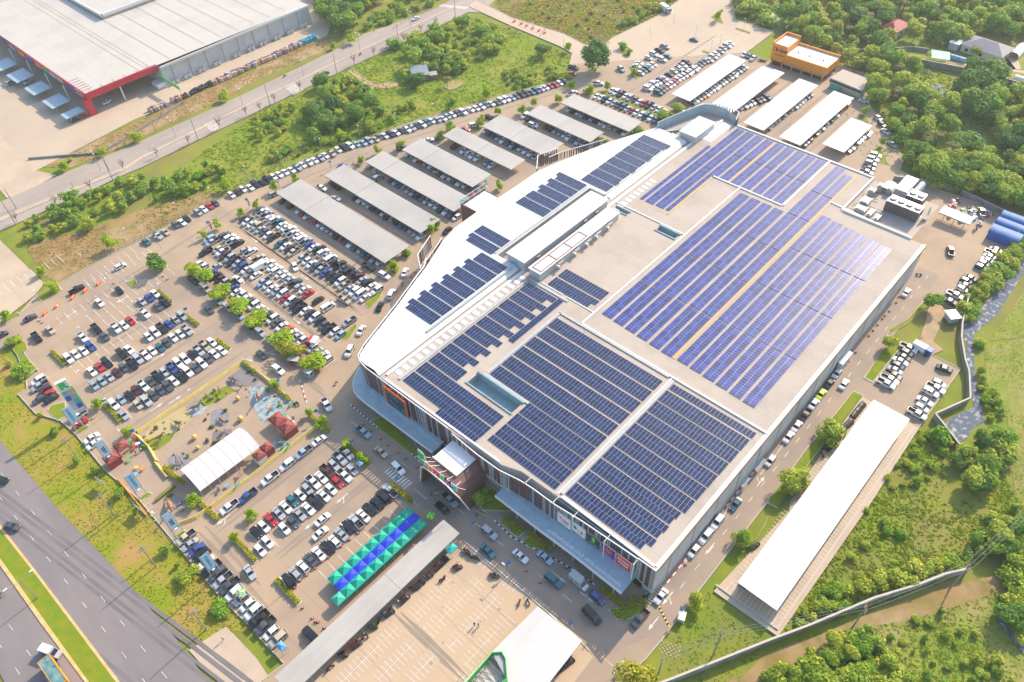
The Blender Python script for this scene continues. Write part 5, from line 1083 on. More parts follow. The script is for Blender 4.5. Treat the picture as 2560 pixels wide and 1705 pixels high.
for k,g in enumerate(WC):
    carport(*g,3,M['wcar'],('bright white carport, %s from the sandy car park'%ordn(k+1)) if k<4 else 'shortest bright white carport with faint stains, nearest the wood','white carports behind the mall',long='x',brk=.46)
carport(90.1,160.9,9.7,19.6,3.5,M['wcar'],'very long white shed roof beside the stream meadow',None,long='x',name='long_shed',brk=.999,tilt=.1)
mb=MB(); mb.box(88,7.5,.03,162,8.0,.25); mb.box(88,7.5,.03,88.4,23.5,.3); tag(mb.obj('kerb',M['kerb']),kind='structure')
mk2=MB()
for i in range(62):
    x=91+i*1.15; mk2.face([(x,8.1,.05),(x+.1,8.1,.05),(x+.1,9.6,.05),(x,9.6,.05)]); mk2.face([(x,19.9,.05),(x+.1,19.9,.05),(x+.1,21.6,.05),(x,21.6,.05)])
for i in range(13): mk2.face([(88.4,9+i*1.0,.05),(91.5,9+i*1.0,.05),(91.5,9.1+i*1.0,.05),(88.4,9.1+i*1.0,.05)])
struct('shed_markings',mk2,M['white'])
t=carport(6.6,57.1,76.6,82.25,3,M['groof'],'long narrow grey walkway roof beside the green market tents',None,long='x',name='walkway_roof',brk=.62,tilt=.1)
t=thing('corner_shed','broad pale grey flat roofed shed at the bottom edge by the road','shed',(49,44,0)); mb=MB()
mb.prism([(6.7,6.2),(7.3,-6.2),(-20,-7),(-20,7.2),(-4.5,6.8)],3.0,3.25); mb.obj('roof',ribbed('shed_roof',(.60,.58,.56),(.48,.46,.44),.6,1,.5,(.52,.5,.48),.3),t)
for x in (5.5,-2,-9):
    for y in (-5.5,5.5):
        mb=MB(); mb.tube((x,y,0),(x,y,3),.12); mb.obj('post',M['steel'],t)
t=thing('green_frame_tower','green walled open topped frame full of rusty scaffolding at the bottom edge','enclosure',(37.5,47.6,0)); mb=MB()
ply=[(-5.5,-2.2),(1.5,-3.4),(4.3,-.4),(4.8,1.2),(3.4,2.6),(-5.5,2.4)]
for a,b in zip(ply,ply[1:]): mb.bar(a,b,.2,(0,5.2))
mb.obj('wall',M['green'],t)
for i in range(7):
    mb=MB(); x=-5+i*1.3; mb.tube((x,-2,4.6),(x,2.3,4.6),.09); mb.tube((x,-2,0),(x,-2,4.6),.09); mb.tube((x,2,0),(x,2,4.6),.09); mb.tube((x,-2,2.5),(x+1.2,2.2,4.6),.06); mb.obj('scaffold',M['wood'],t)
mb=MB(); mb.prism([(1.5,-3.1),(4.1,-.4),(4.5,1.2),(3.3,2.4)],4.6,4.7); mb.obj('canvas',M['grey'],t)
o=text('A-BOARD',.8,Matrix.Translation((37,44.6,3))@Matrix(((1,0,0),(0,0,-1),(0,1,0))).to_4x4(),M['wht'],ext=.02)
o.parent=t; o.matrix_parent_inverse=Matrix.Translation((-37.5,-47.6,0))
# ---------------------------------------------------------------- warehouse
wh=thing('warehouse','huge pale roofed home store warehouse with a red fascia','warehouse',(150,390,0))
def wobj(nm,mb,m,par=wh):
    o=mb.obj(nm,m); o.parent=par
    if par==wh: o.matrix_parent_inverse=Matrix.Translation((-150,-390,0))
    return o
mb=MB(); mb.face([(97.4,345,9.4),(214.3,341.6,9.4),(214.3,470,10.6),(97.4,470,10.6)]); wobj('roof',mb,M['whroof'])
mb=MB()
for (xa,ya) in ((131,342),(214.2,341.7)): pass
mb.face([(131,341.8,0),(214.2,341.6,0),(214.2,341.6,9.39),(131,341.8,9.39)][::1]); mb.face([(214.2,341.6,0),(214.2,470,0),(214.2,470,10.5),(214.2,341.6,9.39)]); mb.face([(131,470,0),(131,341.8,0),(131,341.8,9.3),(131,470,10.5)])
wobj('wall',mb,M['lgrey'])
mb=MB(); mb.box(131,341.2,8.6,214.4,341.6,9.55); wobj('eaves_gutter',mb,M['offw'])
for i in range(9):
    mb=MB(); x=136+i*8.8; mb.box(x,341.35,0,x+.2,341.6,8.6); wobj('downpipe',mb,M['grey'])
mb=MB(); mb.box(97,344.3,6.9,131,344.9,9.7); mb.box(96.8,344.9,6.9,97.3,470,9.75); wobj('fascia',mb,M['red'])
mb=MB()
for i in range(11): mb.bar((97.3+i*.0,346+11*i),(97.3+i*.0,347+11*i),.1,(9.3,9.4))
for k,(y0,c) in enumerate(((348,'offw'),(356,'blue'),(366,'lgrey'),(373,'lgrey'),(380,'green'),(388,'orange'),(396,'blue'),(406,'orange'),(416,'tarp'),(427,'blue'))):
    mb=MB(); mb.box(96.55,y0,7.3,96.78,y0+6,9.3); wobj('banner',mb,M[c])
o=text('HOME',2.2,Matrix.Translation((96.5,351,8.3))@FX,M['black'],ext=.03); o.parent=wh; o.matrix_parent_inverse=Matrix.Translation((-150,-390,0))
o=text('dohome',1.5,Matrix.Translation((96.7,347.6,6.2))@FX,M['red'],ext=.03); o.parent=wh; o.matrix_parent_inverse=Matrix.Translation((-150,-390,0))
for i,(x,y) in enumerate(((112.3,345.3),(95.9,365.6),(95.9,383.8),(95.9,403),(95.9,422.2),(95.9,441))):
    mb=MB(); mb.tube((x,y,0),(x,y,7),.35,n=8); wobj('column',mb,M['offw'])
mb=MB(); mb.prism([(95.2,343.9),(98.2,343.9),(98.2,346.6),(95.2,346.6)],0,6.9); wobj('corner_pier',mb,M['red'])
mb=MB(); mb.box(127,342,0,131,347.5,2.0); wobj('low_wall',mb,M['offw'])
mb=MB(); mb.box(139,409,10.2,190,470,12.4); wobj('roof_monitor',mb,M['whroof'])
mb=MB(); mb.box(138.6,408.3,11.4,190,409,12.7); mb.box(138.2,408.3,11.4,139,470,12.7); wobj('monitor_trim',mb,M['offw'])
mb=MB()
for x,w in [(138+i*9.2,.45) for i in range(8)]+[(123,.3),(126,.3),(128,.3)]: mb.face([(x,345.2,9.46),(x+w,345.2,9.46),(x+w,470,10.66),(x,470,10.66)])
wobj('roof_seam',mb,mat('seam_tan',(.40,.34,.27),.7))
mb=MB()
for i in range(6): mb.tube((100+i*5.5,345.2,9.5),(100+i*5.5,347,9.9),.08); mb.tube((97.3,348+i*2.6,9.6),(102,348+i*2.6,9.7),.08)
wobj('fascia_stays',mb,M['rust'])
t=thing('hanging_banner','green banner sign reaching from the warehouse corner to the drums','banner',(129.5,333,0)); mb=MB(); mb.box(-.1,-8,4.4,.1,8,6); mb.obj('cloth',M['green'],t); mb=MB(); mb.tube((0,-8,0),(0,-8,6),.1); mb.obj('post',M['steel'],t)
o=text('Garden center',1.2,Matrix.Translation((129.35,333,5.2))@FX,M['wht'],ext=.02); o.parent=t; o.matrix_parent_inverse=Matrix.Translation((-129.5,-333,0))
for k,(y0,y1) in enumerate(((344.2,349.9),(357.6,368.2),(376,386.5),(394,406),(412,422.5))):
    x0,x1=85.4,93.6
    t=thing('shade_canopy','blue grey shade canopy on slanted posts, %s from the red corner pier'%ordn(k+1),'canopy',((x0+x1)/2,(y0+y1)/2,0),group='shade canopies in front of the warehouse'); h=(y1-y0)/2
    mb=MB(); mb.idx([(-4.1,-h,3.0),(4.1,-h,3.4),(4.1,h,3.4),(-4.1,h,3.0),(-4.1,-h,2.9),(4.1,-h,3.3),(4.1,h,3.3),(-4.1,h,2.9)],[(0,1,2,3),(7,6,5,4),(0,4,5,1),(1,5,6,2),(2,6,7,3),(3,7,4,0)]); mb.obj('roof',M['canopy'],t)
    for s in (-1,1):
        mb=MB(); mb.tube((-3.4,s*h*.8,0),(-1.5,s*h*.8,3.05),.1); mb.obj('post',M['steel'],t)
for k,x in enumerate((135.2,141.7,149.1,157.7,168.6,176.8,183.7,192.2,200,208.4)):
    t=thing('condenser_unit','pair of outdoor air conditioner boxes at the warehouse wall, %s from the red corner'%ordn(k+1),'air conditioner',(x,340.6,0),group='air conditioner boxes along the warehouse')
    for s in (-1.1,1.1):
        mb=MB(); mb.box(s-.8,-.5,.15,s+.8,.5,1.7); mb.prism([(s+.5*math.cos(a),.36*math.sin(a)) for a in [i*PI/4 for i in range(8)]],1.7,1.76,1); mb.obj('cabinet',[M['lgrey'],M['dsteel']],t)
# drums
bm_=MB(); bm_.tube((0,0,0),(0,0,1.5),.72,.66,10); BAR=bm_.mesh('water_jar',[mat('jar',(.5,.4,.3),.5,objc=True)]); bm_=MB(); bm_.tube((0,0,1.5),(0,0,1.62),.4,.36,8); LID=bm_.mesh('lid',M['grey'])
bt=MB(); bt.blob((0,0,.85),(1.05,1.05,.85),n=10,m=6); TYR=bt.mesh('tank',M['black'])
k=0
for i in range(84):
    x=114.2+i*1.09
    for j in range(2):
        if 121<x<124.6 or (128<x<146 and j==2): continue
        if 128.5<x<145.5: continue
        y=326.6+.045*(x-114)*0+1.9*j+RN.uniform(-.3,.3)-1
        if RN.random()<.07: continue
        o=link('water_jar',BAR,None,(x+RN.uniform(-.2,.2),y,0),0,(1,1,RN.uniform(.9,1.25)))
        c=RN.choice(((.5,.38,.25),(.45,.33,.24),(.42,.2,.13),(.55,.5,.45),(.5,.3,.2),(.08,.12,.38))) if x<196 else RN.choice(((.02,.25,.5),(.02,.33,.45)))
        o.color=(*c,1); k+=1; tag(o,'%s water jar, %s along its line beside the warehouse drive, %s row'%('blue' if c[2]>.3 and c[0]<.2 else 'white' if c[1]>.45 else 'brown' if c[1]<.25 else 'tan',ordn(i+1),('near','far')[j]),'water jar','water jars beside the warehouse')
k=0
for i in range(15):
    for j in range(2):
        if (i in (3,) ) or (i<2 and j==1 and False): continue
        o=link('black_tank',TYR,None,(129.6+i*1.12+.35*j,325.4+1.9*j+.12*i*.4+RN.uniform(-.2,.2),0),0,(RN.uniform(.55,.95),)*3); k+=1
        tag(o,'black rounded tank, %s from the lamp end of the dark %s'%(ordn(i+1),('front row','back row')[j]),'tank','black tanks beside the warehouse')
# ---------------------------------------------------------------- shops and houses beyond the mall
t=thing('orange_shop','bright orange tyre shop with a raised tower corner and white roof','shop',(325.8,127,0)); mb=MB()
mb.box(-6,-13.2,2.6,6.4,6.4,6.2); mb.box(-6.1,6.4,2.2,6.2,13.3,9.2); mb.obj('wall',M['orange'],t)
mb=MB(); mb.box(-5.5,-12.8,6.2,6,6.3,6.26); mb.obj('roof',M['wht'],t); mb=MB(); mb.box(-5.6,6.9,9.2,5.8,12.9,9.26); mb.obj('tower_roof',M['offw'],t)
mb=MB(); mb.box(-6.2,13,9.2,6.3,13.4,10.4); mb.box(5.9,6.4,9.2,6.3,13,10.4); mb.box(-6.2,6.4,9.2,-5.9,13,9.9); mb.box(6.1,-13.2,6.2,6.5,6.4,7.2); mb.obj('parapet',M['orange'],t)
mb=MB(); mb.box(-5.5,-12.6,0,6.2,13,2.6); mb.obj('service_bay',M['dglass'],t)
for i in range(6):
    mb=MB(); y=-12.6+i*4.9; mb.box(-6.1,y,0,-5.6,y+.6,2.8); mb.obj('pier',M['orange'],t)
mb=MB(); mb.box(-7,-13,2.3,-6.15,6,2.7); mb.obj('awning',M['tan'],t)
for y in (-9,-2.5,3):
    mb=MB(); mb.tube((-1,y,6.26),(-1,y,6.9),.3); mb.obj('roof_vent',M['brown'],t)
o=text('B-Quik',2.0,Matrix.Translation((319.6,135.6,7.4))@FX,M['black'],ext=.03,bold=.05); o.parent=t; o.matrix_parent_inverse=Matrix.Translation((-325.8,-127,0))
o=text('ยางรถยนต์',1.1,Matrix.Translation((319.6,136.2,5.2))@FX,M['black'],ext=.03); o.parent=t; o.matrix_parent_inverse=Matrix.Translation((-325.8,-127,0))
mb=MB(); mb.path([(-6.2,11.9+.9*math.cos(a),7.4+.9*math.sin(a)) for a in [i*PI/6 for i in range(13)]],[.1]*13,4); mb.obj('round_emblem',M['black'],t)
t=thing('striped_shop','flat roofed shop with a dark fascia and yellow stripes','shop',(321.2,102.8,0)); mb=MB(); mb.prism([(-4.1,7.6),(6.3,6.9),(5.1,-7.4),(-6.1,-7.7)],3.8,4.0); mb.obj('roof',M['roof'],t)
mb=MB(); mb.prism([(-4.6,7.4),(-4.2,7.4),(-6.0,-7.5),(-6.4,-7.5)],2.7,3.8); mb.obj('fascia',mat('navy_fascia',(.02,.04,.1),.5),t)
mb=MB(); mb.prism([(-4.7,7.4),(-4.4,7.4),(-6.2,-7.5),(-6.5,-7.5)],2.3,2.68); mb.obj('stripe',mat('lime_stripe',(.6,.65,.03),.5),t)
mb=MB(); mb.prism([(-3.5,7.2),(5.9,6.6),(4.8,-7),(-5,-7.2)],0,2.7); mb.obj('wall',M['lgrey'],t)
mb=MB(); mb.box(-5.2,2,.2,-4.6,6.4,2.1); mb.obj('shopfront',M['teal'],t)
def hiproof(mb,x0,x1,y0,y1,z0,z1,ins,mi=0):
    if (x1-x0)>(y1-y0): a,b=((x0+ins,(y0+y1)/2,z1),(x1-ins,(y0+y1)/2,z1)); f=[(0,1,5,4),(2,3,4,5),(1,2,5),(3,0,4)]
    else: a,b=(((x0+x1)/2,y0+ins,z1),((x0+x1)/2,y1-ins,z1)); f=[(1,2,5,4),(3,0,4,5),(0,1,4),(2,3,5)]
    mb.idx([(x0,y0,z0),(x1,y0,z0),(x1,y1,z0),(x0,y1,z0),a,b],f+[(3,2,1,0)],mi)
def house(name,label,x,y,rz,lx,ly,h,rise,roofm,wallm,extra=None):
    t=thing(name,label,'house',(x,y,0),rz); mb=MB(); mb.box(-lx/2+.6,-ly/2+.6,0,lx/2-.6,ly/2-.6,h); mb.obj('wall',wallm,t); mb=MB(); hiproof(mb,-lx/2,lx/2,-ly/2,ly/2,h,h+rise,min(lx,ly)*.45); mb.obj('roof',roofm,t)
    for i in range(3):
        mb=MB(); xx=-lx/2+lx*(i+.5)/3; mb.box(xx-.7,-ly/2+.52,.8,xx+.7,-ly/2+.62,2.2); mb.obj('window',M['dglass'],t)
        mb=MB(); yy=-ly/2+ly*(i+.5)/3; mb.box(-lx/2+.52,yy-.7,.8,-lx/2+.62,yy+.7,2.2); mb.obj('window',M['dglass'],t)
    return t
tile=mat('slate_tiles',(.26,.25,.28),.6,c2=(.2,.19,.22),ns=1.5); rtile=mat('red_tiles',(.42,.05,.06),.6,c2=(.34,.04,.05),ns=1)
house('hip_roofed_house','grey hip roofed bungalow with a porch near the white tubes',388.5,69.8,rad(-6),13,19,3.4,2.6,tile,M['cream'])
house('red_roofed_house','house with a deep red roof among the trees',382.5,110.2,rad(-8),13,9,3.6,2.4,rtile,M['cream'])
t=thing('white_annex','white flat roofed annex beside the hip roofed bungalow','annex',(387,82.3,0)); mb=MB(); mb.box(-4.5,-2,0,4.5,2,3.2); mb.obj('wall',M['lgrey'],t); mb=MB(); mb.box(-4.8,-2.3,3.2,4.8,2.3,3.35); mb.obj('roof',M['wht'],t)
house('lodge','red roofed lodge at the top edge beyond the wood',442,165,0,9,12,3.5,2,rtile,M['cream']); house('far_house','white roofed house at the top right edge',430,46,0,8,10,3.4,1.6,M['offw'],M['cream'])
t=thing('green_roofed_shed','flat green roofed shed with a rolled blue cover beside it','shed',(369.5,83,0)); mb=MB(); mb.prism([(2,5.2),(4.3,-2.2),(-2.9,-4.9),(-5.6,2.1)],2.6,2.75); mb.obj('roof',mat('green_sheet',(.02,.42,.28),.5),t)
for p in ((1.8,4.5),(3.8,-2),(-2.7,-4.4),(-5.2,1.9)):
    mb=MB(); mb.tube((*p,0),(*p,2.6),.08); mb.obj('post',M['steel'],t)
arched('tunnel_cover',373.4,376,73.4,80.5,.4,1.4,M['tarp'],'blue green rolled tunnel cover beside the green shed','tunnel','y')
arched('white_tunnel',364.9,368.9,57,65.2,.2,1.6,M['offw'],'white plastic tunnel on the lawn beside the stream wall, nearer one','tunnel','y',group='white tunnels'); arched('white_tunnel',371,374.5,42,52,.2,1.6,M['offw'],'white plastic tunnel at the right edge','tunnel','y',group='white tunnels'); arched('white_tunnel',391,403,56.5,61,.4,2.4,M['offw'],'white plastic tunnel standing behind the bungalow drive','tunnel','x',group='white tunnels')
t=thing('small_hut','little brown hut on the lawn between white tunnels','hut',(366.5,52.5,0)); mb=MB(); mb.box(-1.2,-1.2,0,1.2,1.2,1.6); mb.obj('wall',M['wood'],t); mb=MB(); hiproof(mb,-1.6,1.6,-1.6,1.6,1.6,2.5,1); mb.obj('roof',M['brown'],t)
t=thing('tin_hut','rusty tin roofed hut among trees in the overgrown lot','hut',(211.2,256.8,0),rad(-35)); mb=MB(); mb.box(-3.5,-4.5,0,3.5,4.5,2.6); mb.obj('wall',M['wood'],t); mb=MB(); mb.idx([(-4,-5.2,2.6),(4,-5.2,2.9),(4,5.2,3.2),(-4,5.2,2.8)],[(0,1,2,3),(3,2,1,0)]); mb.obj('roof',mat('blue_tin',(.16,.27,.34),.5,c2=(.3,.3,.3),ns=.4),t)
t=thing('tin_lean_to','pale tin lean-to beside the rusty hut','lean-to',(214.4,251.2,0),rad(-35)); mb=MB(); mb.idx([(-1.8,-1.6,1.8),(1.8,-1.6,1.9),(1.8,1.6,2.2),(-1.8,1.6,2.1)],[(0,1,2,3),(3,2,1,0)]); mb.obj('roof',M['offw'],t); mb=MB(); mb.box(-1.6,-1.4,0,1.6,1.4,1.7); mb.obj('wall',M['wood'],t)
# service yard by the stream
carport(254.9,259.5,28.5,38.9,3,M['wcar'],'small white roofed shelter in the service yard','',name='yard_shelter',brk=.5)
for k,(x0,x1) in enumerate(((255.2,261),(261.3,265.8),(266.2,270.8))):
    arched('blue_shed',x0,x1,12.8,22.5,2.6,1.1,mat('blue_sheet%d'%k,(.01,.11,.36),.6,c2=(.015,.16,.42),ns=.3),'arched blue shed, %s from the parked pickups'%ordn(k+1),'shed','y',group='blue arched sheds',wall=M['blue'])
SCR=[M['wht'],M['tarp'],M['red'],M['wood'],M['dsteel'],M['green'],M['lgrey'],M['blue']]
for k in range(46):
    x=RN.uniform(263,274) if k%2 else RN.uniform(258,270); y=RN.uniform(24.5,40)
    if x<263 and y<26: y+=5
    t=MB(); s=RN.uniform(.4,1.3); a=RN.uniform(0,3)
    for j in range(RN.randint(1,3)): t.obox((RN.uniform(-.6,.6),RN.uniform(-.6,.6)),a+j,s*RN.uniform(.7,1.6),s*.8,0,s*RN.uniform(.4,1.1),0)
    o=t.obj('scrap_pile',SCR[k%8],None,(x,y,0)); tag(o,'%s junk, %s heap out from the yard shelter'%(('white','light blue','red','brown','black','green','grey','blue')[k%8],ordn(k+1)),'scrap heap','scrap heaps in the service yard')
t=thing('guard_hut','small blue grey tin hut at the stream wall','hut',(209.2,16.2,0),rad(-40)); mb=MB(); mb.box(-1.4,-1.6,0,1.4,1.6,2.2); mb.obj('wall',M['lgrey'],t); mb=MB(); mb.box(-1.8,-2,2.2,1.8,2,2.3); mb.obj('roof',M['canopy'],t)
t=thing('guard_booth','grey blue guard booth under the last round tree','booth',(65.6,148.4,0),rad(10)); mb=MB(); mb.box(-.9,-1,0,.9,1,2.1); mb.obj('wall',M['canopy'],t); mb=MB(); mb.box(-1.1,-1.2,2.1,1.1,1.2,2.25); mb.obj('roof',M['lgrey'],t); mb=MB(); mb.box(-.94,-.6,1,-.9,.6,1.8); mb.box(-.5,-1.04,1,.5,-1.0,1.8); mb.obj('window',M['dglass'],t)
t=thing('transformer_box','grey transformer cabinet on the verge by the solar lamp','cabinet',(76.2,25,0),rad(20)); mb=MB(); mb.box(-1,-.7,0,1,.7,1.4); mb.obj('cabinet',M['lgrey'],t); mb=MB(); mb.box(-1.1,-.8,1.4,1.1,.8,1.5); mb.obj('lid',M['offw'],t)
# walls along stream, drain and lawns
def wall(pts,h,w,label,m=None,name='boundary_wall',z=-.3,posts=0):
    t=thing(name,label,'wall',(pts[0][0],pts[0][1],0)); ox,oy=pts[0]; mb=MB()
    for a,b in zip(pts,pts[1:]): mb.bar((a[0]-ox,a[1]-oy),(b[0]-ox,b[1]-oy),w,(z,h))
    mb.obj('panels',m or M['cwall'],t)
    mb=MB()
    for a,b in zip(pts,pts[1:]): mb.bar((a[0]-ox,a[1]-oy),(b[0]-ox,b[1]-oy),w+.12,(h,h+.1))
    mb.obj('coping',M['kerb'],t); return t
wall([(52,25),(63,18.8),(73.5,13.2),(84,7.6),(92.4,2.9),(108,-5.1),(117.5,-11.1),(124.2,-14.7),(129,-18.2)],2.2,.35,'long weathered concrete wall in the lower right corner field')
wall([(222,16),(208,12.8),(202,10.8),(194,6.8),(189.8,4.1),(180.4,.3),(168.8,5.3),(165.5,.4),(162.8,-3.4)],1.8,.3,'concrete stream wall bending round the rubbish pool')
wall([(340,110),(359.7,91),(365.6,66.1),(365.7,45.6),(364,20)],2.4,.3,'grey panel wall between the lawn and the wooded stream')
wall([(350,118),(372,96),(374,90)],1.6,.25,'low grey wall behind the lawn above the wood')
wall([(275,38),(272.5,24),(270.5,13),(274,2)],1.8,.25,'yard wall behind the scrap and blue sheds')
wall([(276,40),(272,52),(268,60)],1.8,.25,'dark wall at the back of the service yard')
# fence along the back lanes and roads
def fence(pts,h,label,post=3.0,name='wire_fence',rails=2,m=None,cat='fence'):
    t=thing(name,label,cat,(pts[0][0],pts[0][1],0)); ox,oy=pts[0]; r=MB()
    pm=MB()
    for a,b in zip(pts,pts[1:]):
        L=math.hypot(b[0]-a[0],b[1]-a[1]); n=max(1,int(L/post))
        for i in range(n):
            x=a[0]+(b[0]-a[0])*i/n-ox; y=a[1]+(b[1]-a[1])*i/n-oy; pm.box(x-.06,y-.06,-.3,x+.06,y+.06,h)
        for k in range(rails): z=h*(k+.6)/rails; r.tube((a[0]-ox,a[1]-oy,z),(b[0]-ox,b[1]-oy,z),.025,n=4)
    pm.obj('posts',m or M['cwall'],t); r.obj('wires',M['steel'],t); return t
pv=POLY['pavement']
fence([(144,251),(118,246.8),(102,247.6),(66,247.4),(45,247.8)][::-1],1.6,'thin post and wire fence along the dry strip')
fence([(276,240),(300,250),(322,262),(345,222),(352,216)],1.6,'wire fence round the brown field')
fence([(236,303),(262,309),(290,316),(330,325)],1.6,'wire fence beside the back road at the top')
fence([(205,305),(212,313),(225,322),(232,340)],1.8,'fence along the yard track beyond the warehouse')
mb=MB()
def stalk(p,q,w,h,label,m,name,cat): 
    b=MB(); b.bar((0,0),(q[0]-p[0],q[1]-p[1]),w,(-.3,h)); o=b.obj(name,m,None,(p[0],p[1],0)); tag(o,label,cat); return o
stalk((62,332),(84,312),.4,.7,'concrete ledge wall at the foot of the warehouse drive',M['cwall'],'ledge_wall','wall')
stalk((84,312),(128,322),.3,.9,'low grey edging wall below the dry strip',M['cwall'],'edging_wall','wall')
# ---------------------------------------------------------------- vehicles
paint=mat('car_paint',(.5,.5,.5),.28,objc=True,coat=.6,spec=.5); CG=mat('car_glass',(.012,.018,.028),.06,spec=.7); CT=mat('tyre',(.018,.018,.02),.8); CD=mat('car_trim',(.03,.03,.032),.6); CL=mat('headlamp',(.75,.76,.78),.15); CR=mat('tail_lamp',(.5,.02,.02),.3); HUB=mat('alloy_hub',(.45,.45,.47),.35,.7)
COLR=dict(w=(.80,.80,.80),k=(.012,.013,.016),g=(.40,.42,.45),d=(.075,.085,.10),b=(.03,.07,.27),r=(.48,.015,.02),n=(.10,.018,.022),t=(.02,.13,.17),c=(.50,.43,.32),l=(.30,.42,.52),o=(.70,.11,.02),y=(.55,.70,.02),p=(.8,.03,.2))
CNAME=dict(w='white',k='black',g='silver',d='dark grey',b='blue',r='red',n='maroon',t='dark teal',c='cream',l='pale blue',o='orange',y='lime yellow',p='pink')
def ring(x,w,zb,zl,wt,zt):
    return [(x,-w*.92,.28),(x,-w,zb*.62),(x,-w,zb),(x,-wt,zt),(x,wt,zt),(x,w,zb),(x,w,zb*.62),(x,w*.92,.28)]
TYPES=dict(
 S=dict(L=4.55,W=1.76,st=[(-2.27,.70,.60,.60,.62),(-2.1,.82,.80,.74,.86),(-1.35,.88,.86,.80,1.0),(-.75,.88,.90,.64,1.42),(.35,.88,.90,.64,1.43),(1.05,.88,.86,.80,.98),(1.9,.85,.76,.76,.84),(2.2,.74,.6,.62,.64)],cab=(2,5)),
 H=dict(L=3.95,W=1.70,st=[(-1.95,.74,.70,.66,.80),(-1.88,.82,.84,.74,.98),(-1.5,.85,.88,.66,1.46),(-.6,.85,.88,.64,1.52),(.25,.85,.88,.64,1.50),(.95,.85,.86,.78,.98),(1.65,.82,.74,.72,.84),(1.95,.70,.6,.58,.64)],cab=(1,5)),
 U=dict(L=4.75,W=1.88,st=[(-2.36,.80,.80,.74,.92),(-2.28,.90,1.0,.82,1.12),(-1.95,.94,1.02,.74,1.74),(-.8,.94,1.04,.74,1.80),(.4,.94,1.04,.73,1.76),(1.1,.94,1.0,.86,1.12),(2.0,.90,.86,.82,1.0),(2.36,.80,.66,.7,.74)],cab=(1,5)),
 V=dict(L=5.0,W=1.92,st=[(-2.5,.86,1.0,.82,1.1),(-2.45,.94,1.05,.86,1.25),(-2.3,.96,1.08,.82,2.02),(-.8,.96,1.1,.82,2.08),(1.0,.96,1.1,.80,2.02),(1.75,.95,1.02,.86,1.18),(2.25,.9,.86,.82,1.0),(2.5,.82,.7,.74,.8)],cab=(1,5)),
 P=dict(L=5.25,W=1.86,st=[(-.72,.92,1.0,.88,1.05),(-.55,.92,1.02,.72,1.72),(.1,.93,1.04,.73,1.76),(.75,.93,1.04,.72,1.72),(1.35,.93,1.0,.86,1.14),(2.3,.90,.9,.84,1.04),(2.62,.82,.7,.74,.8)],cab=(0,4)),
)
def car_meshes(k):
    T=TYPES[k]; st=T['st']; body=MB(); ws=MB(); rw=MB(); sw=[MB(),MB()]; c0,c1=T['cab']
    R=[ring(x,w,zb,0,wt,zt) for x,w,zb,wt,zt in st]
    def sub(q,f):  # inset quad
        c=[sum(p[i] for p in q)/4 for i in range(3)]; return [tuple(c[i]+(p[i]-c[i])*f for i in range(3)) for p in q]
    for i in range(len(R)-1):
        a,b=R[i],R[i+1]; glass=c0<=i<c1
        for j in range(8):
            jn=(j+1)%8; q=[a[j],b[j],b[jn],a[jn]]
            body.face(q)
            n=None
            if glass and j in (2,4):
                # side glass: quad between belt and roof, pulled slightly out
                q2=sub(q,.86); o=.012 if j==4 else -.012; sw[j==4].face([(x,y+o,z+.004) for x,y,z in q2])
        if i==c1-1:
            q=[a[3],b[3],b[4],a[4]]; q2=sub(q,.9); ws.face([(x+.012,y,z+.012) for x,y,z in q2])
        if i==c0:
            q=[a[3],b[3],b[4],a[4]]; q2=sub(q,.86); rw.face([(x-.012,y,z+.012) for x,y,z in q2])
    body.face(R[0][::1]); body.face(R[-1][::-1])
    xw=(st[-1][0]-.85, (-1.45 if k!='P' else -1.75) if k!='H' else -1.2); r=.33 if k in 'SH' else .38
    if k=='P':
        W=.92
        for y in (-W,W-.1): body.box(-2.62,y,.5,-.70,y+.1,1.05)
        body.box(-2.62,-W,.5,-2.52,W,1.05); body.box(-2.6,-W+.02,.32,-.7,W-.02,.55)
    bed=None
    if k=='P':
        bed=MB(); bed.box(-2.5,-.80,.56,-.74,.80,.60); bed.box(-2.5,-.81,.60,-.76,-.79,1.0); bed.box(-2.5,.79,.60,-.76,.81,1.0)
    x1=st[-1][0]; x0=st[0][0] if k!='P' else -2.62; w=st[-1][1]
    hl=[]; tl=[]
    for s in (-1,1):
        m=MB(); m.box(x1-.16,s*w*.62-.16,.62,x1-.03,s*w*.62+.16,.78); hl.append(m)
        m=MB(); m.box(x0-.02,s*.68-.12,.62,x0+.06,s*.68+.12,.86); tl.append(m)
    wh=MB(); wh.tube((0,-.11,0),(0,.11,0),r,n=12,mi=0); wh.tube((0,-.125,0),(0,.125,0),r*.55,n=8,mi=1)
    return dict(body=body,ws=ws,rw=rw,sw=sw,bed=bed,hl=hl,tl=tl,wheel=wh,xw=xw,r=r,hw=st[2][1]-.1)
PROT={}
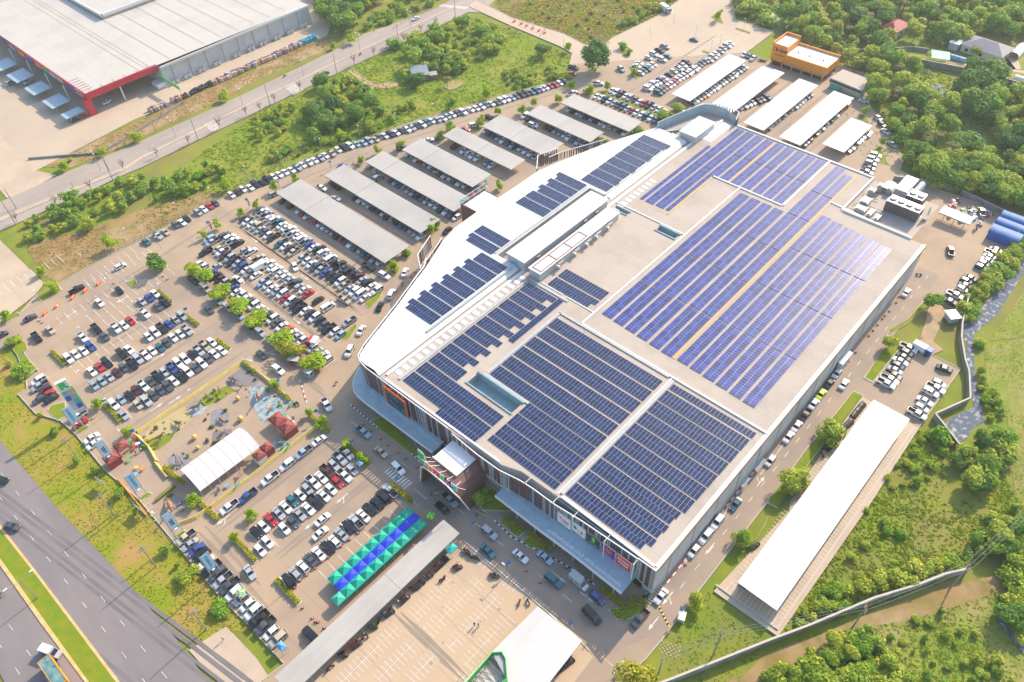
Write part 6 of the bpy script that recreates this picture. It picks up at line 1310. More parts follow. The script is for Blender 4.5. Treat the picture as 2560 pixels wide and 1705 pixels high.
for k in TYPES:
    d=car_meshes(k); nm={'S':'sedan','H':'hatchback','U':'sport_utility_car','V':'van','P':'pickup_truck'}[k]
    e={}
    e['body']=d['body'].mesh(nm,paint); e['ws']=d['ws'].mesh('windscreen',CG); e['rw']=d['rw'].mesh('rear_window',CG); e['sw']=[q.mesh('side_window',CG) for q in d['sw']]
    e['wheel']=d['wheel'].mesh('wheel',[CT,HUB]); e['hl']=[m.mesh('headlight',CL) for m in d['hl']]; e['tl']=[m.mesh('tail_light',CR) for m in d['tl']]
    if d['bed']: e['bed']=d['bed'].mesh('truck_bed',CD)
    e['xw']=d['xw']; e['r']=d['r']; e['hw']=d['hw']
    # one-piece version for cars seen very small
    a=MB()
    def addm(m,mi,off=(0,0,0)):
        n=len(a.v); a.v+=[(p[0]+off[0],p[1]+off[1],p[2]+off[2]) for p in m.v]; a.f+=[tuple(i+n for i in f) for f in m.f]; a.mi+=[mi]*len(m.f)
    addm(d['body'],0)
    for q in (d['ws'],d['rw'],*d['sw']): addm(q,1)
    if d['bed']: addm(d['bed'],2)
    for x in d['xw']:
        for s in (-1,1): addm(d['wheel'],3,(x,s*d['hw'],d['r']))
    e['far']=a.mesh(nm,[paint,CG,CD,CT]); PROT[k]=e
KN={'S':('sedan','sedan'),'H':('hatchback','hatchback car'),'U':('sport_utility_car','SUV'),'V':('van','van'),'P':('pickup_truck','pickup truck')}
CARS=[]
def vis(x,y):
    d=Vector((x,y,.8))-Vector((0,0,H)); return d.length
def put_car(code,x,y,hd,label,group,col_=None,near=None):
    c,k=code[0],code[1]
    if k=='T': k='P'
    e=PROT[k]; nm=KN[k][0]
    near=vis(x,y)<265 if near is None else near
    o=link(nm,e['body'] if near else e['far'],None,(x,y,.0),hd+RN.uniform(-.035,.035))
    q=col_ or COLR[c]; v=RN.uniform(.9,1.1); o.color=(min(1,q[0]*v),min(1,q[1]*v),min(1,q[2]*v),1)
    tag(o,label,KN[k][1],group)
    if near:
        link('windscreen',e['ws'],o); link('rear_window',e['rw'],o); [link('side_window',q,o) for q in e['sw']]
        for x_ in e['xw']:
            for s in (-1,1): link('wheel',e['wheel'],o,(x_,s*e['hw'],e['r']))
        if vis(x,y)<222:
            for m in e['hl']: link('headlight',m,o)
            for m in e['tl']: link('tail_light',m,o)
        if 'bed' in e: link('truck_bed',e['bed'],o)
    CARS.append((x,y)); return o
def trim(s,n=16):
    w=s.split(); return ' '.join(w[:n])
for L in ROWS.splitlines():
    a=L.split('|'); x0,y0,x1,y1=map(float,a[0].split()); hd=rad(float(a[1])); cs=[c[0]+'H' if c[1:]=='S' and RN.random()<.36 else c for c in a[2].split()]; n=len(cs); k=0  # a random share of the listed sedans is built as hatchbacks
    for i,c in enumerate(cs):
        if c=='-': continue
        k+=1; f=i/max(1,n-1); x=x0+(x1-x0)*f; y=y0+(y1-y0)*f
        j=RN.uniform(-.35,.35); x+=math.cos(hd)*j; y+=math.sin(hd)*j
        put_car(c,x,y,hd,'%s %s, %s from the %s, %s'%(CNAME[c[0]],KN['P' if c[1]=='T' else c[1]][1],ordn(k),a[4],a[3]),'vehicles of the '+a[3])
PAL='wS wH wS gH gP dU kU wP kP wU lH dS rH wH gU bS wP cH kS tU'.split()
for lst,nm,hd in ((CPR,'grey carport',PI),(CPW,'white carport',-PI/2)):
    cnt={}
    for (x0,y0,x1,y1,w) in lst:
        d=math.hypot(x1-x0,y1-y0); n=int(d/2.46)+1
        for i in range(n):
            if RN.random()<.05: continue
            f=i/max(1,n-1); c=RN.choice(PAL); cnt[w]=cnt.get(w,0)+1
            put_car(c,x0+(x1-x0)*f+(.9 if hd==PI else 0),y0+(y1-y0)*f+(.9 if hd!=PI else 0),hd+(PI if RN.random()<.12 else 0),'%s %s in shade, %s under the %s %s'%(CNAME[c[0]],KN[c[1]][1],ordn(cnt[w]),w,nm),'vehicles under the '+nm+'s',near=False)
for L in SINGLE.splitlines():
    a,ph=L.split('|'); x,y,h,c=a.split()
    o=put_car(c,float(x),float(y),rad(float(h)),trim('%s %s %s'%(CNAME[c[0]],KN[c[1]][1],ph)),None)
    if 'overtaking' in ph:
        mb=MB(); mb.box(-2.4,-.9,1.05,.5,.9,2.1); mb.obj('van_body',M['offw'],o)
    if 'tall grey box' in ph:
        mb=MB(); mb.box(-2.5,-.95,1.6,.9,.95,2.75); mb.obj('box_top',M['lgrey'],o)
# red minibuses with canopy tops in the line of round trees
def W_(p): return p
for (x,y,h,lb,top) in ((69.2,160.9,-60,'red open sided minibus with a blue roof under the round trees','blue'),(66.2,155.0,-60,'red open sided minibus with a silver roof under the round trees','lgrey')):
    e=PROT['P']; o=link('minibus',e['body'],None,(x,y,0),rad(h)); o.color=(.62,.05,.02,1); tag(o,lb,'minibus'); link('windscreen',e['ws'],o); [link('side_window',q,o) for q in e['sw']]
    for x_ in e['xw']:
        for s in (-1,1): link('wheel',e['wheel'],o,(x_,s*e['hw'],e['r']))
    mb=MB(); mb.box(-2.7,-.98,1.95,.6,.98,2.1); mb.box(-2.6,-.9,1.05,-2.5,.9,1.95); mb.obj('canopy_roof',M[top],o)
# orange tipper truck and a green bus on the highway, box trucks
HD=math.atan2(hw[3][1]-hw[1][1],hw[3][0]-hw[1][0])
def truck(x,y,hd,label,cat,L,Wd,box_m,cab_m,h=2.9,cargo=None,open_=False,name='truck'):
    t=thing(name,label,cat,(x,y,0),hd); mb=MB(); mb.box(L/2-1.7,-Wd/2,.5,L/2,Wd/2,2.5); mb.obj('cab',cab_m,t); mb=MB(); mb.box(L/2-.02,-Wd/2+.15,1.4,L/2+.03,Wd/2-.15,2.2); mb.box(L/2-1.3,-Wd/2-.02,1.4,L/2-.5,Wd/2+.02,2.2); mb.obj('windows',CG,t)
    mb=MB()
    if open_:
        b=L/2-1.9; mb.box(-L/2,-Wd/2,.8,b,-Wd/2+.12,h); mb.box(-L/2,Wd/2-.12,.8,b,Wd/2,h); mb.box(-L/2,-Wd/2+.12,.8,-L/2+.12,Wd/2-.12,h); mb.box(b-.12,-Wd/2+.12,.8,b,Wd/2-.12,h); mb.box(-L/2+.1,-Wd/2+.1,.8,b-.1,Wd/2-.1,1.0)
        mb.obj('cargo_bed',box_m,t); mb=MB(); mb.box(-L/2+.12,-Wd/2+.12,1.0,b-.12,Wd/2-.12,h-.08); mb.obj('cargo_cover',cargo,t)
    else: mb.box(-L/2,-Wd/2,.7,L/2-1.8,Wd/2,h); mb.obj('box',box_m,t)
    for x_ in (L/2-1,-L/2+1.2,-L/2+2.3):
        for s in (-1,1):
            w=MB(); w.tube((x_,s*Wd/2-.15,.48),(x_,s*Wd/2+.1,.48),.48,n=12); w.obj('wheel',CT,t)
    return t
truck(-25.3,119.0,HD,'orange rimmed tipper truck with a teal covered load on the highway','truck',10.5,2.6,M['orange'],M['orange'],2.9,mat('load_cover',(.03,.17,.17),.8,c2=(.22,.33,.31),ns=.7),True,'tipper_truck')
truck(-26.5,152,HD,'pale green bus cut off by the left edge of the highway','bus',8,2.4,mat('bus_green',(.35,.5,.38),.4),mat('bus_green2',(.35,.5,.38),.4),2.9,name='bus')
truck(336.5,208.5,rad(-110),'white box truck parked at the edge of the sandy car park','truck',7.5,2.4,M['offw'],M['canopy'],3.0,name='box_truck'); truck(360,178,rad(120),'dark truck cut off by the top edge of the sandy car park','truck',6,2.3,M['dsteel'],M['blue'],2.6,name='box_truck')
truck(190.5,17.6,rad(-95),'blue and white box truck at the corner of the small fenced lot','truck',5.6,2,M['wht'],M['blue'],2.5,name='box_truck'); truck(84.0,200.2,rad(0),'white truck with a red display box in the packed car park','truck',5.4,2,M['wht'],M['wht'],2.8,name='display_truck')
t=thing('market_trailer','white vendor truck with a side awning on the planted island','trailer',(74.5,157.2,0),rad(25)); mb=MB(); mb.box(-1.3,-.9,.5,1.6,.9,2.4); mb.obj('cabinet',M['offw'],t); mb=MB(); mb.box(-1.2,.9,2.2,1.5,1.9,2.3); mb.obj('awning',M['red'],t)
# ---------------------------------------------------------------- motorcycles
bf=MB(); bf.box(-.55,-.13,.42,.35,.13,.68); bf.box(-.75,-.12,.66,.05,.12,.82,1); bf.box(.3,-.18,.35,.55,.18,.95); bf.tube((.5,0,.9),(.62,0,.35),.06); FRM=bf.mesh('motorcycle',[mat('bike_paint',(.1,.1,.1),.35,objc=True),M['black']])
bw=MB(); bw.tube((0,-.06,0),(0,.06,0),.3,n=10); BWH=bw.mesh('wheel',CT); bh=MB(); bh.tube((.45,-.36,1.02),(.45,.36,1.02),.03); bh.box(.42,-.3,1.02,.5,-.2,1.12); HBR=bh.mesh('handlebar',CD)
BC=[((.02,.02,.025),'black'),((.4,.03,.03),'red'),((.03,.05,.2),'blue'),((.35,.35,.37),'silver'),((.25,.06,.03),'brown'),((.6,.6,.6),'white'),((.02,.3,.06),'green')]
BW=[.45,.2,.08,.1,.1,.04,.03]
for gi,(x0,y0,x1,y1,n) in enumerate(BIKES):
    for i in range(n):
        f=(i+.5)/n; x=x0+(x1-x0)*f; y=y0+(y1-y0)*f; cc,cn=RN.choices(BC,BW)[0]
        moving=n<=2
        o=link('motorcycle',FRM,None,(x,y,.02),(PI/2+RN.uniform(-.25,.25)) if not moving else RN.uniform(0,6)); o.color=(*cc,1)
        where=('under the long grey walkway roof' if 70<y<84 and x<52 else 'beside the long white shed' if x>88 and y<25 else 'on the motorcycle park' if y<80 and x<62 else 'out on the roads')
        tag(o,'%s motorcycle, %s of the %s cluster %s'%(cn,ordn(i+1),ordn(gi+1),where),'motorcycle','motorcycles '+where)
        link('wheel',BWH,o,(.62,0,.3)); link('wheel',BWH,o,(-.62,0,.3)); link('handlebar',HBR,o)
# ---------------------------------------------------------------- people
def person(x,y,rz,shirt,trou,label):
    b=MB(); z=0
    v=b
    b.path([(0,.1,.04),(0,.1,.45),(0,.09,.85)],[.06,.065,.09],6); b.path([(.18,-.1,.04),(.1,-.1,.45),(0,-.09,.85)],[.06,.065,.09],6)
    b.path([(0,0,.8),(0,0,1.1),(.02,0,1.38),(.03,0,1.5)],[(.17,.12),(.16,.11),(.2,.12),(.07,.07)],8)
    b.path([(.02,.22,1.4),(.0,.27,1.12),(.12,.25,.88)],[.055,.045,.035],6); b.path([(.02,-.22,1.4),(.0,-.27,1.12),(-.08,-.26,.88)],[.055,.045,.035],6)
    b.blob((.04,0,1.62),(.1,.085,.13),n=8,m=6)
    me=b.mesh('person',M['skin'],True); o=link('person',me,None,(x,y,.02),rz); tag(o,label,'person')
    c=MB(); c.path([(0,0,.82),(0,0,1.1),(.02,0,1.4),(.02,0,1.45)],[(.19,.14),(.18,.13),(.225,.14),(.1,.09)],8); c.path([(.02,.2,1.42),(.0,.265,1.15)],[.075,.065],6); c.path([(.02,-.2,1.42),(.0,-.265,1.15)],[.075,.065],6); c.obj('shirt',shirt,o,smooth=True)
    c=MB(); c.path([(0,.1,.08),(0,.1,.45),(0,.08,.9)],[.075,.08,.11],6); c.path([(.18,-.1,.08),(.1,-.1,.45),(0,-.08,.9)],[.075,.08,.11],6); c.obj('trousers',trou,o)
    c=MB(); c.blob((.025,0,1.66),(.115,.105,.115),n=8,m=5); c.obj('hair',M['hair'],o); return o
SHM=dict(b=(M['blue'],'blue'),k=(M['dsteel'],'black'),d=(M['dsteel'],'dark'),r=(M['red'],'red'),w=(M['wht'],'white'),g=(M['green'],'green'))
PW=['crossing the motorcycle park, left of two','crossing the motorcycle park, right of two','walking in front of the first grey carport','by the pickup leaving the first grey carport','standing in the lane of the packed car park','on the sandy lane, left of two','on the sandy lane, right of two','under the brown portal, left one','under the brown portal, right one','at the brown roadside tent, left one','at the brown roadside tent, middle one','at the snack stall, upper one','at the snack stall, lower one','under the white tent edge','at the snack stall table','walking in the service yard','beside the roadside cars','on the shaded front road']
for (x,y,c),w in zip(PEOPLE,PW):
    person(x,y,RN.uniform(0,6),SHM[c][0],M['dsteel'] if c!='d' else M['blue'],'person in a %s top %s'%(SHM[c][1],w))
# ---------------------------------------------------------------- vegetation
LF=[leafmat('leaves_dark',(.075,.21,.035),(.27,.43,.05)),leafmat('leaves_mid',(.22,.42,.03),(.50,.55,.06)),leafmat('leaves_lime',(.36,.54,.015),(.47,.56,.025)),leafmat('leaves_yellow',(.47,.43,.03),(.42,.43,.04)),leafmat('leaves_dusty',(.22,.24,.06),(.30,.28,.08)),leafmat('hedge_yellow',(.40,.42,.015),(.48,.44,.02))]
def crown(seed,lobes,nq,q,flat=1.0,inner=.35,cone=0):
    """unit crown (radius about .5, height 0..1) of many small leaf clumps spread through several lobes"""
    rn=random.Random(seed); mb=MB(); L=[]
    for i in range(lobes):
        a=rn.uniform(0,2*PI); r=rn.uniform(.05,.34)*(1 if i else 0); z=rn.uniform(.28,.8)
        if cone: r*=1-.7*z; 
        s=rn.uniform(.17,.30); L.append((math.cos(a)*r,math.sin(a)*r,z,s,s*rn.uniform(.6,.95)*flat))
    for i in range(nq):
        c=L[i%lobes]; u=rn.uniform(-.75,1); t=rn.uniform(0,2*PI); k=math.sqrt(max(0,1-u*u)); rr=rn.uniform(inner,1)**.4
        rr*=1+.18*noise.noise(Vector((math.cos(t)*k*3+seed,math.sin(t)*k*3,u*3+i%lobes)))
        d=Vector((k*math.cos(t),k*math.sin(t),u)); p=Vector((c[0]+d.x*c[3]*rr,c[1]+d.y*c[3]*rr,c[2]+d.z*c[4]*rr))
        nrm=(d+Vector((rn.uniform(-.7,.7),rn.uniform(-.7,.7),rn.uniform(-.2,.9)))).normalized()
        a=nrm.orthogonal().normalized(); b=nrm.cross(a); th=rn.uniform(0,PI); a,b=a*math.cos(th)+b*math.sin(th),b*math.cos(th)-a*math.sin(th)
        s=q*rn.uniform(.6,1.3)
        mb.face([p-a*s-b*s*.5,p+a*s*.4-b*s*.8,p+a*s+b*s*.4,p-a*s*.3+b*s*.8])
    return mb
CR={}
def crowns(key,specs,m): CR[key]=[crown(sd,lo,nq,q,fl,inn,cn).mesh('crown',LF[m]) for sd,lo,nq,q,fl,inn,cn in specs]
crowns('B',[(1,13,2600,.040,1,.3,0),(2,16,3000,.038,.9,.3,0),(3,11,2400,.042,1.1,.3,0),(4,18,3000,.036,1,.3,0)],0)
crowns('G',[(5,13,2300,.040,1,.25,0),(6,15,2600,.038,1,.25,0),(7,10,2000,.044,1.1,.25,0)],1)
crowns('L',[(8,10,1200,.045,1,.1,0),(9,9,1000,.05,1.1,.1,0),(10,12,1300,.045,1,.1,0)],2)
crowns('Y',[(11,14,2400,.038,1,.3,0),(12,12,2200,.04,1,.3,0)],3)
crowns('S',[(13,11,1200,.055,.9,.2,0),(14,9,1000,.06,.9,.2,0),(15,13,1300,.05,.9,.2,0)],1)
crowns('T',[(16,16,2400,.034,1.3,.3,1),(17,14,2200,.036,1.3,.3,1)],1)
crowns('U',[(18,14,2800,.040,.75,.3,0),(19,16,3000,.038,.75,.3,0)],2)
crowns('R',[(20,12,1500,.055,1,.2,0)],0); crowns('Z',[(21,10,900,.06,.9,.2,0),(22,9,800,.06,1,.2,0)],4)
def trunk(seed,h,r,limbs,spread):
    rn=random.Random(seed); mb=MB(); mb.path([(0,0,-.02),(rn.uniform(-.02,.02),0,.3*h),(rn.uniform(-.05,.05),rn.uniform(-.05,.05),.65*h)],[r,r*.8,r*.5],6)
    for i in range(limbs):
        a=i*2*PI/limbs+rn.uniform(-.4,.4); z=h*rn.uniform(.28,.6); s=spread*rn.uniform(.6,1)
        mb.path([(0,0,z),(math.cos(a)*s*.5,math.sin(a)*s*.5,z+(h-z)*.45),(math.cos(a)*s,math.sin(a)*s,z+(h-z)*.85)],[r*.5,r*.35,r*.1],5)
    return mb
TRK=[trunk(k,.85,.035,5,.3).mesh('trunk',M['bark']) for k in range(3)]; TRS=[trunk(k+5,.9,.02,4,.25).mesh('trunk',M['bark']) for k in range(2)]
BARET=[]
for k in range(3):
    rn=random.Random(40+k); mb=trunk(60+k,.8,.03,7,.3)
    for i in range(26):
        a=rn.uniform(0,2*PI); z=rn.uniform(.5,.8); s=rn.uniform(.1,.3); e=rn.uniform(.1,.32); mb.path([(math.cos(a)*s*.6,math.sin(a)*s*.6,z),(math.cos(a)*(s+.05),math.sin(a)*(s+.05),z+e)],[.01,.004],4)
    BARET.append(mb)
NT=[0]
KCAT={'S':('shrub','shrub'),'Z':('shrub','shrub')}
def tree(kind,x,y,h,cw,label,group=None,z=0):
    nm,cat=KCAT.get(kind,('tree','tree')); NT[0]+=1
    t=thing(nm,label,cat,(x,y,z),RN.uniform(0,2*PI),group)
    me=CR[kind][NT[0]%len(CR[kind])]
    low=kind in 'SZ'
    o=link('crown',me,t,(0,0,-.22*h if low else .0)); o.scale=(cw*RN.uniform(.85,1.15),cw*RN.uniform(.85,1.15),h*(1.22 if low else 1.0))
    s=link('trunk' if not low else 'stem',(TRS if kind in 'LT' else TRK)[NT[0]%2],t); s.scale=(h*.8,h*.8,h*.85)
    return t
for L in TREES.splitlines():
    a,lb=L.split('|'); x,y,k,h,cw=a.split(); kk=k
    tree(kk,float(x),float(y),float(h),float(cw)*1.12,trim({'S':'shrub, ','Z':'shrub, '}.get(k,'tree, ')+lb),None)
KD={'B':'dark green rounded','G':'mid green leafy','T':'tall feathery','L':'sparse lime','S':'low green','P':'palm','Z':'dusty'}
def palm(x,y,h,label,group=None):
    t=thing('palm_tree',label,'palm tree',(x,y,0),RN.uniform(0,6),group); mb=MB(); mb.path([(0,0,0),(.1,0,h*.5),(.25,.1,h)],[.2,.15,.12],6); mb.obj('trunk',M['bark'],t)
    f=MB()
    for i in range(17):
        a=i*2*PI/17+RN.uniform(-.1,.1); u=Vector((math.cos(a),math.sin(a),0)); w=Vector((-math.sin(a),math.cos(a),0)); L=RN.uniform(2.2,3.2); up_=RN.uniform(.2,.9); prev=None; c=Vector((.25,.1,h))
        for s in range(7):
            q=s/6; p=c+u*L*q+Vector((0,0,up_*math.sin(q*2.2)*1.1-1.3*q*q)); wd=.42*math.sin(PI*min(.98,q*.85+.12))
            if prev is not None:
                for sg in (-1,1): f.face([prev[0],p,p+w*sg*wd-Vector((0,0,.15)),prev[0]+w*sg*prev[1]-Vector((0,0,.15))])
            prev=(p,wd)
    f.obj('fronds',LF[4],t); return t
for i,(x,y,h) in enumerate(PALMS): palm(x,y,h,'palm with arching fronds, %s of the scattered palms counted from the stream bend'%ordn(i+1),'scattered palms')
CLEAR=[(382,108,8),(386,104,6),(388.5,70,13),(369,83,8),(375,77,5),(367,61,7),(366,52,4),(372.5,47,6),(397,59,7),(211,257,6),(214.4,251,3.5),(215,240,6),(206,247,6),(442,160,8)]
def px(x,y,z):
    d=Vector((x,y,z-H)); w=d.dot(fw); return 512+764.3*d.dot(r2)/w,341-764.3*d.dot(u2)/w,w
CAND=[]
for zi,(nm,n,ks,h0,h1,poly) in enumerate(ZONES):
    xs=[p[0] for p in poly]; ys=[p[1] for p in poly]; pts=[]; tries=0; area=abs(sum(poly[i-1][0]*poly[i][1]-poly[i][0]*poly[i-1][1] for i in range(len(poly))))/2
    dmin=.72*math.sqrt(area/n)
    while len(pts)<n and tries<9000:
        tries+=1; x=RN.uniform(min(xs),max(xs)); y=RN.uniform(min(ys),max(ys))
        if tries%1500==0: dmin*=.8
        if not inpoly(x,y,poly) or any((x-a)**2+(y-b)**2<dmin*dmin for a,b in pts): continue
        if any((x-a)**2+(y-b)**2<r*r for a,b,r in CLEAR): continue
        if any(inpoly(x,y,POLY[q]) for q in ('upper stream','stream','green pond','pavement','back road','lower stream')): continue
        if any(inpoly(x+fw.x*d*1.4,y+fw.y*d*1.4,POLY[q]) for q in ('upper stream','stream') for d in (2,4,6,8) if h0>4 or d<3): continue
        pts.append((x,y))
    pts.sort(key=lambda p:p[0]*fw.x+p[1]*fw.y); cnt={}
    for i,(x,y) in enumerate(pts):
        k=RN.choice(ks); h=RN.uniform(h0,h1); cw=h*RN.uniform(.95,1.35)*(1.25 if k in 'S' else .62 if k=='T' else 1)
        u,v,w=px(x,y,h*.6); r_=cw*764/w
        if u<-r_ or u>1024+r_ or v<-r_ or v>682+r_: continue
        cnt[k]=cnt.get(k,0)+1
        lb='%s %s %s, %s nearest'%(KD[k],'tree' if k not in 'PS' else 'tree' if k=='P' else 'shrub',nm,ordn(cnt[k]))
        CAND.append((cw*h/w/w,k,x,y,h,cw,lb,nm))
CAND.sort(key=lambda c:-c[0]); NK={'t':0,'s':0}; WOOD=MB(); REST=0
LOWC=[crown(200+i,8,420,.085,1,.3,0) for i in range(4)]
for sz,k,x,y,h,cw,lb,nm in CAND:
    if k=='P': palm(x,y,h*.8,lb,'palms '+nm); continue
    q='s' if k=='S' else 't'; NK[q]+=1
    if NK[q]<=(285 if q=='s' else 205): tree('Z' if (k=='S' and nm=='in the brown field') else k,x,y,h,cw,lb,'trees and shrubs '+nm,-.25)
    else:
        REST+=1; c=LOWC[REST%4]; n0=len(WOOD.v); a=RN.uniform(0,6); ca,sa=math.cos(a),math.sin(a); low=k=='S'
        WOOD.v+=[(x+(p[0]*ca-p[1]*sa)*cw,y+(p[0]*sa+p[1]*ca)*cw,-.25+p[2]*h*(1.22 if low else 1)-(.22*h if low else 0)) for p in c.v]; WOOD.f+=[tuple(i+n0 for i in f) for f in c.f]; WOOD.mi+=[REST%2]*len(c.f)
if REST: tag(WOOD.obj('woodland',[LF[0],LF[1]]),kind='stuff')
print('TREES',NK,REST)
BM_=[m.mesh('bare_tree',M['bark']) for m in BARET]
for i,(x,y,h) in enumerate(BARE):
    o=link('bare_tree',BM_[i%3],None,(x,y,0),RN.uniform(0,6),(h*1.1,h*1.1,h)); tag(o,'leafless pruned street tree, %s along the back road from the left'%ordn(i+1),'tree','pruned street trees along the back road')
# clipped yellow hedges in kerbed strips
HQ=None
for i,(a,b) in enumerate(YHEDGE):
    L=math.hypot(b[0]-a[0],b[1]-a[1])
    if L<1: continue
    t=thing('clipped_hedge','clipped yellow green hedge strip, %s of the car park dividers from the left'%ordn(i+1) if True else '','hedge',((a[0]+b[0])/2,(a[1]+b[1])/2,0),math.atan2(b[1]-a[1],b[0]-a[0]),'clipped hedge strips in the car park')
    mb=MB(); mb.box(-L/2-.3,-.75,0,L/2+.3,.75,.15); mb.obj('kerb',M['kerb'],t)
    mb=MB(); rn=random.Random(i); mb.box(-L/2+.1,-.42,.15,L/2-.1,.42,.75)
    for q in range(int(L*75)):
        p=Vector((rn.uniform(-L/2,L/2),rn.uniform(-.6,.6),rn.uniform(.25,1.0))); nn=Vector((rn.uniform(-.6,.6),rn.uniform(-.8,.8),1)).normalized(); a_=nn.orthogonal().normalized()*.17; b_=nn.cross(a_); mb.face([p-a_,p-b_,p+a_,p+b_])
    mb.obj('foliage',LF[5],t)
# front garden hedges in the shade of the canopy
for i,(x0,y0,x1,y1,m) in enumerate(((68.6,72.6,68.8,66.2,3),(69.4,65.2,69.5,57.8,3),(69.8,42.7,69.9,36,3),(70.2,35.6,73,35.7,3),(73.4,35.4,73.4,32.6,5),(67.2,37.4,68.2,34.2,1))):
    L=math.hypot(x1-x0,y1-y0); t=thing('garden_hedge','low trimmed hedge, %s planted along the mall front'%ordn(i+1),'hedge',((x0+x1)/2,(y0+y1)/2,.1),math.atan2(y1-y0,x1-x0),'trimmed hedges before the mall'); mb=MB(); rn=random.Random(i+70)
    mb.box(-L/2,-.5,0,L/2,.5,.5)
    for q in range(int(L*80)):
        p=Vector((rn.uniform(-L/2,L/2),rn.uniform(-.7,.7),rn.uniform(.1,.75))); nn=Vector((rn.uniform(-.6,.6),rn.uniform(-.8,.8),1)).normalized(); a_=nn.orthogonal().normalized()*.17; b_=nn.cross(a_); mb.face([p-a_,p-b_,p+a_,p+b_])
    mb.obj('foliage',LF[m],t)
# grass tufts: uncountable ground cover
gt=MB(); rn=random.Random(99)
def tufts(poly,n,s0,s1,excl=()):
    xs=[p[0] for p in poly]; ys=[p[1] for p in poly]; k=0
    for _ in range(n*4):
        if k>=n: break
        x=rn.uniform(max(-60,min(xs)),min(460,max(xs))); y=rn.uniform(max(-70,min(ys)),min(460,max(ys)))
        if not inpoly(x,y,poly) or any(inpoly(x,y,e) for e in excl): continue
        if noise.noise(Vector((x*.07,y*.07,3)))+.4*noise.noise(Vector((x*.3,y*.3,1)))<rn.uniform(-.5,.35): continue
        k+=1; s=rn.uniform(s0,s1)
        for j in range(3):
            a=rn.uniform(0,PI*2); u=Vector((math.cos(a),math.sin(a),0))*s*.5; l=Vector((rn.uniform(-.3,.3),rn.uniform(-.3,.3),1))*s*.4; p=Vector((x+rn.uniform(-s,s)*.5,y+rn.uniform(-s,s)*.5,-.28)); gt.face([p-u,p+u,p+u*.7+l,p-u*.6+l])
tufts(POLY['grass lot'],7000,.45,1.0); tufts(POLY['verge'],5000,.15,.4); tufts(POLY['lower field'],8000,.25,.6,(POLY['field track'],)); tufts(POLY['meadow'],4000,.2,.4,(POLY['stream'],)); tufts(POLY['scrub field'],3500,.6,1.2)
tufts([(88,7),(162,7),(168,-10),(150,-28),(125,-16),(100,-2)],4500,.3,.7); tufts([(270,70),(300,40),(420,0),(460,120),(380,180),(330,120)],3500,.6,1.4,(POLY['house yard'],)); tufts([(70,8),(88,8),(88,24),(80,26),(64,22)],500,.2,.4)
tag(gt.obj('grass',leafmat('grass_blades',(.34,.46,.03),(.34,.46,.03))),kind='stuff')
gd=MB(); gt=gd
tufts(POLY['dry strip'],1400,.3,.6); tufts(POLY['tan strip'],2000,.3,.7); tufts(POLY['scrub field'],2500,.6,1.3)
tag(gd.obj('dry_grass',leafmat('dry_blades',(.58,.38,.15),(.55,.37,.16))),kind='stuff')
HAZE=.0002
# ---------------------------------------------------------------- lamps, poles, cones
def lampobj(x,y,h,label,kind,rz=0):
    if kind=='street':
        t=thing('street_lamp',label,'street lamp',(x,y,0),rz,'street lamps on the back road median'); mb=MB(); mb.tube((0,0,0),(0,0,h),.11,.07); mb.obj('pole',M['steel'],t)
        mb=MB(); mb.tube((-1.2,0,h+.3),(1.2,0,h+.3),.05); mb.tube((0,0,h),(0,0,h+.3),.06); mb.obj('arm',M['steel'],t)
        for s in (-1,1):
            mb=MB(); mb.box(s*1.5-.45,-.16,h+.25,s*1.5+.45,.16,h+.4); mb.obj('lamp_head',M['wht'],t)
    elif kind=='park':
        t=thing('parking_lamp',label,'lamp post',(x,y,0),rz,'slim lamp posts of the car parks'); mb=MB(); mb.tube((0,0,0),(0,0,h),.085,.06); mb.obj('pole',M['lgrey'],t); mb=MB(); mb.box(-.1,-.14,h-.06,.75,.14,h+.06); mb.obj('lamp_head',M['wht'],t)
    else:
        t=thing('solar_lamp',label,'solar lamp',(x,y,0),rz,'small solar lamps of the car parks'); mb=MB(); mb.tube((0,0,0),(0,0,h),.06); mb.obj('pole',M['lgrey'],t); mb=MB(); mb.idx([(-.55,-.4,h-.1),(.55,-.4,h-.1),(.55,.4,h+.25),(-.55,.4,h+.25),(-.55,-.4,h-.16),(.55,-.4,h-.16),(.55,.4,h+.19),(-.55,.4,h+.19)],[(0,1,2,3),(7,6,5,4),(0,4,5,1),(1,5,6,2),(2,6,7,3),(3,7,4,0)]); mb.obj('solar_panel',mat('lamp_panel',(.02,.07,.2),.3) if 'lamp_panel' not in bpy.data.materials else bpy.data.materials['lamp_panel'],t); mb=MB(); mb.box(-.1,-.5,h-.5,.1,.05,h-.4); mb.obj('lamp_head',M['wht'],t)
    return t
def srt(L): return sorted(L,key=lambda p:p[0]*fw.x+p[1]*fw.y)
for i,(x,y,h) in enumerate(srt(LAMPS)): lampobj(x,y,h,'double headed white street lamp, %s nearest on the back road median'%ordn(i+1),'street',rad(80))
for i,(x,y) in enumerate(srt(PLAMPS)): lampobj(x,y,5.5,'slim grey lamp post with one short arm, %s nearest'%ordn(i+1),'park',RN.choice((-PI/2,PI,PI/2)))
for i,(x,y) in enumerate(srt(SOLARL)): lampobj(x,y,3.6,'small solar lamp with a tilted blue panel, %s nearest'%ordn(i+1),'solar',RN.uniform(-.4,.4))
for i,(x,y,h) in enumerate(srt(POLES)):
    t=thing('concrete_pole','grey concrete power pole beside the back road, %s nearest'%ordn(i+1),'power pole',(x,y,0),rad(80),'power poles along the back road'); mb=MB(); mb.tube((0,0,0),(0,0,h),.17,.11); mb.obj('pole',M['cwall'],t); mb=MB(); mb.box(-.9,-.06,h-.7,.9,.06,h-.58); mb.obj('crossarm',M['steel'],t)
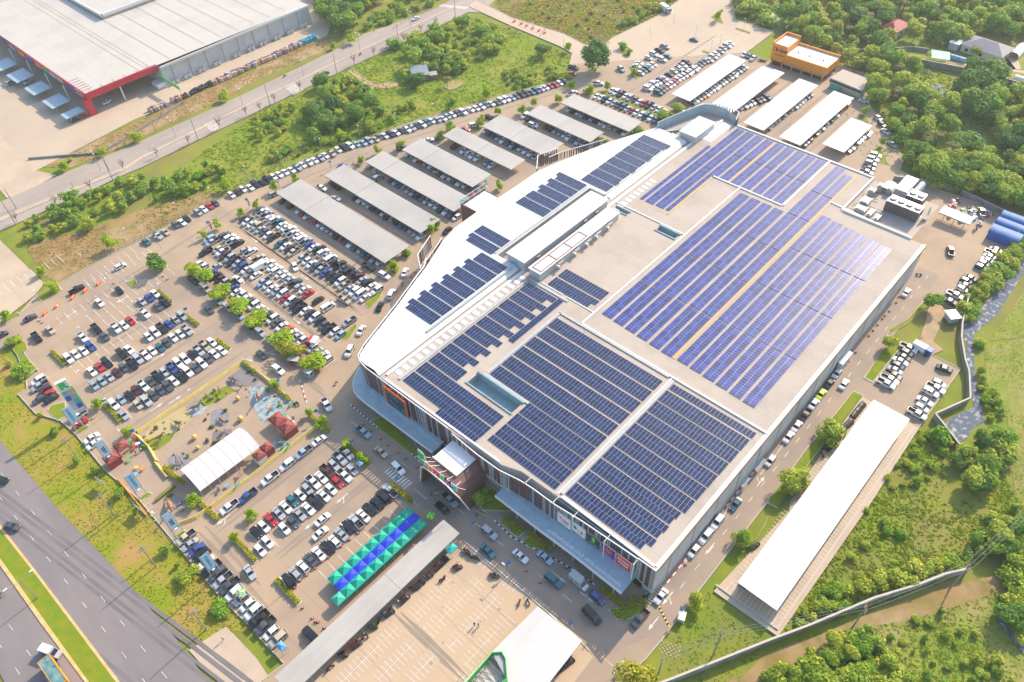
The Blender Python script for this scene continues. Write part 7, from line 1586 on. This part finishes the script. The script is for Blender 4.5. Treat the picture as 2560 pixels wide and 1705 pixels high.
pw=[(73.7,15.2,12.2),(61.8,21.5,11.3),(99.5,-4.5,11),(122.5,-17,12)]
WP=[]
for i,(x,y,h) in enumerate(pw):
    t=thing('power_pole','tall power pole with stacked crossarms in the lower right fields, %s from the road'%ordn((2,1,3,4)[i]),'power pole',(x,y,-.3),rad(25),'tall power poles of the lower right'); mb=MB(); mb.tube((0,0,0),(0,0,h),.2,.13,8); mb.obj('pole',M['cwall'],t)
    for k,z in enumerate((h-.2,h-.9,h-1.6)):
        mb=MB(); mb.box(-1.1,-.07,z,1.1,.07,z+.12); 
        for s in (-1,-.35,.35,1): mb.tube((s,0,z+.1),(s,0,z+.36),.05,n=5)
        mb.obj('crossarm',M['wood'],t)
    WP.append((x,y,h))
t=thing('power_line','thin sagging power lines strung between the tall poles','power line',(0,0,0))
ch=[WP[1],WP[0],WP[2],WP[3],(160,-25,12)]
for s in (-1,0,1):
    mb=MB()
    for a,b in zip(ch,ch[1:]):
        mb.path([(a[0]+(b[0]-a[0])*f,a[1]+(b[1]-a[1])*f+s*.8,a[2]+(b[2]-a[2])*f-2.2*f*(1-f)*1.4) for f in (0,.25,.5,.75,1)],[.03]*5,4)
    mb.obj('wire',M['steel'],t)
# highway median lamp and verge poles
x,y=-20.2,141.4
t=thing('highway_lamp','twin armed highway lamp on the grass median','street lamp',(x,y,0),HD+PI/2); mb=MB(); mb.tube((0,0,0),(0,0,8.6),.16,.09); mb.obj('pole',M['steel'],t)
mb=MB(); mb.tube((0,0,8.4),(2.8,0,9.2),.06); mb.tube((0,0,8.4),(-2.8,0,9.2),.06); mb.obj('arm',M['steel'],t)
for s in (-1,1):
    mb=MB(); mb.box(s*3.1-.5,-.16,9.15,s*3.1+.5,.16,9.3); mb.obj('lamp_head',M['wht'],t)
for i,(x,y) in enumerate(((5.2,172.5),(2.9,127.5),(2.5,104.5),(3.2,149))):
    t=thing('verge_pole','tall concrete pole standing in the roadside verge, %s from the far end'%ordn(i+1),'power pole',(x,y,-.3),HD,'concrete poles in the roadside verge'); mb=MB(); mb.tube((0,0,0),(0,0,10),.19,.12); mb.obj('pole',M['cwall'],t); mb=MB(); mb.box(-.08,-1,9.2,.08,1,9.32); mb.box(-.08,-1,8.4,.08,1,8.52); mb.obj('crossarm',M['steel'],t)
cn=MB(); cn.tube((0,0,.05),(0,0,.85),.26,.05,8,0); cn.box(-.34,-.34,0,.34,.34,.06,1); CONE=cn.mesh('traffic_cone',[mat('cone_orange',(.85,.13,.03),.5),M['black']])
bd=MB(); bd.tube((0,0,.42),(0,0,.6),.19,.13,8); CB=bd.mesh('band',M['wht'])
for i,(x,y) in enumerate(srt(CONES)):
    o=link('traffic_cone',CONE,None,(x,y,.02),RN.uniform(0,3)); tag(o,'orange traffic cone with a white band, %s nearest'%ordn(i+1),'traffic cone','orange traffic cones'); link('band',CB,o)
ba=MB(); ba.prism([(-.9,-.28),(.9,-.28),(.9,.28),(-.9,.28)],0,.5); ba.box(-.85,-.14,.5,.85,.14,1.0); BARM=ba.mesh('water_barrier',mat('barrier_orange',(.8,.14,.03),.5)); bs_=MB(); bs_.box(-.6,-.16,.62,.6,.16,.85); BST=bs_.mesh('stripe',M['wht'])
for i,(x,y,r) in enumerate(srt(BARR)):
    o=link('water_barrier',BARM,None,(x,y,.02),rad(r)); tag(o,'red orange plastic road barrier, %s nearest'%ordn(i+1),'road barrier','plastic road barriers'); link('stripe',BST,o)
# feather flags
for i,((x,y),c) in enumerate(zip(((84.9,231.5),(101.9,232.7),(116.5,233.9),(137.3,229.0)),('red','blue','lgrey','tarp'))):
    t=thing('feather_flag','tall narrow %s feather flag, %s from the left on the perimeter lane'%(('red','blue','grey','light blue')[i],ordn(i+1)),'flag',(x,y,0),.3,'feather flags'); mb=MB(); mb.tube((0,0,0),(0,0,3.6),.03); mb.obj('pole',M['steel'],t); mb=MB(); mb.box(0,-.02,.8,.55,.02,3.6); mb.obj('cloth',M[c],t)
# ---------------------------------------------------------------- tents
def pyr(mb,x0,x1,y0,y1,z0,z1,mi=0,drop=.35):
    c=((x0+x1)/2,(y0+y1)/2,z1); v=[(x0,y0,z0),(x1,y0,z0),(x1,y1,z0),(x0,y1,z0)]
    for i in range(4): mb.face([v[i],v[(i+1)%4],c],mi)
    for i in range(4):
        a,b=v[i],v[(i+1)%4]; mb.face([(a[0],a[1],z0-drop),(b[0],b[1],z0-drop),b,a],mi)
def tent(x0,x1,y0,y1,z0,z1,m,label,group,name='tent',walls=None,wm=None,letter=None):
    t=thing(name,label,'tent',((x0+x1)/2,(y0+y1)/2,0),group=group); hx,hy=(x1-x0)/2,(y1-y0)/2; mb=MB(); pyr(mb,-hx,hx,-hy,hy,z0,z1); mb.obj('canopy',m,t)
    mb=MB()
    for sx in (-1,1):
        for sy in (-1,1): mb.tube((sx*hx*.96,sy*hy*.96,0),(sx*hx*.96,sy*hy*.96,z0),.04,n=5)
    mb.obj('frame',M['steel'],t)
    if walls:
        mb=MB()
        for w in walls:
            if w=='y-': mb.box(-hx,-hy,0,hx,-hy+.04,z0-.3)
            if w=='x-': mb.box(-hx,-hy,0,-hx+.04,hy,z0-.3)
            if w=='x+': mb.box(hx-.04,-hy,0,hx,hy,z0-.3)
        mb.obj('side_wall',wm or m,t)
    return t
gA=mat('market_green',(.0,.43,.27),.6,c2=(0,.37,.25),ns=.5); gB=mat('market_blue',(.01,.05,.62),.6); gC=mat('market_mint',(.05,.5,.33),.6)
n=9; W9=(53.9-28.3)/n
for j,(ya,yb,m,cnm) in enumerate(((89.6,92.1,gA,'green'),(87.3,89.6,gB,'royal blue'),(84.7,87.3,gA,'green'))):
    for i in range(n):
        x0=28.3+i*W9; t=tent(x0,x0+W9,ya,yb,2.4,3.35 if j!=1 else 3.0,m,'%s market tent, %s from the lower end, %s'%(cnm,ordn(i+1),('outer row toward the cars','middle row','outer row toward the walkway roof')[j]),'market tents in three joined rows','market_tent')
        if j==2 and RN.random()<.8:
            o=text('ai',.5,Matrix.Translation((.7,-.75,2.9))@Matrix.Rotation(rad(30),4,'X'),M['wht'],ext=.01); o.parent=t
tent(25.7,28.2,84.8,87.4,2.4,3.4,gC,'pale mint tent at the lower end of the market rows','market tents in three joined rows','market_tent')
t=thing('parasol','green and white striped parasol at the top of the market tents','parasol',(56.2,86,0)); mb=MB()
for k in range(8):
    a,b=k*PI/4,(k+1)*PI/4; mb.face([(math.cos(a)*1.15,math.sin(a)*1.15,2.0),(math.cos(b)*1.15,math.sin(b)*1.15,2.0),(0,0,2.6)],k%2)
mb.obj('canopy',[M['green'],mat('lime_cloth',(.45,.75,.1),.6)],t); mb=MB(); mb.tube((0,0,0),(0,0,2.5),.03); mb.obj('pole',M['steel'],t)
t=thing('parasol','green and yellow crossed parasol over a pickup at the roadside line','parasol',(12.6,104.6,0)); mb=MB()
for k in range(8):
    a,b=k*PI/4,(k+1)*PI/4; mb.face([(math.cos(a)*1.2,math.sin(a)*1.2,2.3),(math.cos(b)*1.2,math.sin(b)*1.2,2.3),(0,0,2.8)],k%2)
mb.obj('canopy',[M['teal'],M['yellow']],t); mb=MB(); mb.tube((0,0,0),(0,0,2.7),.03); mb.obj('pole',M['steel'],t)
for k,(x0,x1,y0,y1,lb) in enumerate(((52,54.5,74.7,76.6,'pale teal tent at the head of the motorcycle rows'),(121.6,123.3,21,22.4,'light blue tent beside the motorcycles by the long shed'),(53.8,55.2,110.8,112.3,'light blue tent at the end of the lower car row'),(10.8,12.3,86,88.3,'bright blue tent at the end of the roadside line'))):
    tent(x0,x1,y0,y1,2.2,2.8,M['teal'] if k==0 else M['tarp'],lb,None)
for k,(x0,x1,y0,y1,lb,wl) in enumerate(((13.3,16.8,163.7,167,'maroon tent, upper of two at the third roadside billboard',None),(9.4,13,162,165.4,'maroon tent, lower of two, under the third roadside billboard',['y-','x+']),(46.8,50.6,138.2,142.4,'maroon tent, farther of two beside the blue painted pool',None),(46.9,50.8,134.0,138.1,'maroon tent with side walls, nearer of two beside the blue painted pool',['y-']),(39.7,42.4,133.2,136,'maroon tent, farther of two at the white tent end',['y-']),(36.8,39.6,132.5,135.4,'maroon tent with pale walls, nearer of two at the white tent end',['y-','x-']))):
    t=tent(x0,x1,y0,y1,2.5,3.7,M['maroon'],lb,'maroon pyramid tents','pyramid_tent',wl,M['maroon'] if k!=5 else M['offw'])
    for s,rot in ((-1,-PI/2),(1,0)):
        o=text('โรบิน',.55,Matrix.Rotation(rot,4,'Z')@Matrix.Translation((0,-(y1-y0)*.29,3.12))@Matrix.Rotation(rad(32),4,'X'),M['tan'],ext=.01); o.parent=t
# big white vaulted tent over the garden
t=thing('vaulted_tent','large white vaulted tent with ribs in the dinosaur garden','tent',(30.8,141,0)); mb=MB(); N=10; hx,hy=9.3,5.0
for i in range(7):
    xa=-hx+i*2*hx/7; xb=xa+2*hx/7
    for k in range(N):
        f,g=k/N,(k+1)/N; ya,yb=-hy+2*hy*f,-hy+2*hy*g; za=2.4+1.9*math.sin(PI*f)**.8; zb=2.4+1.9*math.sin(PI*g)**.8
        mb.face([(xa,ya,za),(xb,ya,za),(xb,yb,zb),(xa,yb,zb)])
mb.obj('canopy',mat('tent_white',(.76,.70,.67),.7,c2=(.7,.62,.58),ns=.2),t)
mb=MB()
for i in range(8):
    x=-hx+i*2*hx/7; mb.path([(x,-hy+2*hy*k/N,2.44+1.9*math.sin(PI*k/N)**.8) for k in range(N+1)],[.05]*(N+1),4)
    for s in (-1,1): mb.tube((x,s*hy,0),(x,s*hy,2.4),.05)
mb.obj('ribs',M['offw'],t)
# ---------------------------------------------------------------- dinosaur garden
PT={}
for nm,poly,m,z in (('garden_grass',[(37.8,165.2),(40.9,165.8),(47.5,163.8),(47.4,160.5),(42.7,160.6),(38.2,162.2)],'lawn',.03),('yellow_ground',[(20.5,165.5),(24.8,167.8),(34.5,166.6),(34.2,162.5),(33.4,160.9),(28.4,159.6),(21.1,160.3)],'yg',.03),('garden_lawn',[(18.6,166.6),(21.5,163.8),(26,161.6),(27.8,160.2),(25.2,158.8),(21.4,158.6),(19.2,160.6)],'lawn',.042),('blue_pool',[(34.5,164.6),(38.4,163.8),(38.6,161.4),(36.5,160.1),(34,161.3)],'pool',.03),('rock_bed',[(38.6,159.1),(40.1,158.5),(41.7,157),(41.4,154),(39.8,152),(38.7,151.8),(35.2,153.8),(36.6,156.6)],'stone',.03),('dark_bed',[(34.8,152.4),(38.8,149.4),(38.2,148.0),(31.6,148.0)],'asph',.03),('large_blue_pool',[(50.8,158.4),(54,155.9),(53,149.9),(55.2,147.7),(55,144.4),(52,143.6),(46.4,143.9),(46,145.7),(47.6,151.3),(48.8,154.8)],'pool',.03),('asphalt_bed',[(49.1,166.5),(55.1,166.9),(54.7,158.2),(52.4,157.6),(50.5,159.2),(48.3,162),(46.6,163.6)],'asph',.042),('small_blue_pool',[(43.6,136.6),(45.9,135.7),(47,132.6),(45.5,131.5),(43,131.7),(43,134.4)],'pool',.03),('grey_bed',[(14.5,143.2),(17,141.8),(17.5,138.2),(15.9,135.9),(14.6,137.7),(14.5,140)],'stone',.03),('scree_bed',[(21.4,154),(23.8,153.5),(25.3,151.1),(26,148.6),(24,147.9),(20.5,150.3)],'stone',.03)):  # asphalt bed has the same flat grey as the dark bed
    if m=='yg': mm=mat('yellow_ground',(.50,.37,.11),.9,c2=(.46,.38,.24),ns=.6,nd=10,c3=(.36,.33,.10),ns3=.3)
    elif m=='pool':
        mm=bpy.data.materials.get('painted_pool') or mat('painted_pool',(.22,.33,.38),.6,c2=(.44,.43,.39),ns=.9,nd=12,lo=.42,hi=.58,c3=(.06,.22,.32),ns3=.25)
    else: mm=M[m]
    sheet(nm,poly,mm,z)
def dino(x,y,rz,s,kind,m,label):
    t=MB()
    if kind=='theropod':
        t.path([(-3.2,0,1.5),(-2.0,0,1.6),(-.8,0,1.7),(0,0,1.75),(.7,0,1.9),(1.2,0,2.4),(1.5,0,2.75),(1.9,0,2.75),(2.4,0,2.6)],[.05,.18,.36,.5,.42,.26,.26,.26,.12],8)
        for s_ in (-1,1): t.path([(-.1,s_*.35,1.6),(.25,s_*.4,.9),(-.1,s_*.42,.4),(.25,s_*.42,.02)],[.28,.18,.1,.12],6); t.path([(.8,s_*.3,1.8),(1.05,s_*.34,1.45),(1.25,s_*.3,1.5)],[.09,.06,.03],5)
    elif kind=='sauropod':
        t.path([(-4,0,.5),(-2.6,0,.9),(-1.4,0,1.4),(-.4,0,1.6),(.6,0,1.7),(1.4,0,2.1),(2.1,0,3.0),(2.6,0,3.8),(3.0,0,4.1),(3.5,0,4.0)],[.04,.14,.4,.68,.66,.38,.24,.19,.22,.1],8)
        for xx in (-.9,.9):
            for s_ in (-1,1): t.path([(xx,s_*.45,1.4),(xx+.05,s_*.48,.7),(xx,s_*.48,.02)],[.26,.19,.2],6)
    else:
        t.path([(-2.6,0,.5),(-1.6,0,.8),(-.7,0,1.2),(0,0,1.3),(.8,0,1.1),(1.4,0,1.0),(1.9,0,.95),(2.3,0,.8)],[.04,.16,.42,.55,.45,.3,.3,.1],8)
        for xx in (-.6,.8):
            for s_ in (-1,1): t.path([(xx,s_*.4,1.0),(xx+.1,s_*.46,.5),(xx,s_*.46,.02)],[.2,.14,.15],6)
        if kind=='plated':
            for k in range(9): 
                xx=-1.9+k*.36; z=.85+.9*math.sin(PI*(k+1)/10); t.idx([(xx-.16,-.03,z),(xx+.16,-.03,z),(xx,0,z+.55),(xx-.16,.03,z),(xx+.16,.03,z)],[(0,1,2),(4,3,2),(0,2,3),(1,4,2)])
        else: 
            t.path([(1.45,0,1.1),(1.3,0,1.5)],[.5,.05],8); 
            for s_ in (-1,1): t.path([(1.7,s_*.2,1.2),(2.3,s_*.22,1.7)],[.07,.01],5)
    o=t.obj('dinosaur_statue',m,None,(x,y,.03),True); o.rotation_euler=(0,0,rz); o.scale=(s,)*3; tag(o,label,'dinosaur statue','dinosaur statues in the fenced garden'); return o
db=mat('dino_brown',(.16,.09,.07),.7,c2=(.24,.16,.11),ns=1.5); dg=mat('dino_grey',(.16,.14,.13),.7,c2=(.3,.27,.22),ns=2); do=mat('dino_orange',(.45,.24,.12),.7,c2=(.3,.14,.08),ns=1.5)
dino(23.6,161,rad(-20),.85,'theropod',db,'dark brown two legged dinosaur with a long tail on the garden lawn'); dino(21.9,159.6,rad(-15),.55,'theropod',dg,'small dark dinosaur just below the large one on the lawn')
dino(29.8,161.9,rad(-75),.7,'sauropod',db,'brown long tailed dinosaur on the yellow ground'); dino(36.2,163,rad(-30),.8,'sauropod',dg,'dark long necked dinosaur in the small blue pool')
dino(41,162.9,rad(-5),.62,'plated',dg,'plate backed dark dinosaur on the garden grass'); dino(44.3,163.2,rad(70),.6,'theropod',db,'brown dinosaur upright on the garden grass'); dino(49.5,163.9,rad(110),.85,'plated',dg,'ribbed grey dinosaur skeleton in the asphalt grey bed')
dino(50.6,152.8,rad(-110),.85,'sauropod',do,'orange long tailed dinosaur in the large blue pool'); dino(38.6,153.6,rad(-85),.75,'horned',db,'brown dinosaur lying in the grey rock bed'); dino(36.2,149.6,rad(20),.7,'horned',dg,'grey horned dinosaur beside the white tent')
dino(49.2,160,rad(-60),.55,'theropod',dg,'pale flying posed dinosaur at the asphalt grey bed edge'); dino(50.2,146.4,rad(30),.6,'horned',do,'small orange dinosaur in the large pool by the maroon tents'); dino(44.8,134.2,rad(-30),.7,'horned',dg,'grey dinosaur in the small pool beside the fence')
dino(14.2,139.2,rad(-100),.95,'sauropod',do,'pinkish long dinosaur beside the lowest roadside billboard'); dino(22.6,150.4,rad(60),.6,'theropod',db,'brown dinosaur, left of two on the scree bed'); dino(23.6,149.4,rad(80),.55,'theropod',dg,'dark dinosaur, right of two on the scree bed'); dino(31.8,133.9,rad(40),.65,'theropod',do,'orange brown dinosaur by the fence below the white tent'); dino(15.9,138.3,0,.4,'horned',dg,'little grey dinosaur in the grey bed')
ey=mat('egg_yellow',(.72,.55,.16),.5,c2=(.6,.42,.1),ns=2); eo=mat('egg_orange',(.75,.35,.1),.5,c2=(.8,.55,.2),ns=2.5)
for k,(x,y,r,m,lb) in enumerate(((30.2,154.1,.75,eo,'orange striped egg, biggest of the left ones'),(28.9,150.4,.55,ey,'small yellow egg near the white tent'),(42.4,149.8,.8,ey,'large yellow egg in the middle of the garden'),(46.2,156.9,.6,eo,'small orange egg near the large pool'))):
    mb=MB(); mb.blob((0,0,r),(r,r,r*1.15),n=12,m=9); o=mb.obj('giant_egg',m,None,(x,y,.03),True); tag(o,'giant '+lb,'giant egg','giant eggs in the garden'); mb=MB(); mb.tube((0,0,0),(0,0,.14),r*.7,n=10); mb.obj('base',M['wood'],o)
# yellow cloth barrier round the garden, as one fence of cloth panels and posts
ycl=mat('yellow_cloth',(.62,.45,.08),.8,c2=(.68,.55,.22),ns=.8,nd=5)
def cloth(pts,label,w=1.0,h=.95):
    t=thing('cloth_barrier',label,'barrier',(*pts[0],0),group='yellow cloth barriers'); ox,oy=pts[0]; mb=MB(); pm=MB()
    for a,b in zip(pts,pts[1:]):
        L=math.hypot(b[0]-a[0],b[1]-a[1]); n=max(1,int(L/2)); d=math.atan2(b[1]-a[1],b[0]-a[0]); nx,ny=-math.sin(d),math.cos(d); prev=None
        for i in range(n+1):
            x=a[0]+(b[0]-a[0])*i/n-ox; y=a[1]+(b[1]-a[1])*i/n-oy; o=RN.uniform(-.12,.12); q=[(x+nx*(w/2+o),y+ny*(w/2+o),.05),(x+nx*.1,y+ny*.1,h+RN.uniform(-.06,.06)),(x-nx*.1,y-ny*.1,h),(x-nx*(w/2),y-ny*(w/2),.05)]
            if prev:
                for k in range(3): mb.face([prev[k],q[k],q[k+1],prev[k+1]])
            prev=q; pm.tube((x,y,0),(x,y,h+.1),.035,n=5)
    mb.obj('cloth',ycl,t); pm.obj('posts',M['steel'],t)
cloth([(20.6,168.4),(38,168.2),(55.4,168.4)],'long yellow cloth barrier along the upper side of the garden',1.3); cloth([(55.6,168),(56.1,158),(56.2,147)],'yellow cloth barrier along the right side of the garden',.9)
cloth([(21,131.6),(35,131.5),(48,131.6),(54.8,131.6)],'yellow cloth barrier along the lower side of the garden',1.0); cloth([(19.8,168),(20,161),(19,155)],'yellow cloth barrier at the left end of the garden',.9); cloth([(12.9,133.4),(16.5,131.8),(20.6,131.6)],'crumpled yellow cloth barrier by the lowest billboard',1.1); cloth([(18.6,155),(18.2,148)],'short yellow cloth barrier below the brown snack stall',.8)
t=thing('low_hedge_row','narrow olive hedge row beside the empty fenced bay','hedge',(13,145,0)); mb=MB(); mb.bar((-.5,-1),(5.2,-.6),.9,(0,.8)); mb.obj('foliage',mat('olive_hedge',(.2,.2,.04),.9,c2=(.14,.16,.03),ns=3),t)
for k,(x,y,r,c) in enumerate(((29.0,131.4,.2,'teal'),(45.4,131.4,.2,'green'),(55.3,143.4,.5,'teal'))):
    t=thing('fence_banner','small green banner tied on the cloth barrier, %s from the left'%ordn(k+1),'banner',(x,y,0),r,'green fence banners'); mb=MB(); mb.box(-1.1,-.08,.3,1.1,.0,1.2); mb.obj('cloth',M[c],t); mb=MB(); mb.tube((-1.1,0,0),(-1.1,0,1.3),.03); mb.tube((1.1,0,0),(1.1,0,1.3),.03); mb.obj('posts',M['steel'],t)
BEDS=[(38,165,47,161),(21,166,33,160),(19,166,27,159),(35,159,41.5,152),(46.5,157,54.5,144),(47.5,166,55,158),(43.2,136,46.8,131.8),(14.6,143,17.3,136),(20.6,153.8,25.8,148.2),(31.8,152,38.5,148)]
for k in range(70):
    b=BEDS[k%len(BEDS)]; a=RN.uniform(0,2*PI); cx,cy=(b[0]+b[2])/2,(b[1]+b[3])/2; x=cx+math.cos(a)*abs(b[2]-b[0])*.48; y=cy+math.sin(a)*abs(b[1]-b[3])*.48; r=RN.uniform(.2,.5)
    mb=MB(); mb.blob((0,0,r*.5),(r*RN.uniform(.8,1.3),r,r*.7),n=7,m=5)
    if k%3: o=mb.obj('garden_rock',[M['stone'],M['wood']][k%2],None,(x,y,.03)); tag(o,'%s rock, %s round the edge of garden bed number %s'%(('grey','brown')[k%2],ordn(k//10+1),ordn(k%10+1)),'rock','rocks edging the garden beds')
    else: tree('Z' if k%2 else 'S',x,y,RN.uniform(.7,1.3),RN.uniform(.9,1.6),'%s little shrub, %s round garden bed number %s'%(('green','dusty')[k%2],ordn(k//10+1),ordn(k%10+1)),'little shrubs of the garden beds',.03)
# snack stall clutter and tables
for k,(x,y,c) in enumerate(((17.4,166.6,'green'),(18.0,165.2,'wood'),(17.2,163.7,'red'),(18.6,164.2,'wht'),(18.9,166.4,'red'),(14.2,161.2,'green'),(19.6,163.4,'blue'),(15.4,155.6,'orange'),(14.4,157.2,'yellow'),(13.2,155.4,'tarp'),(34.4,134.6,'wood'),(27.4,133.6,'tarp'),(25.0,134.0,'dsteel'),(52.4,138.6,'dsteel'),(53.6,136.4,'wood'),(51.6,141.6,'teal'))):
    t=thing('market_table','%s topped table, %s of the garden stalls from the roadside'%(c.replace('wht','white').replace('dsteel','dark').replace('tarp','light blue'),ordn(k+1)),'table',(x,y,0),RN.uniform(0,3),'tables of the garden stalls'); mb=MB(); mb.box(-.6,-.4,.7,.6,.4,.76); mb.obj('tabletop',M[c],t)
    for a in (-.5,.5):
        for b in (-.33,.33):
            mb=MB(); mb.tube((a,b,0),(a,b,.7),.03,n=4); mb.obj('leg',M['steel'],t)
# roadside fence in orange and white at the left edge of the car park
fence([(12.4,88),(8.9,131),(8.2,150)],1.1,'low white pipe fence along the roadside car line',2.4,'pipe_fence',2,M['offw'])
t=thing('orange_rail','orange painted kerb rail along the roadside bays','rail',(8.8,154,0)); mb=MB(); mb.bar((0,-12),(.4,4),.25,(0,.5)); mb.obj('rail_body',M['orange'],t)
# ---------------------------------------------------------------- roadside billboards
bwm=mat('billboard_blue',(.45,.62,.78),.5,c2=(.62,.74,.84),ns=.25); aqi=mat('cyan_lettering',(.03,.38,.62),.5); nvi=mat('navy_lettering',(.03,.10,.32),.5)
FY=Matrix(((1,0,0),(0,0,-1),(0,1,0))).to_4x4()
def rollboard(x,y,h,lb,big_):
    t=thing('roadside_billboard',lb,'billboard',(x,y,0),0,'tall narrow billboards along the roadside edge'); mb=MB()
    for s in (-1.08,1.08): mb.tube((s,0,0),(s,0,h),.13)
    for z in (h*.33,h*.38,h): mb.tube((-1.08,0,z),(1.08,0,z),.09)
    mb.obj('frame',mat('billboard_steel',(.45,.52,.60),.4,.3) if 'billboard_steel' not in bpy.data.materials else bpy.data.materials['billboard_steel'],t)
    mb=MB(); mb.box(-.9,-.12,h*.40,.9,.02,h-.25); mb.obj('panel',bwm,t)
    if big_: me=text_mb('ROBINSON',1.0,.02,.04); me.transform(Matrix.Translation((0,-.15,h*.69))@FY@Matrix.Rotation(-PI/2,4,'Z')); me.materials.clear(); me.materials.append(aqi)
    else: me=text_mb('ROBINSON\nLIFESTYLE',.5,.02,.02); me.transform(Matrix.Translation((0,-.15,h*.62))@FY@Matrix.Rotation(-PI/2,4,'Z')); me.materials.clear(); me.materials.append(nvi)
    link('lettering',me,t)
    mb=MB(); mb.box(-.35,-.5,h*.34,.35,-.1,h*.36); mb.obj('walkway',M['wht'],t)
rollboard(11.4,130.4,10.3,'blue white roadside billboard with small lettering beside the pinkish dinosaur',False); rollboard(11.0,147.9,10.3,'blue white roadside billboard with tall cyan lettering over the empty bays',True); rollboard(10.9,163.7,10.3,'blue white roadside billboard with small lettering over the maroon tents',False); rollboard(10.4,181.2,10.3,'blue white roadside billboard with tall cyan lettering near the green pylon',True); rollboard(11.6,113.9,10.3,'blue white roadside billboard with tall cyan lettering over the parked row',True)
t=thing('pylon_sign','tall white pylon sign with a green emblem and coloured tenant boxes','sign',(13.5,186.8,0),rad(-8)); h=14
mb=MB(); mb.box(-1.5,-.05,0,1.5,.9,h); mb.box(1.5,-.1,1,1.8,.6,h-3,1); mb.obj('tower',[M['offw'],M['green']],t)
me=text_mb('R',3.2,.03,.22); me.transform(Matrix.Translation((0,-.1,h-1.7))@FY); me.materials.clear(); me.materials.append(M['green']); link('emblem',me,t)
for k,(c) in enumerate(('tarp','tan','blue','grey','lgrey','teal','canopy','blue')):
    mb=MB(); xx=-1.4+(k%2)*1.42; zz=h-5.4-(k//2)*2.0; mb.box(xx,-.16,zz,xx+1.34,-.05,zz+1.8); mb.obj('tenant_panel',M[c],t)
# verge hoardings leaning among the bushes
for k,(x,y) in enumerate(((5.6,159),(8.2,143.5))):
    t=thing('frame_hoarding','pale empty hoarding frame in the verge bushes, %s from the far end'%ordn(k+1),'hoarding',(x,y,-.3),rad(-80),'empty hoardings in the verge'); mb=MB()
    for s in (-1.6,1.6): mb.tube((s,0,0),(s,0,3.4),.07)
    mb.obj('posts',M['offw'],t); mb=MB(); mb.box(-1.6,-.05,1.4,1.6,.05,3.3); mb.obj('panel',M['lgrey'],t)
# rubbish bins, stone blocks on the empty bays, stepping grid
for k in range(9):
    o=MB(); o.box(-.85,-.12,0,.85,.12,.16); b=o.obj('wheel_stop',M['kerb'],None,(9.9+.12*k,139+1.95*k-2*.0,.02)); tag(b,'concrete wheel stop, %s in the empty roadside bays'%ordn(k+1),'wheel stop','wheel stops in the empty roadside bays')
mb=MB()
for i in range(6):
    for j in range(9): 
        if (i+j)%2: mb.box(i*.5,j*.5,0,i*.5+.3,j*.5+.3,.06)
o=mb.obj('paver_patch',M['sand'],None,(68.3,20.5,-.26)); o.rotation_euler=(0,0,.4); tag(o,'checkered patch of pale pavers in the corner grass','pavers')
# haze
hz=MB(); hz.box(-900,-900,-2.5,1500,1500,185); hm=bpy.data.materials.new('haze'); hm.use_nodes=True; hn=hm.node_tree; hn.nodes.clear(); ho=hn.nodes.new('ShaderNodeOutputMaterial'); pv_=hn.nodes.new('ShaderNodeVolumePrincipled'); pv_.inputs['Color'].default_value=(.86,.90,.95,1); pv_.inputs['Density'].default_value=HAZE; pv_.inputs['Anisotropy'].default_value=.2; hn.links.new(pv_.outputs[0],ho.inputs['Volume'])
tag(hz.obj('haze',hm),kind='stuff')
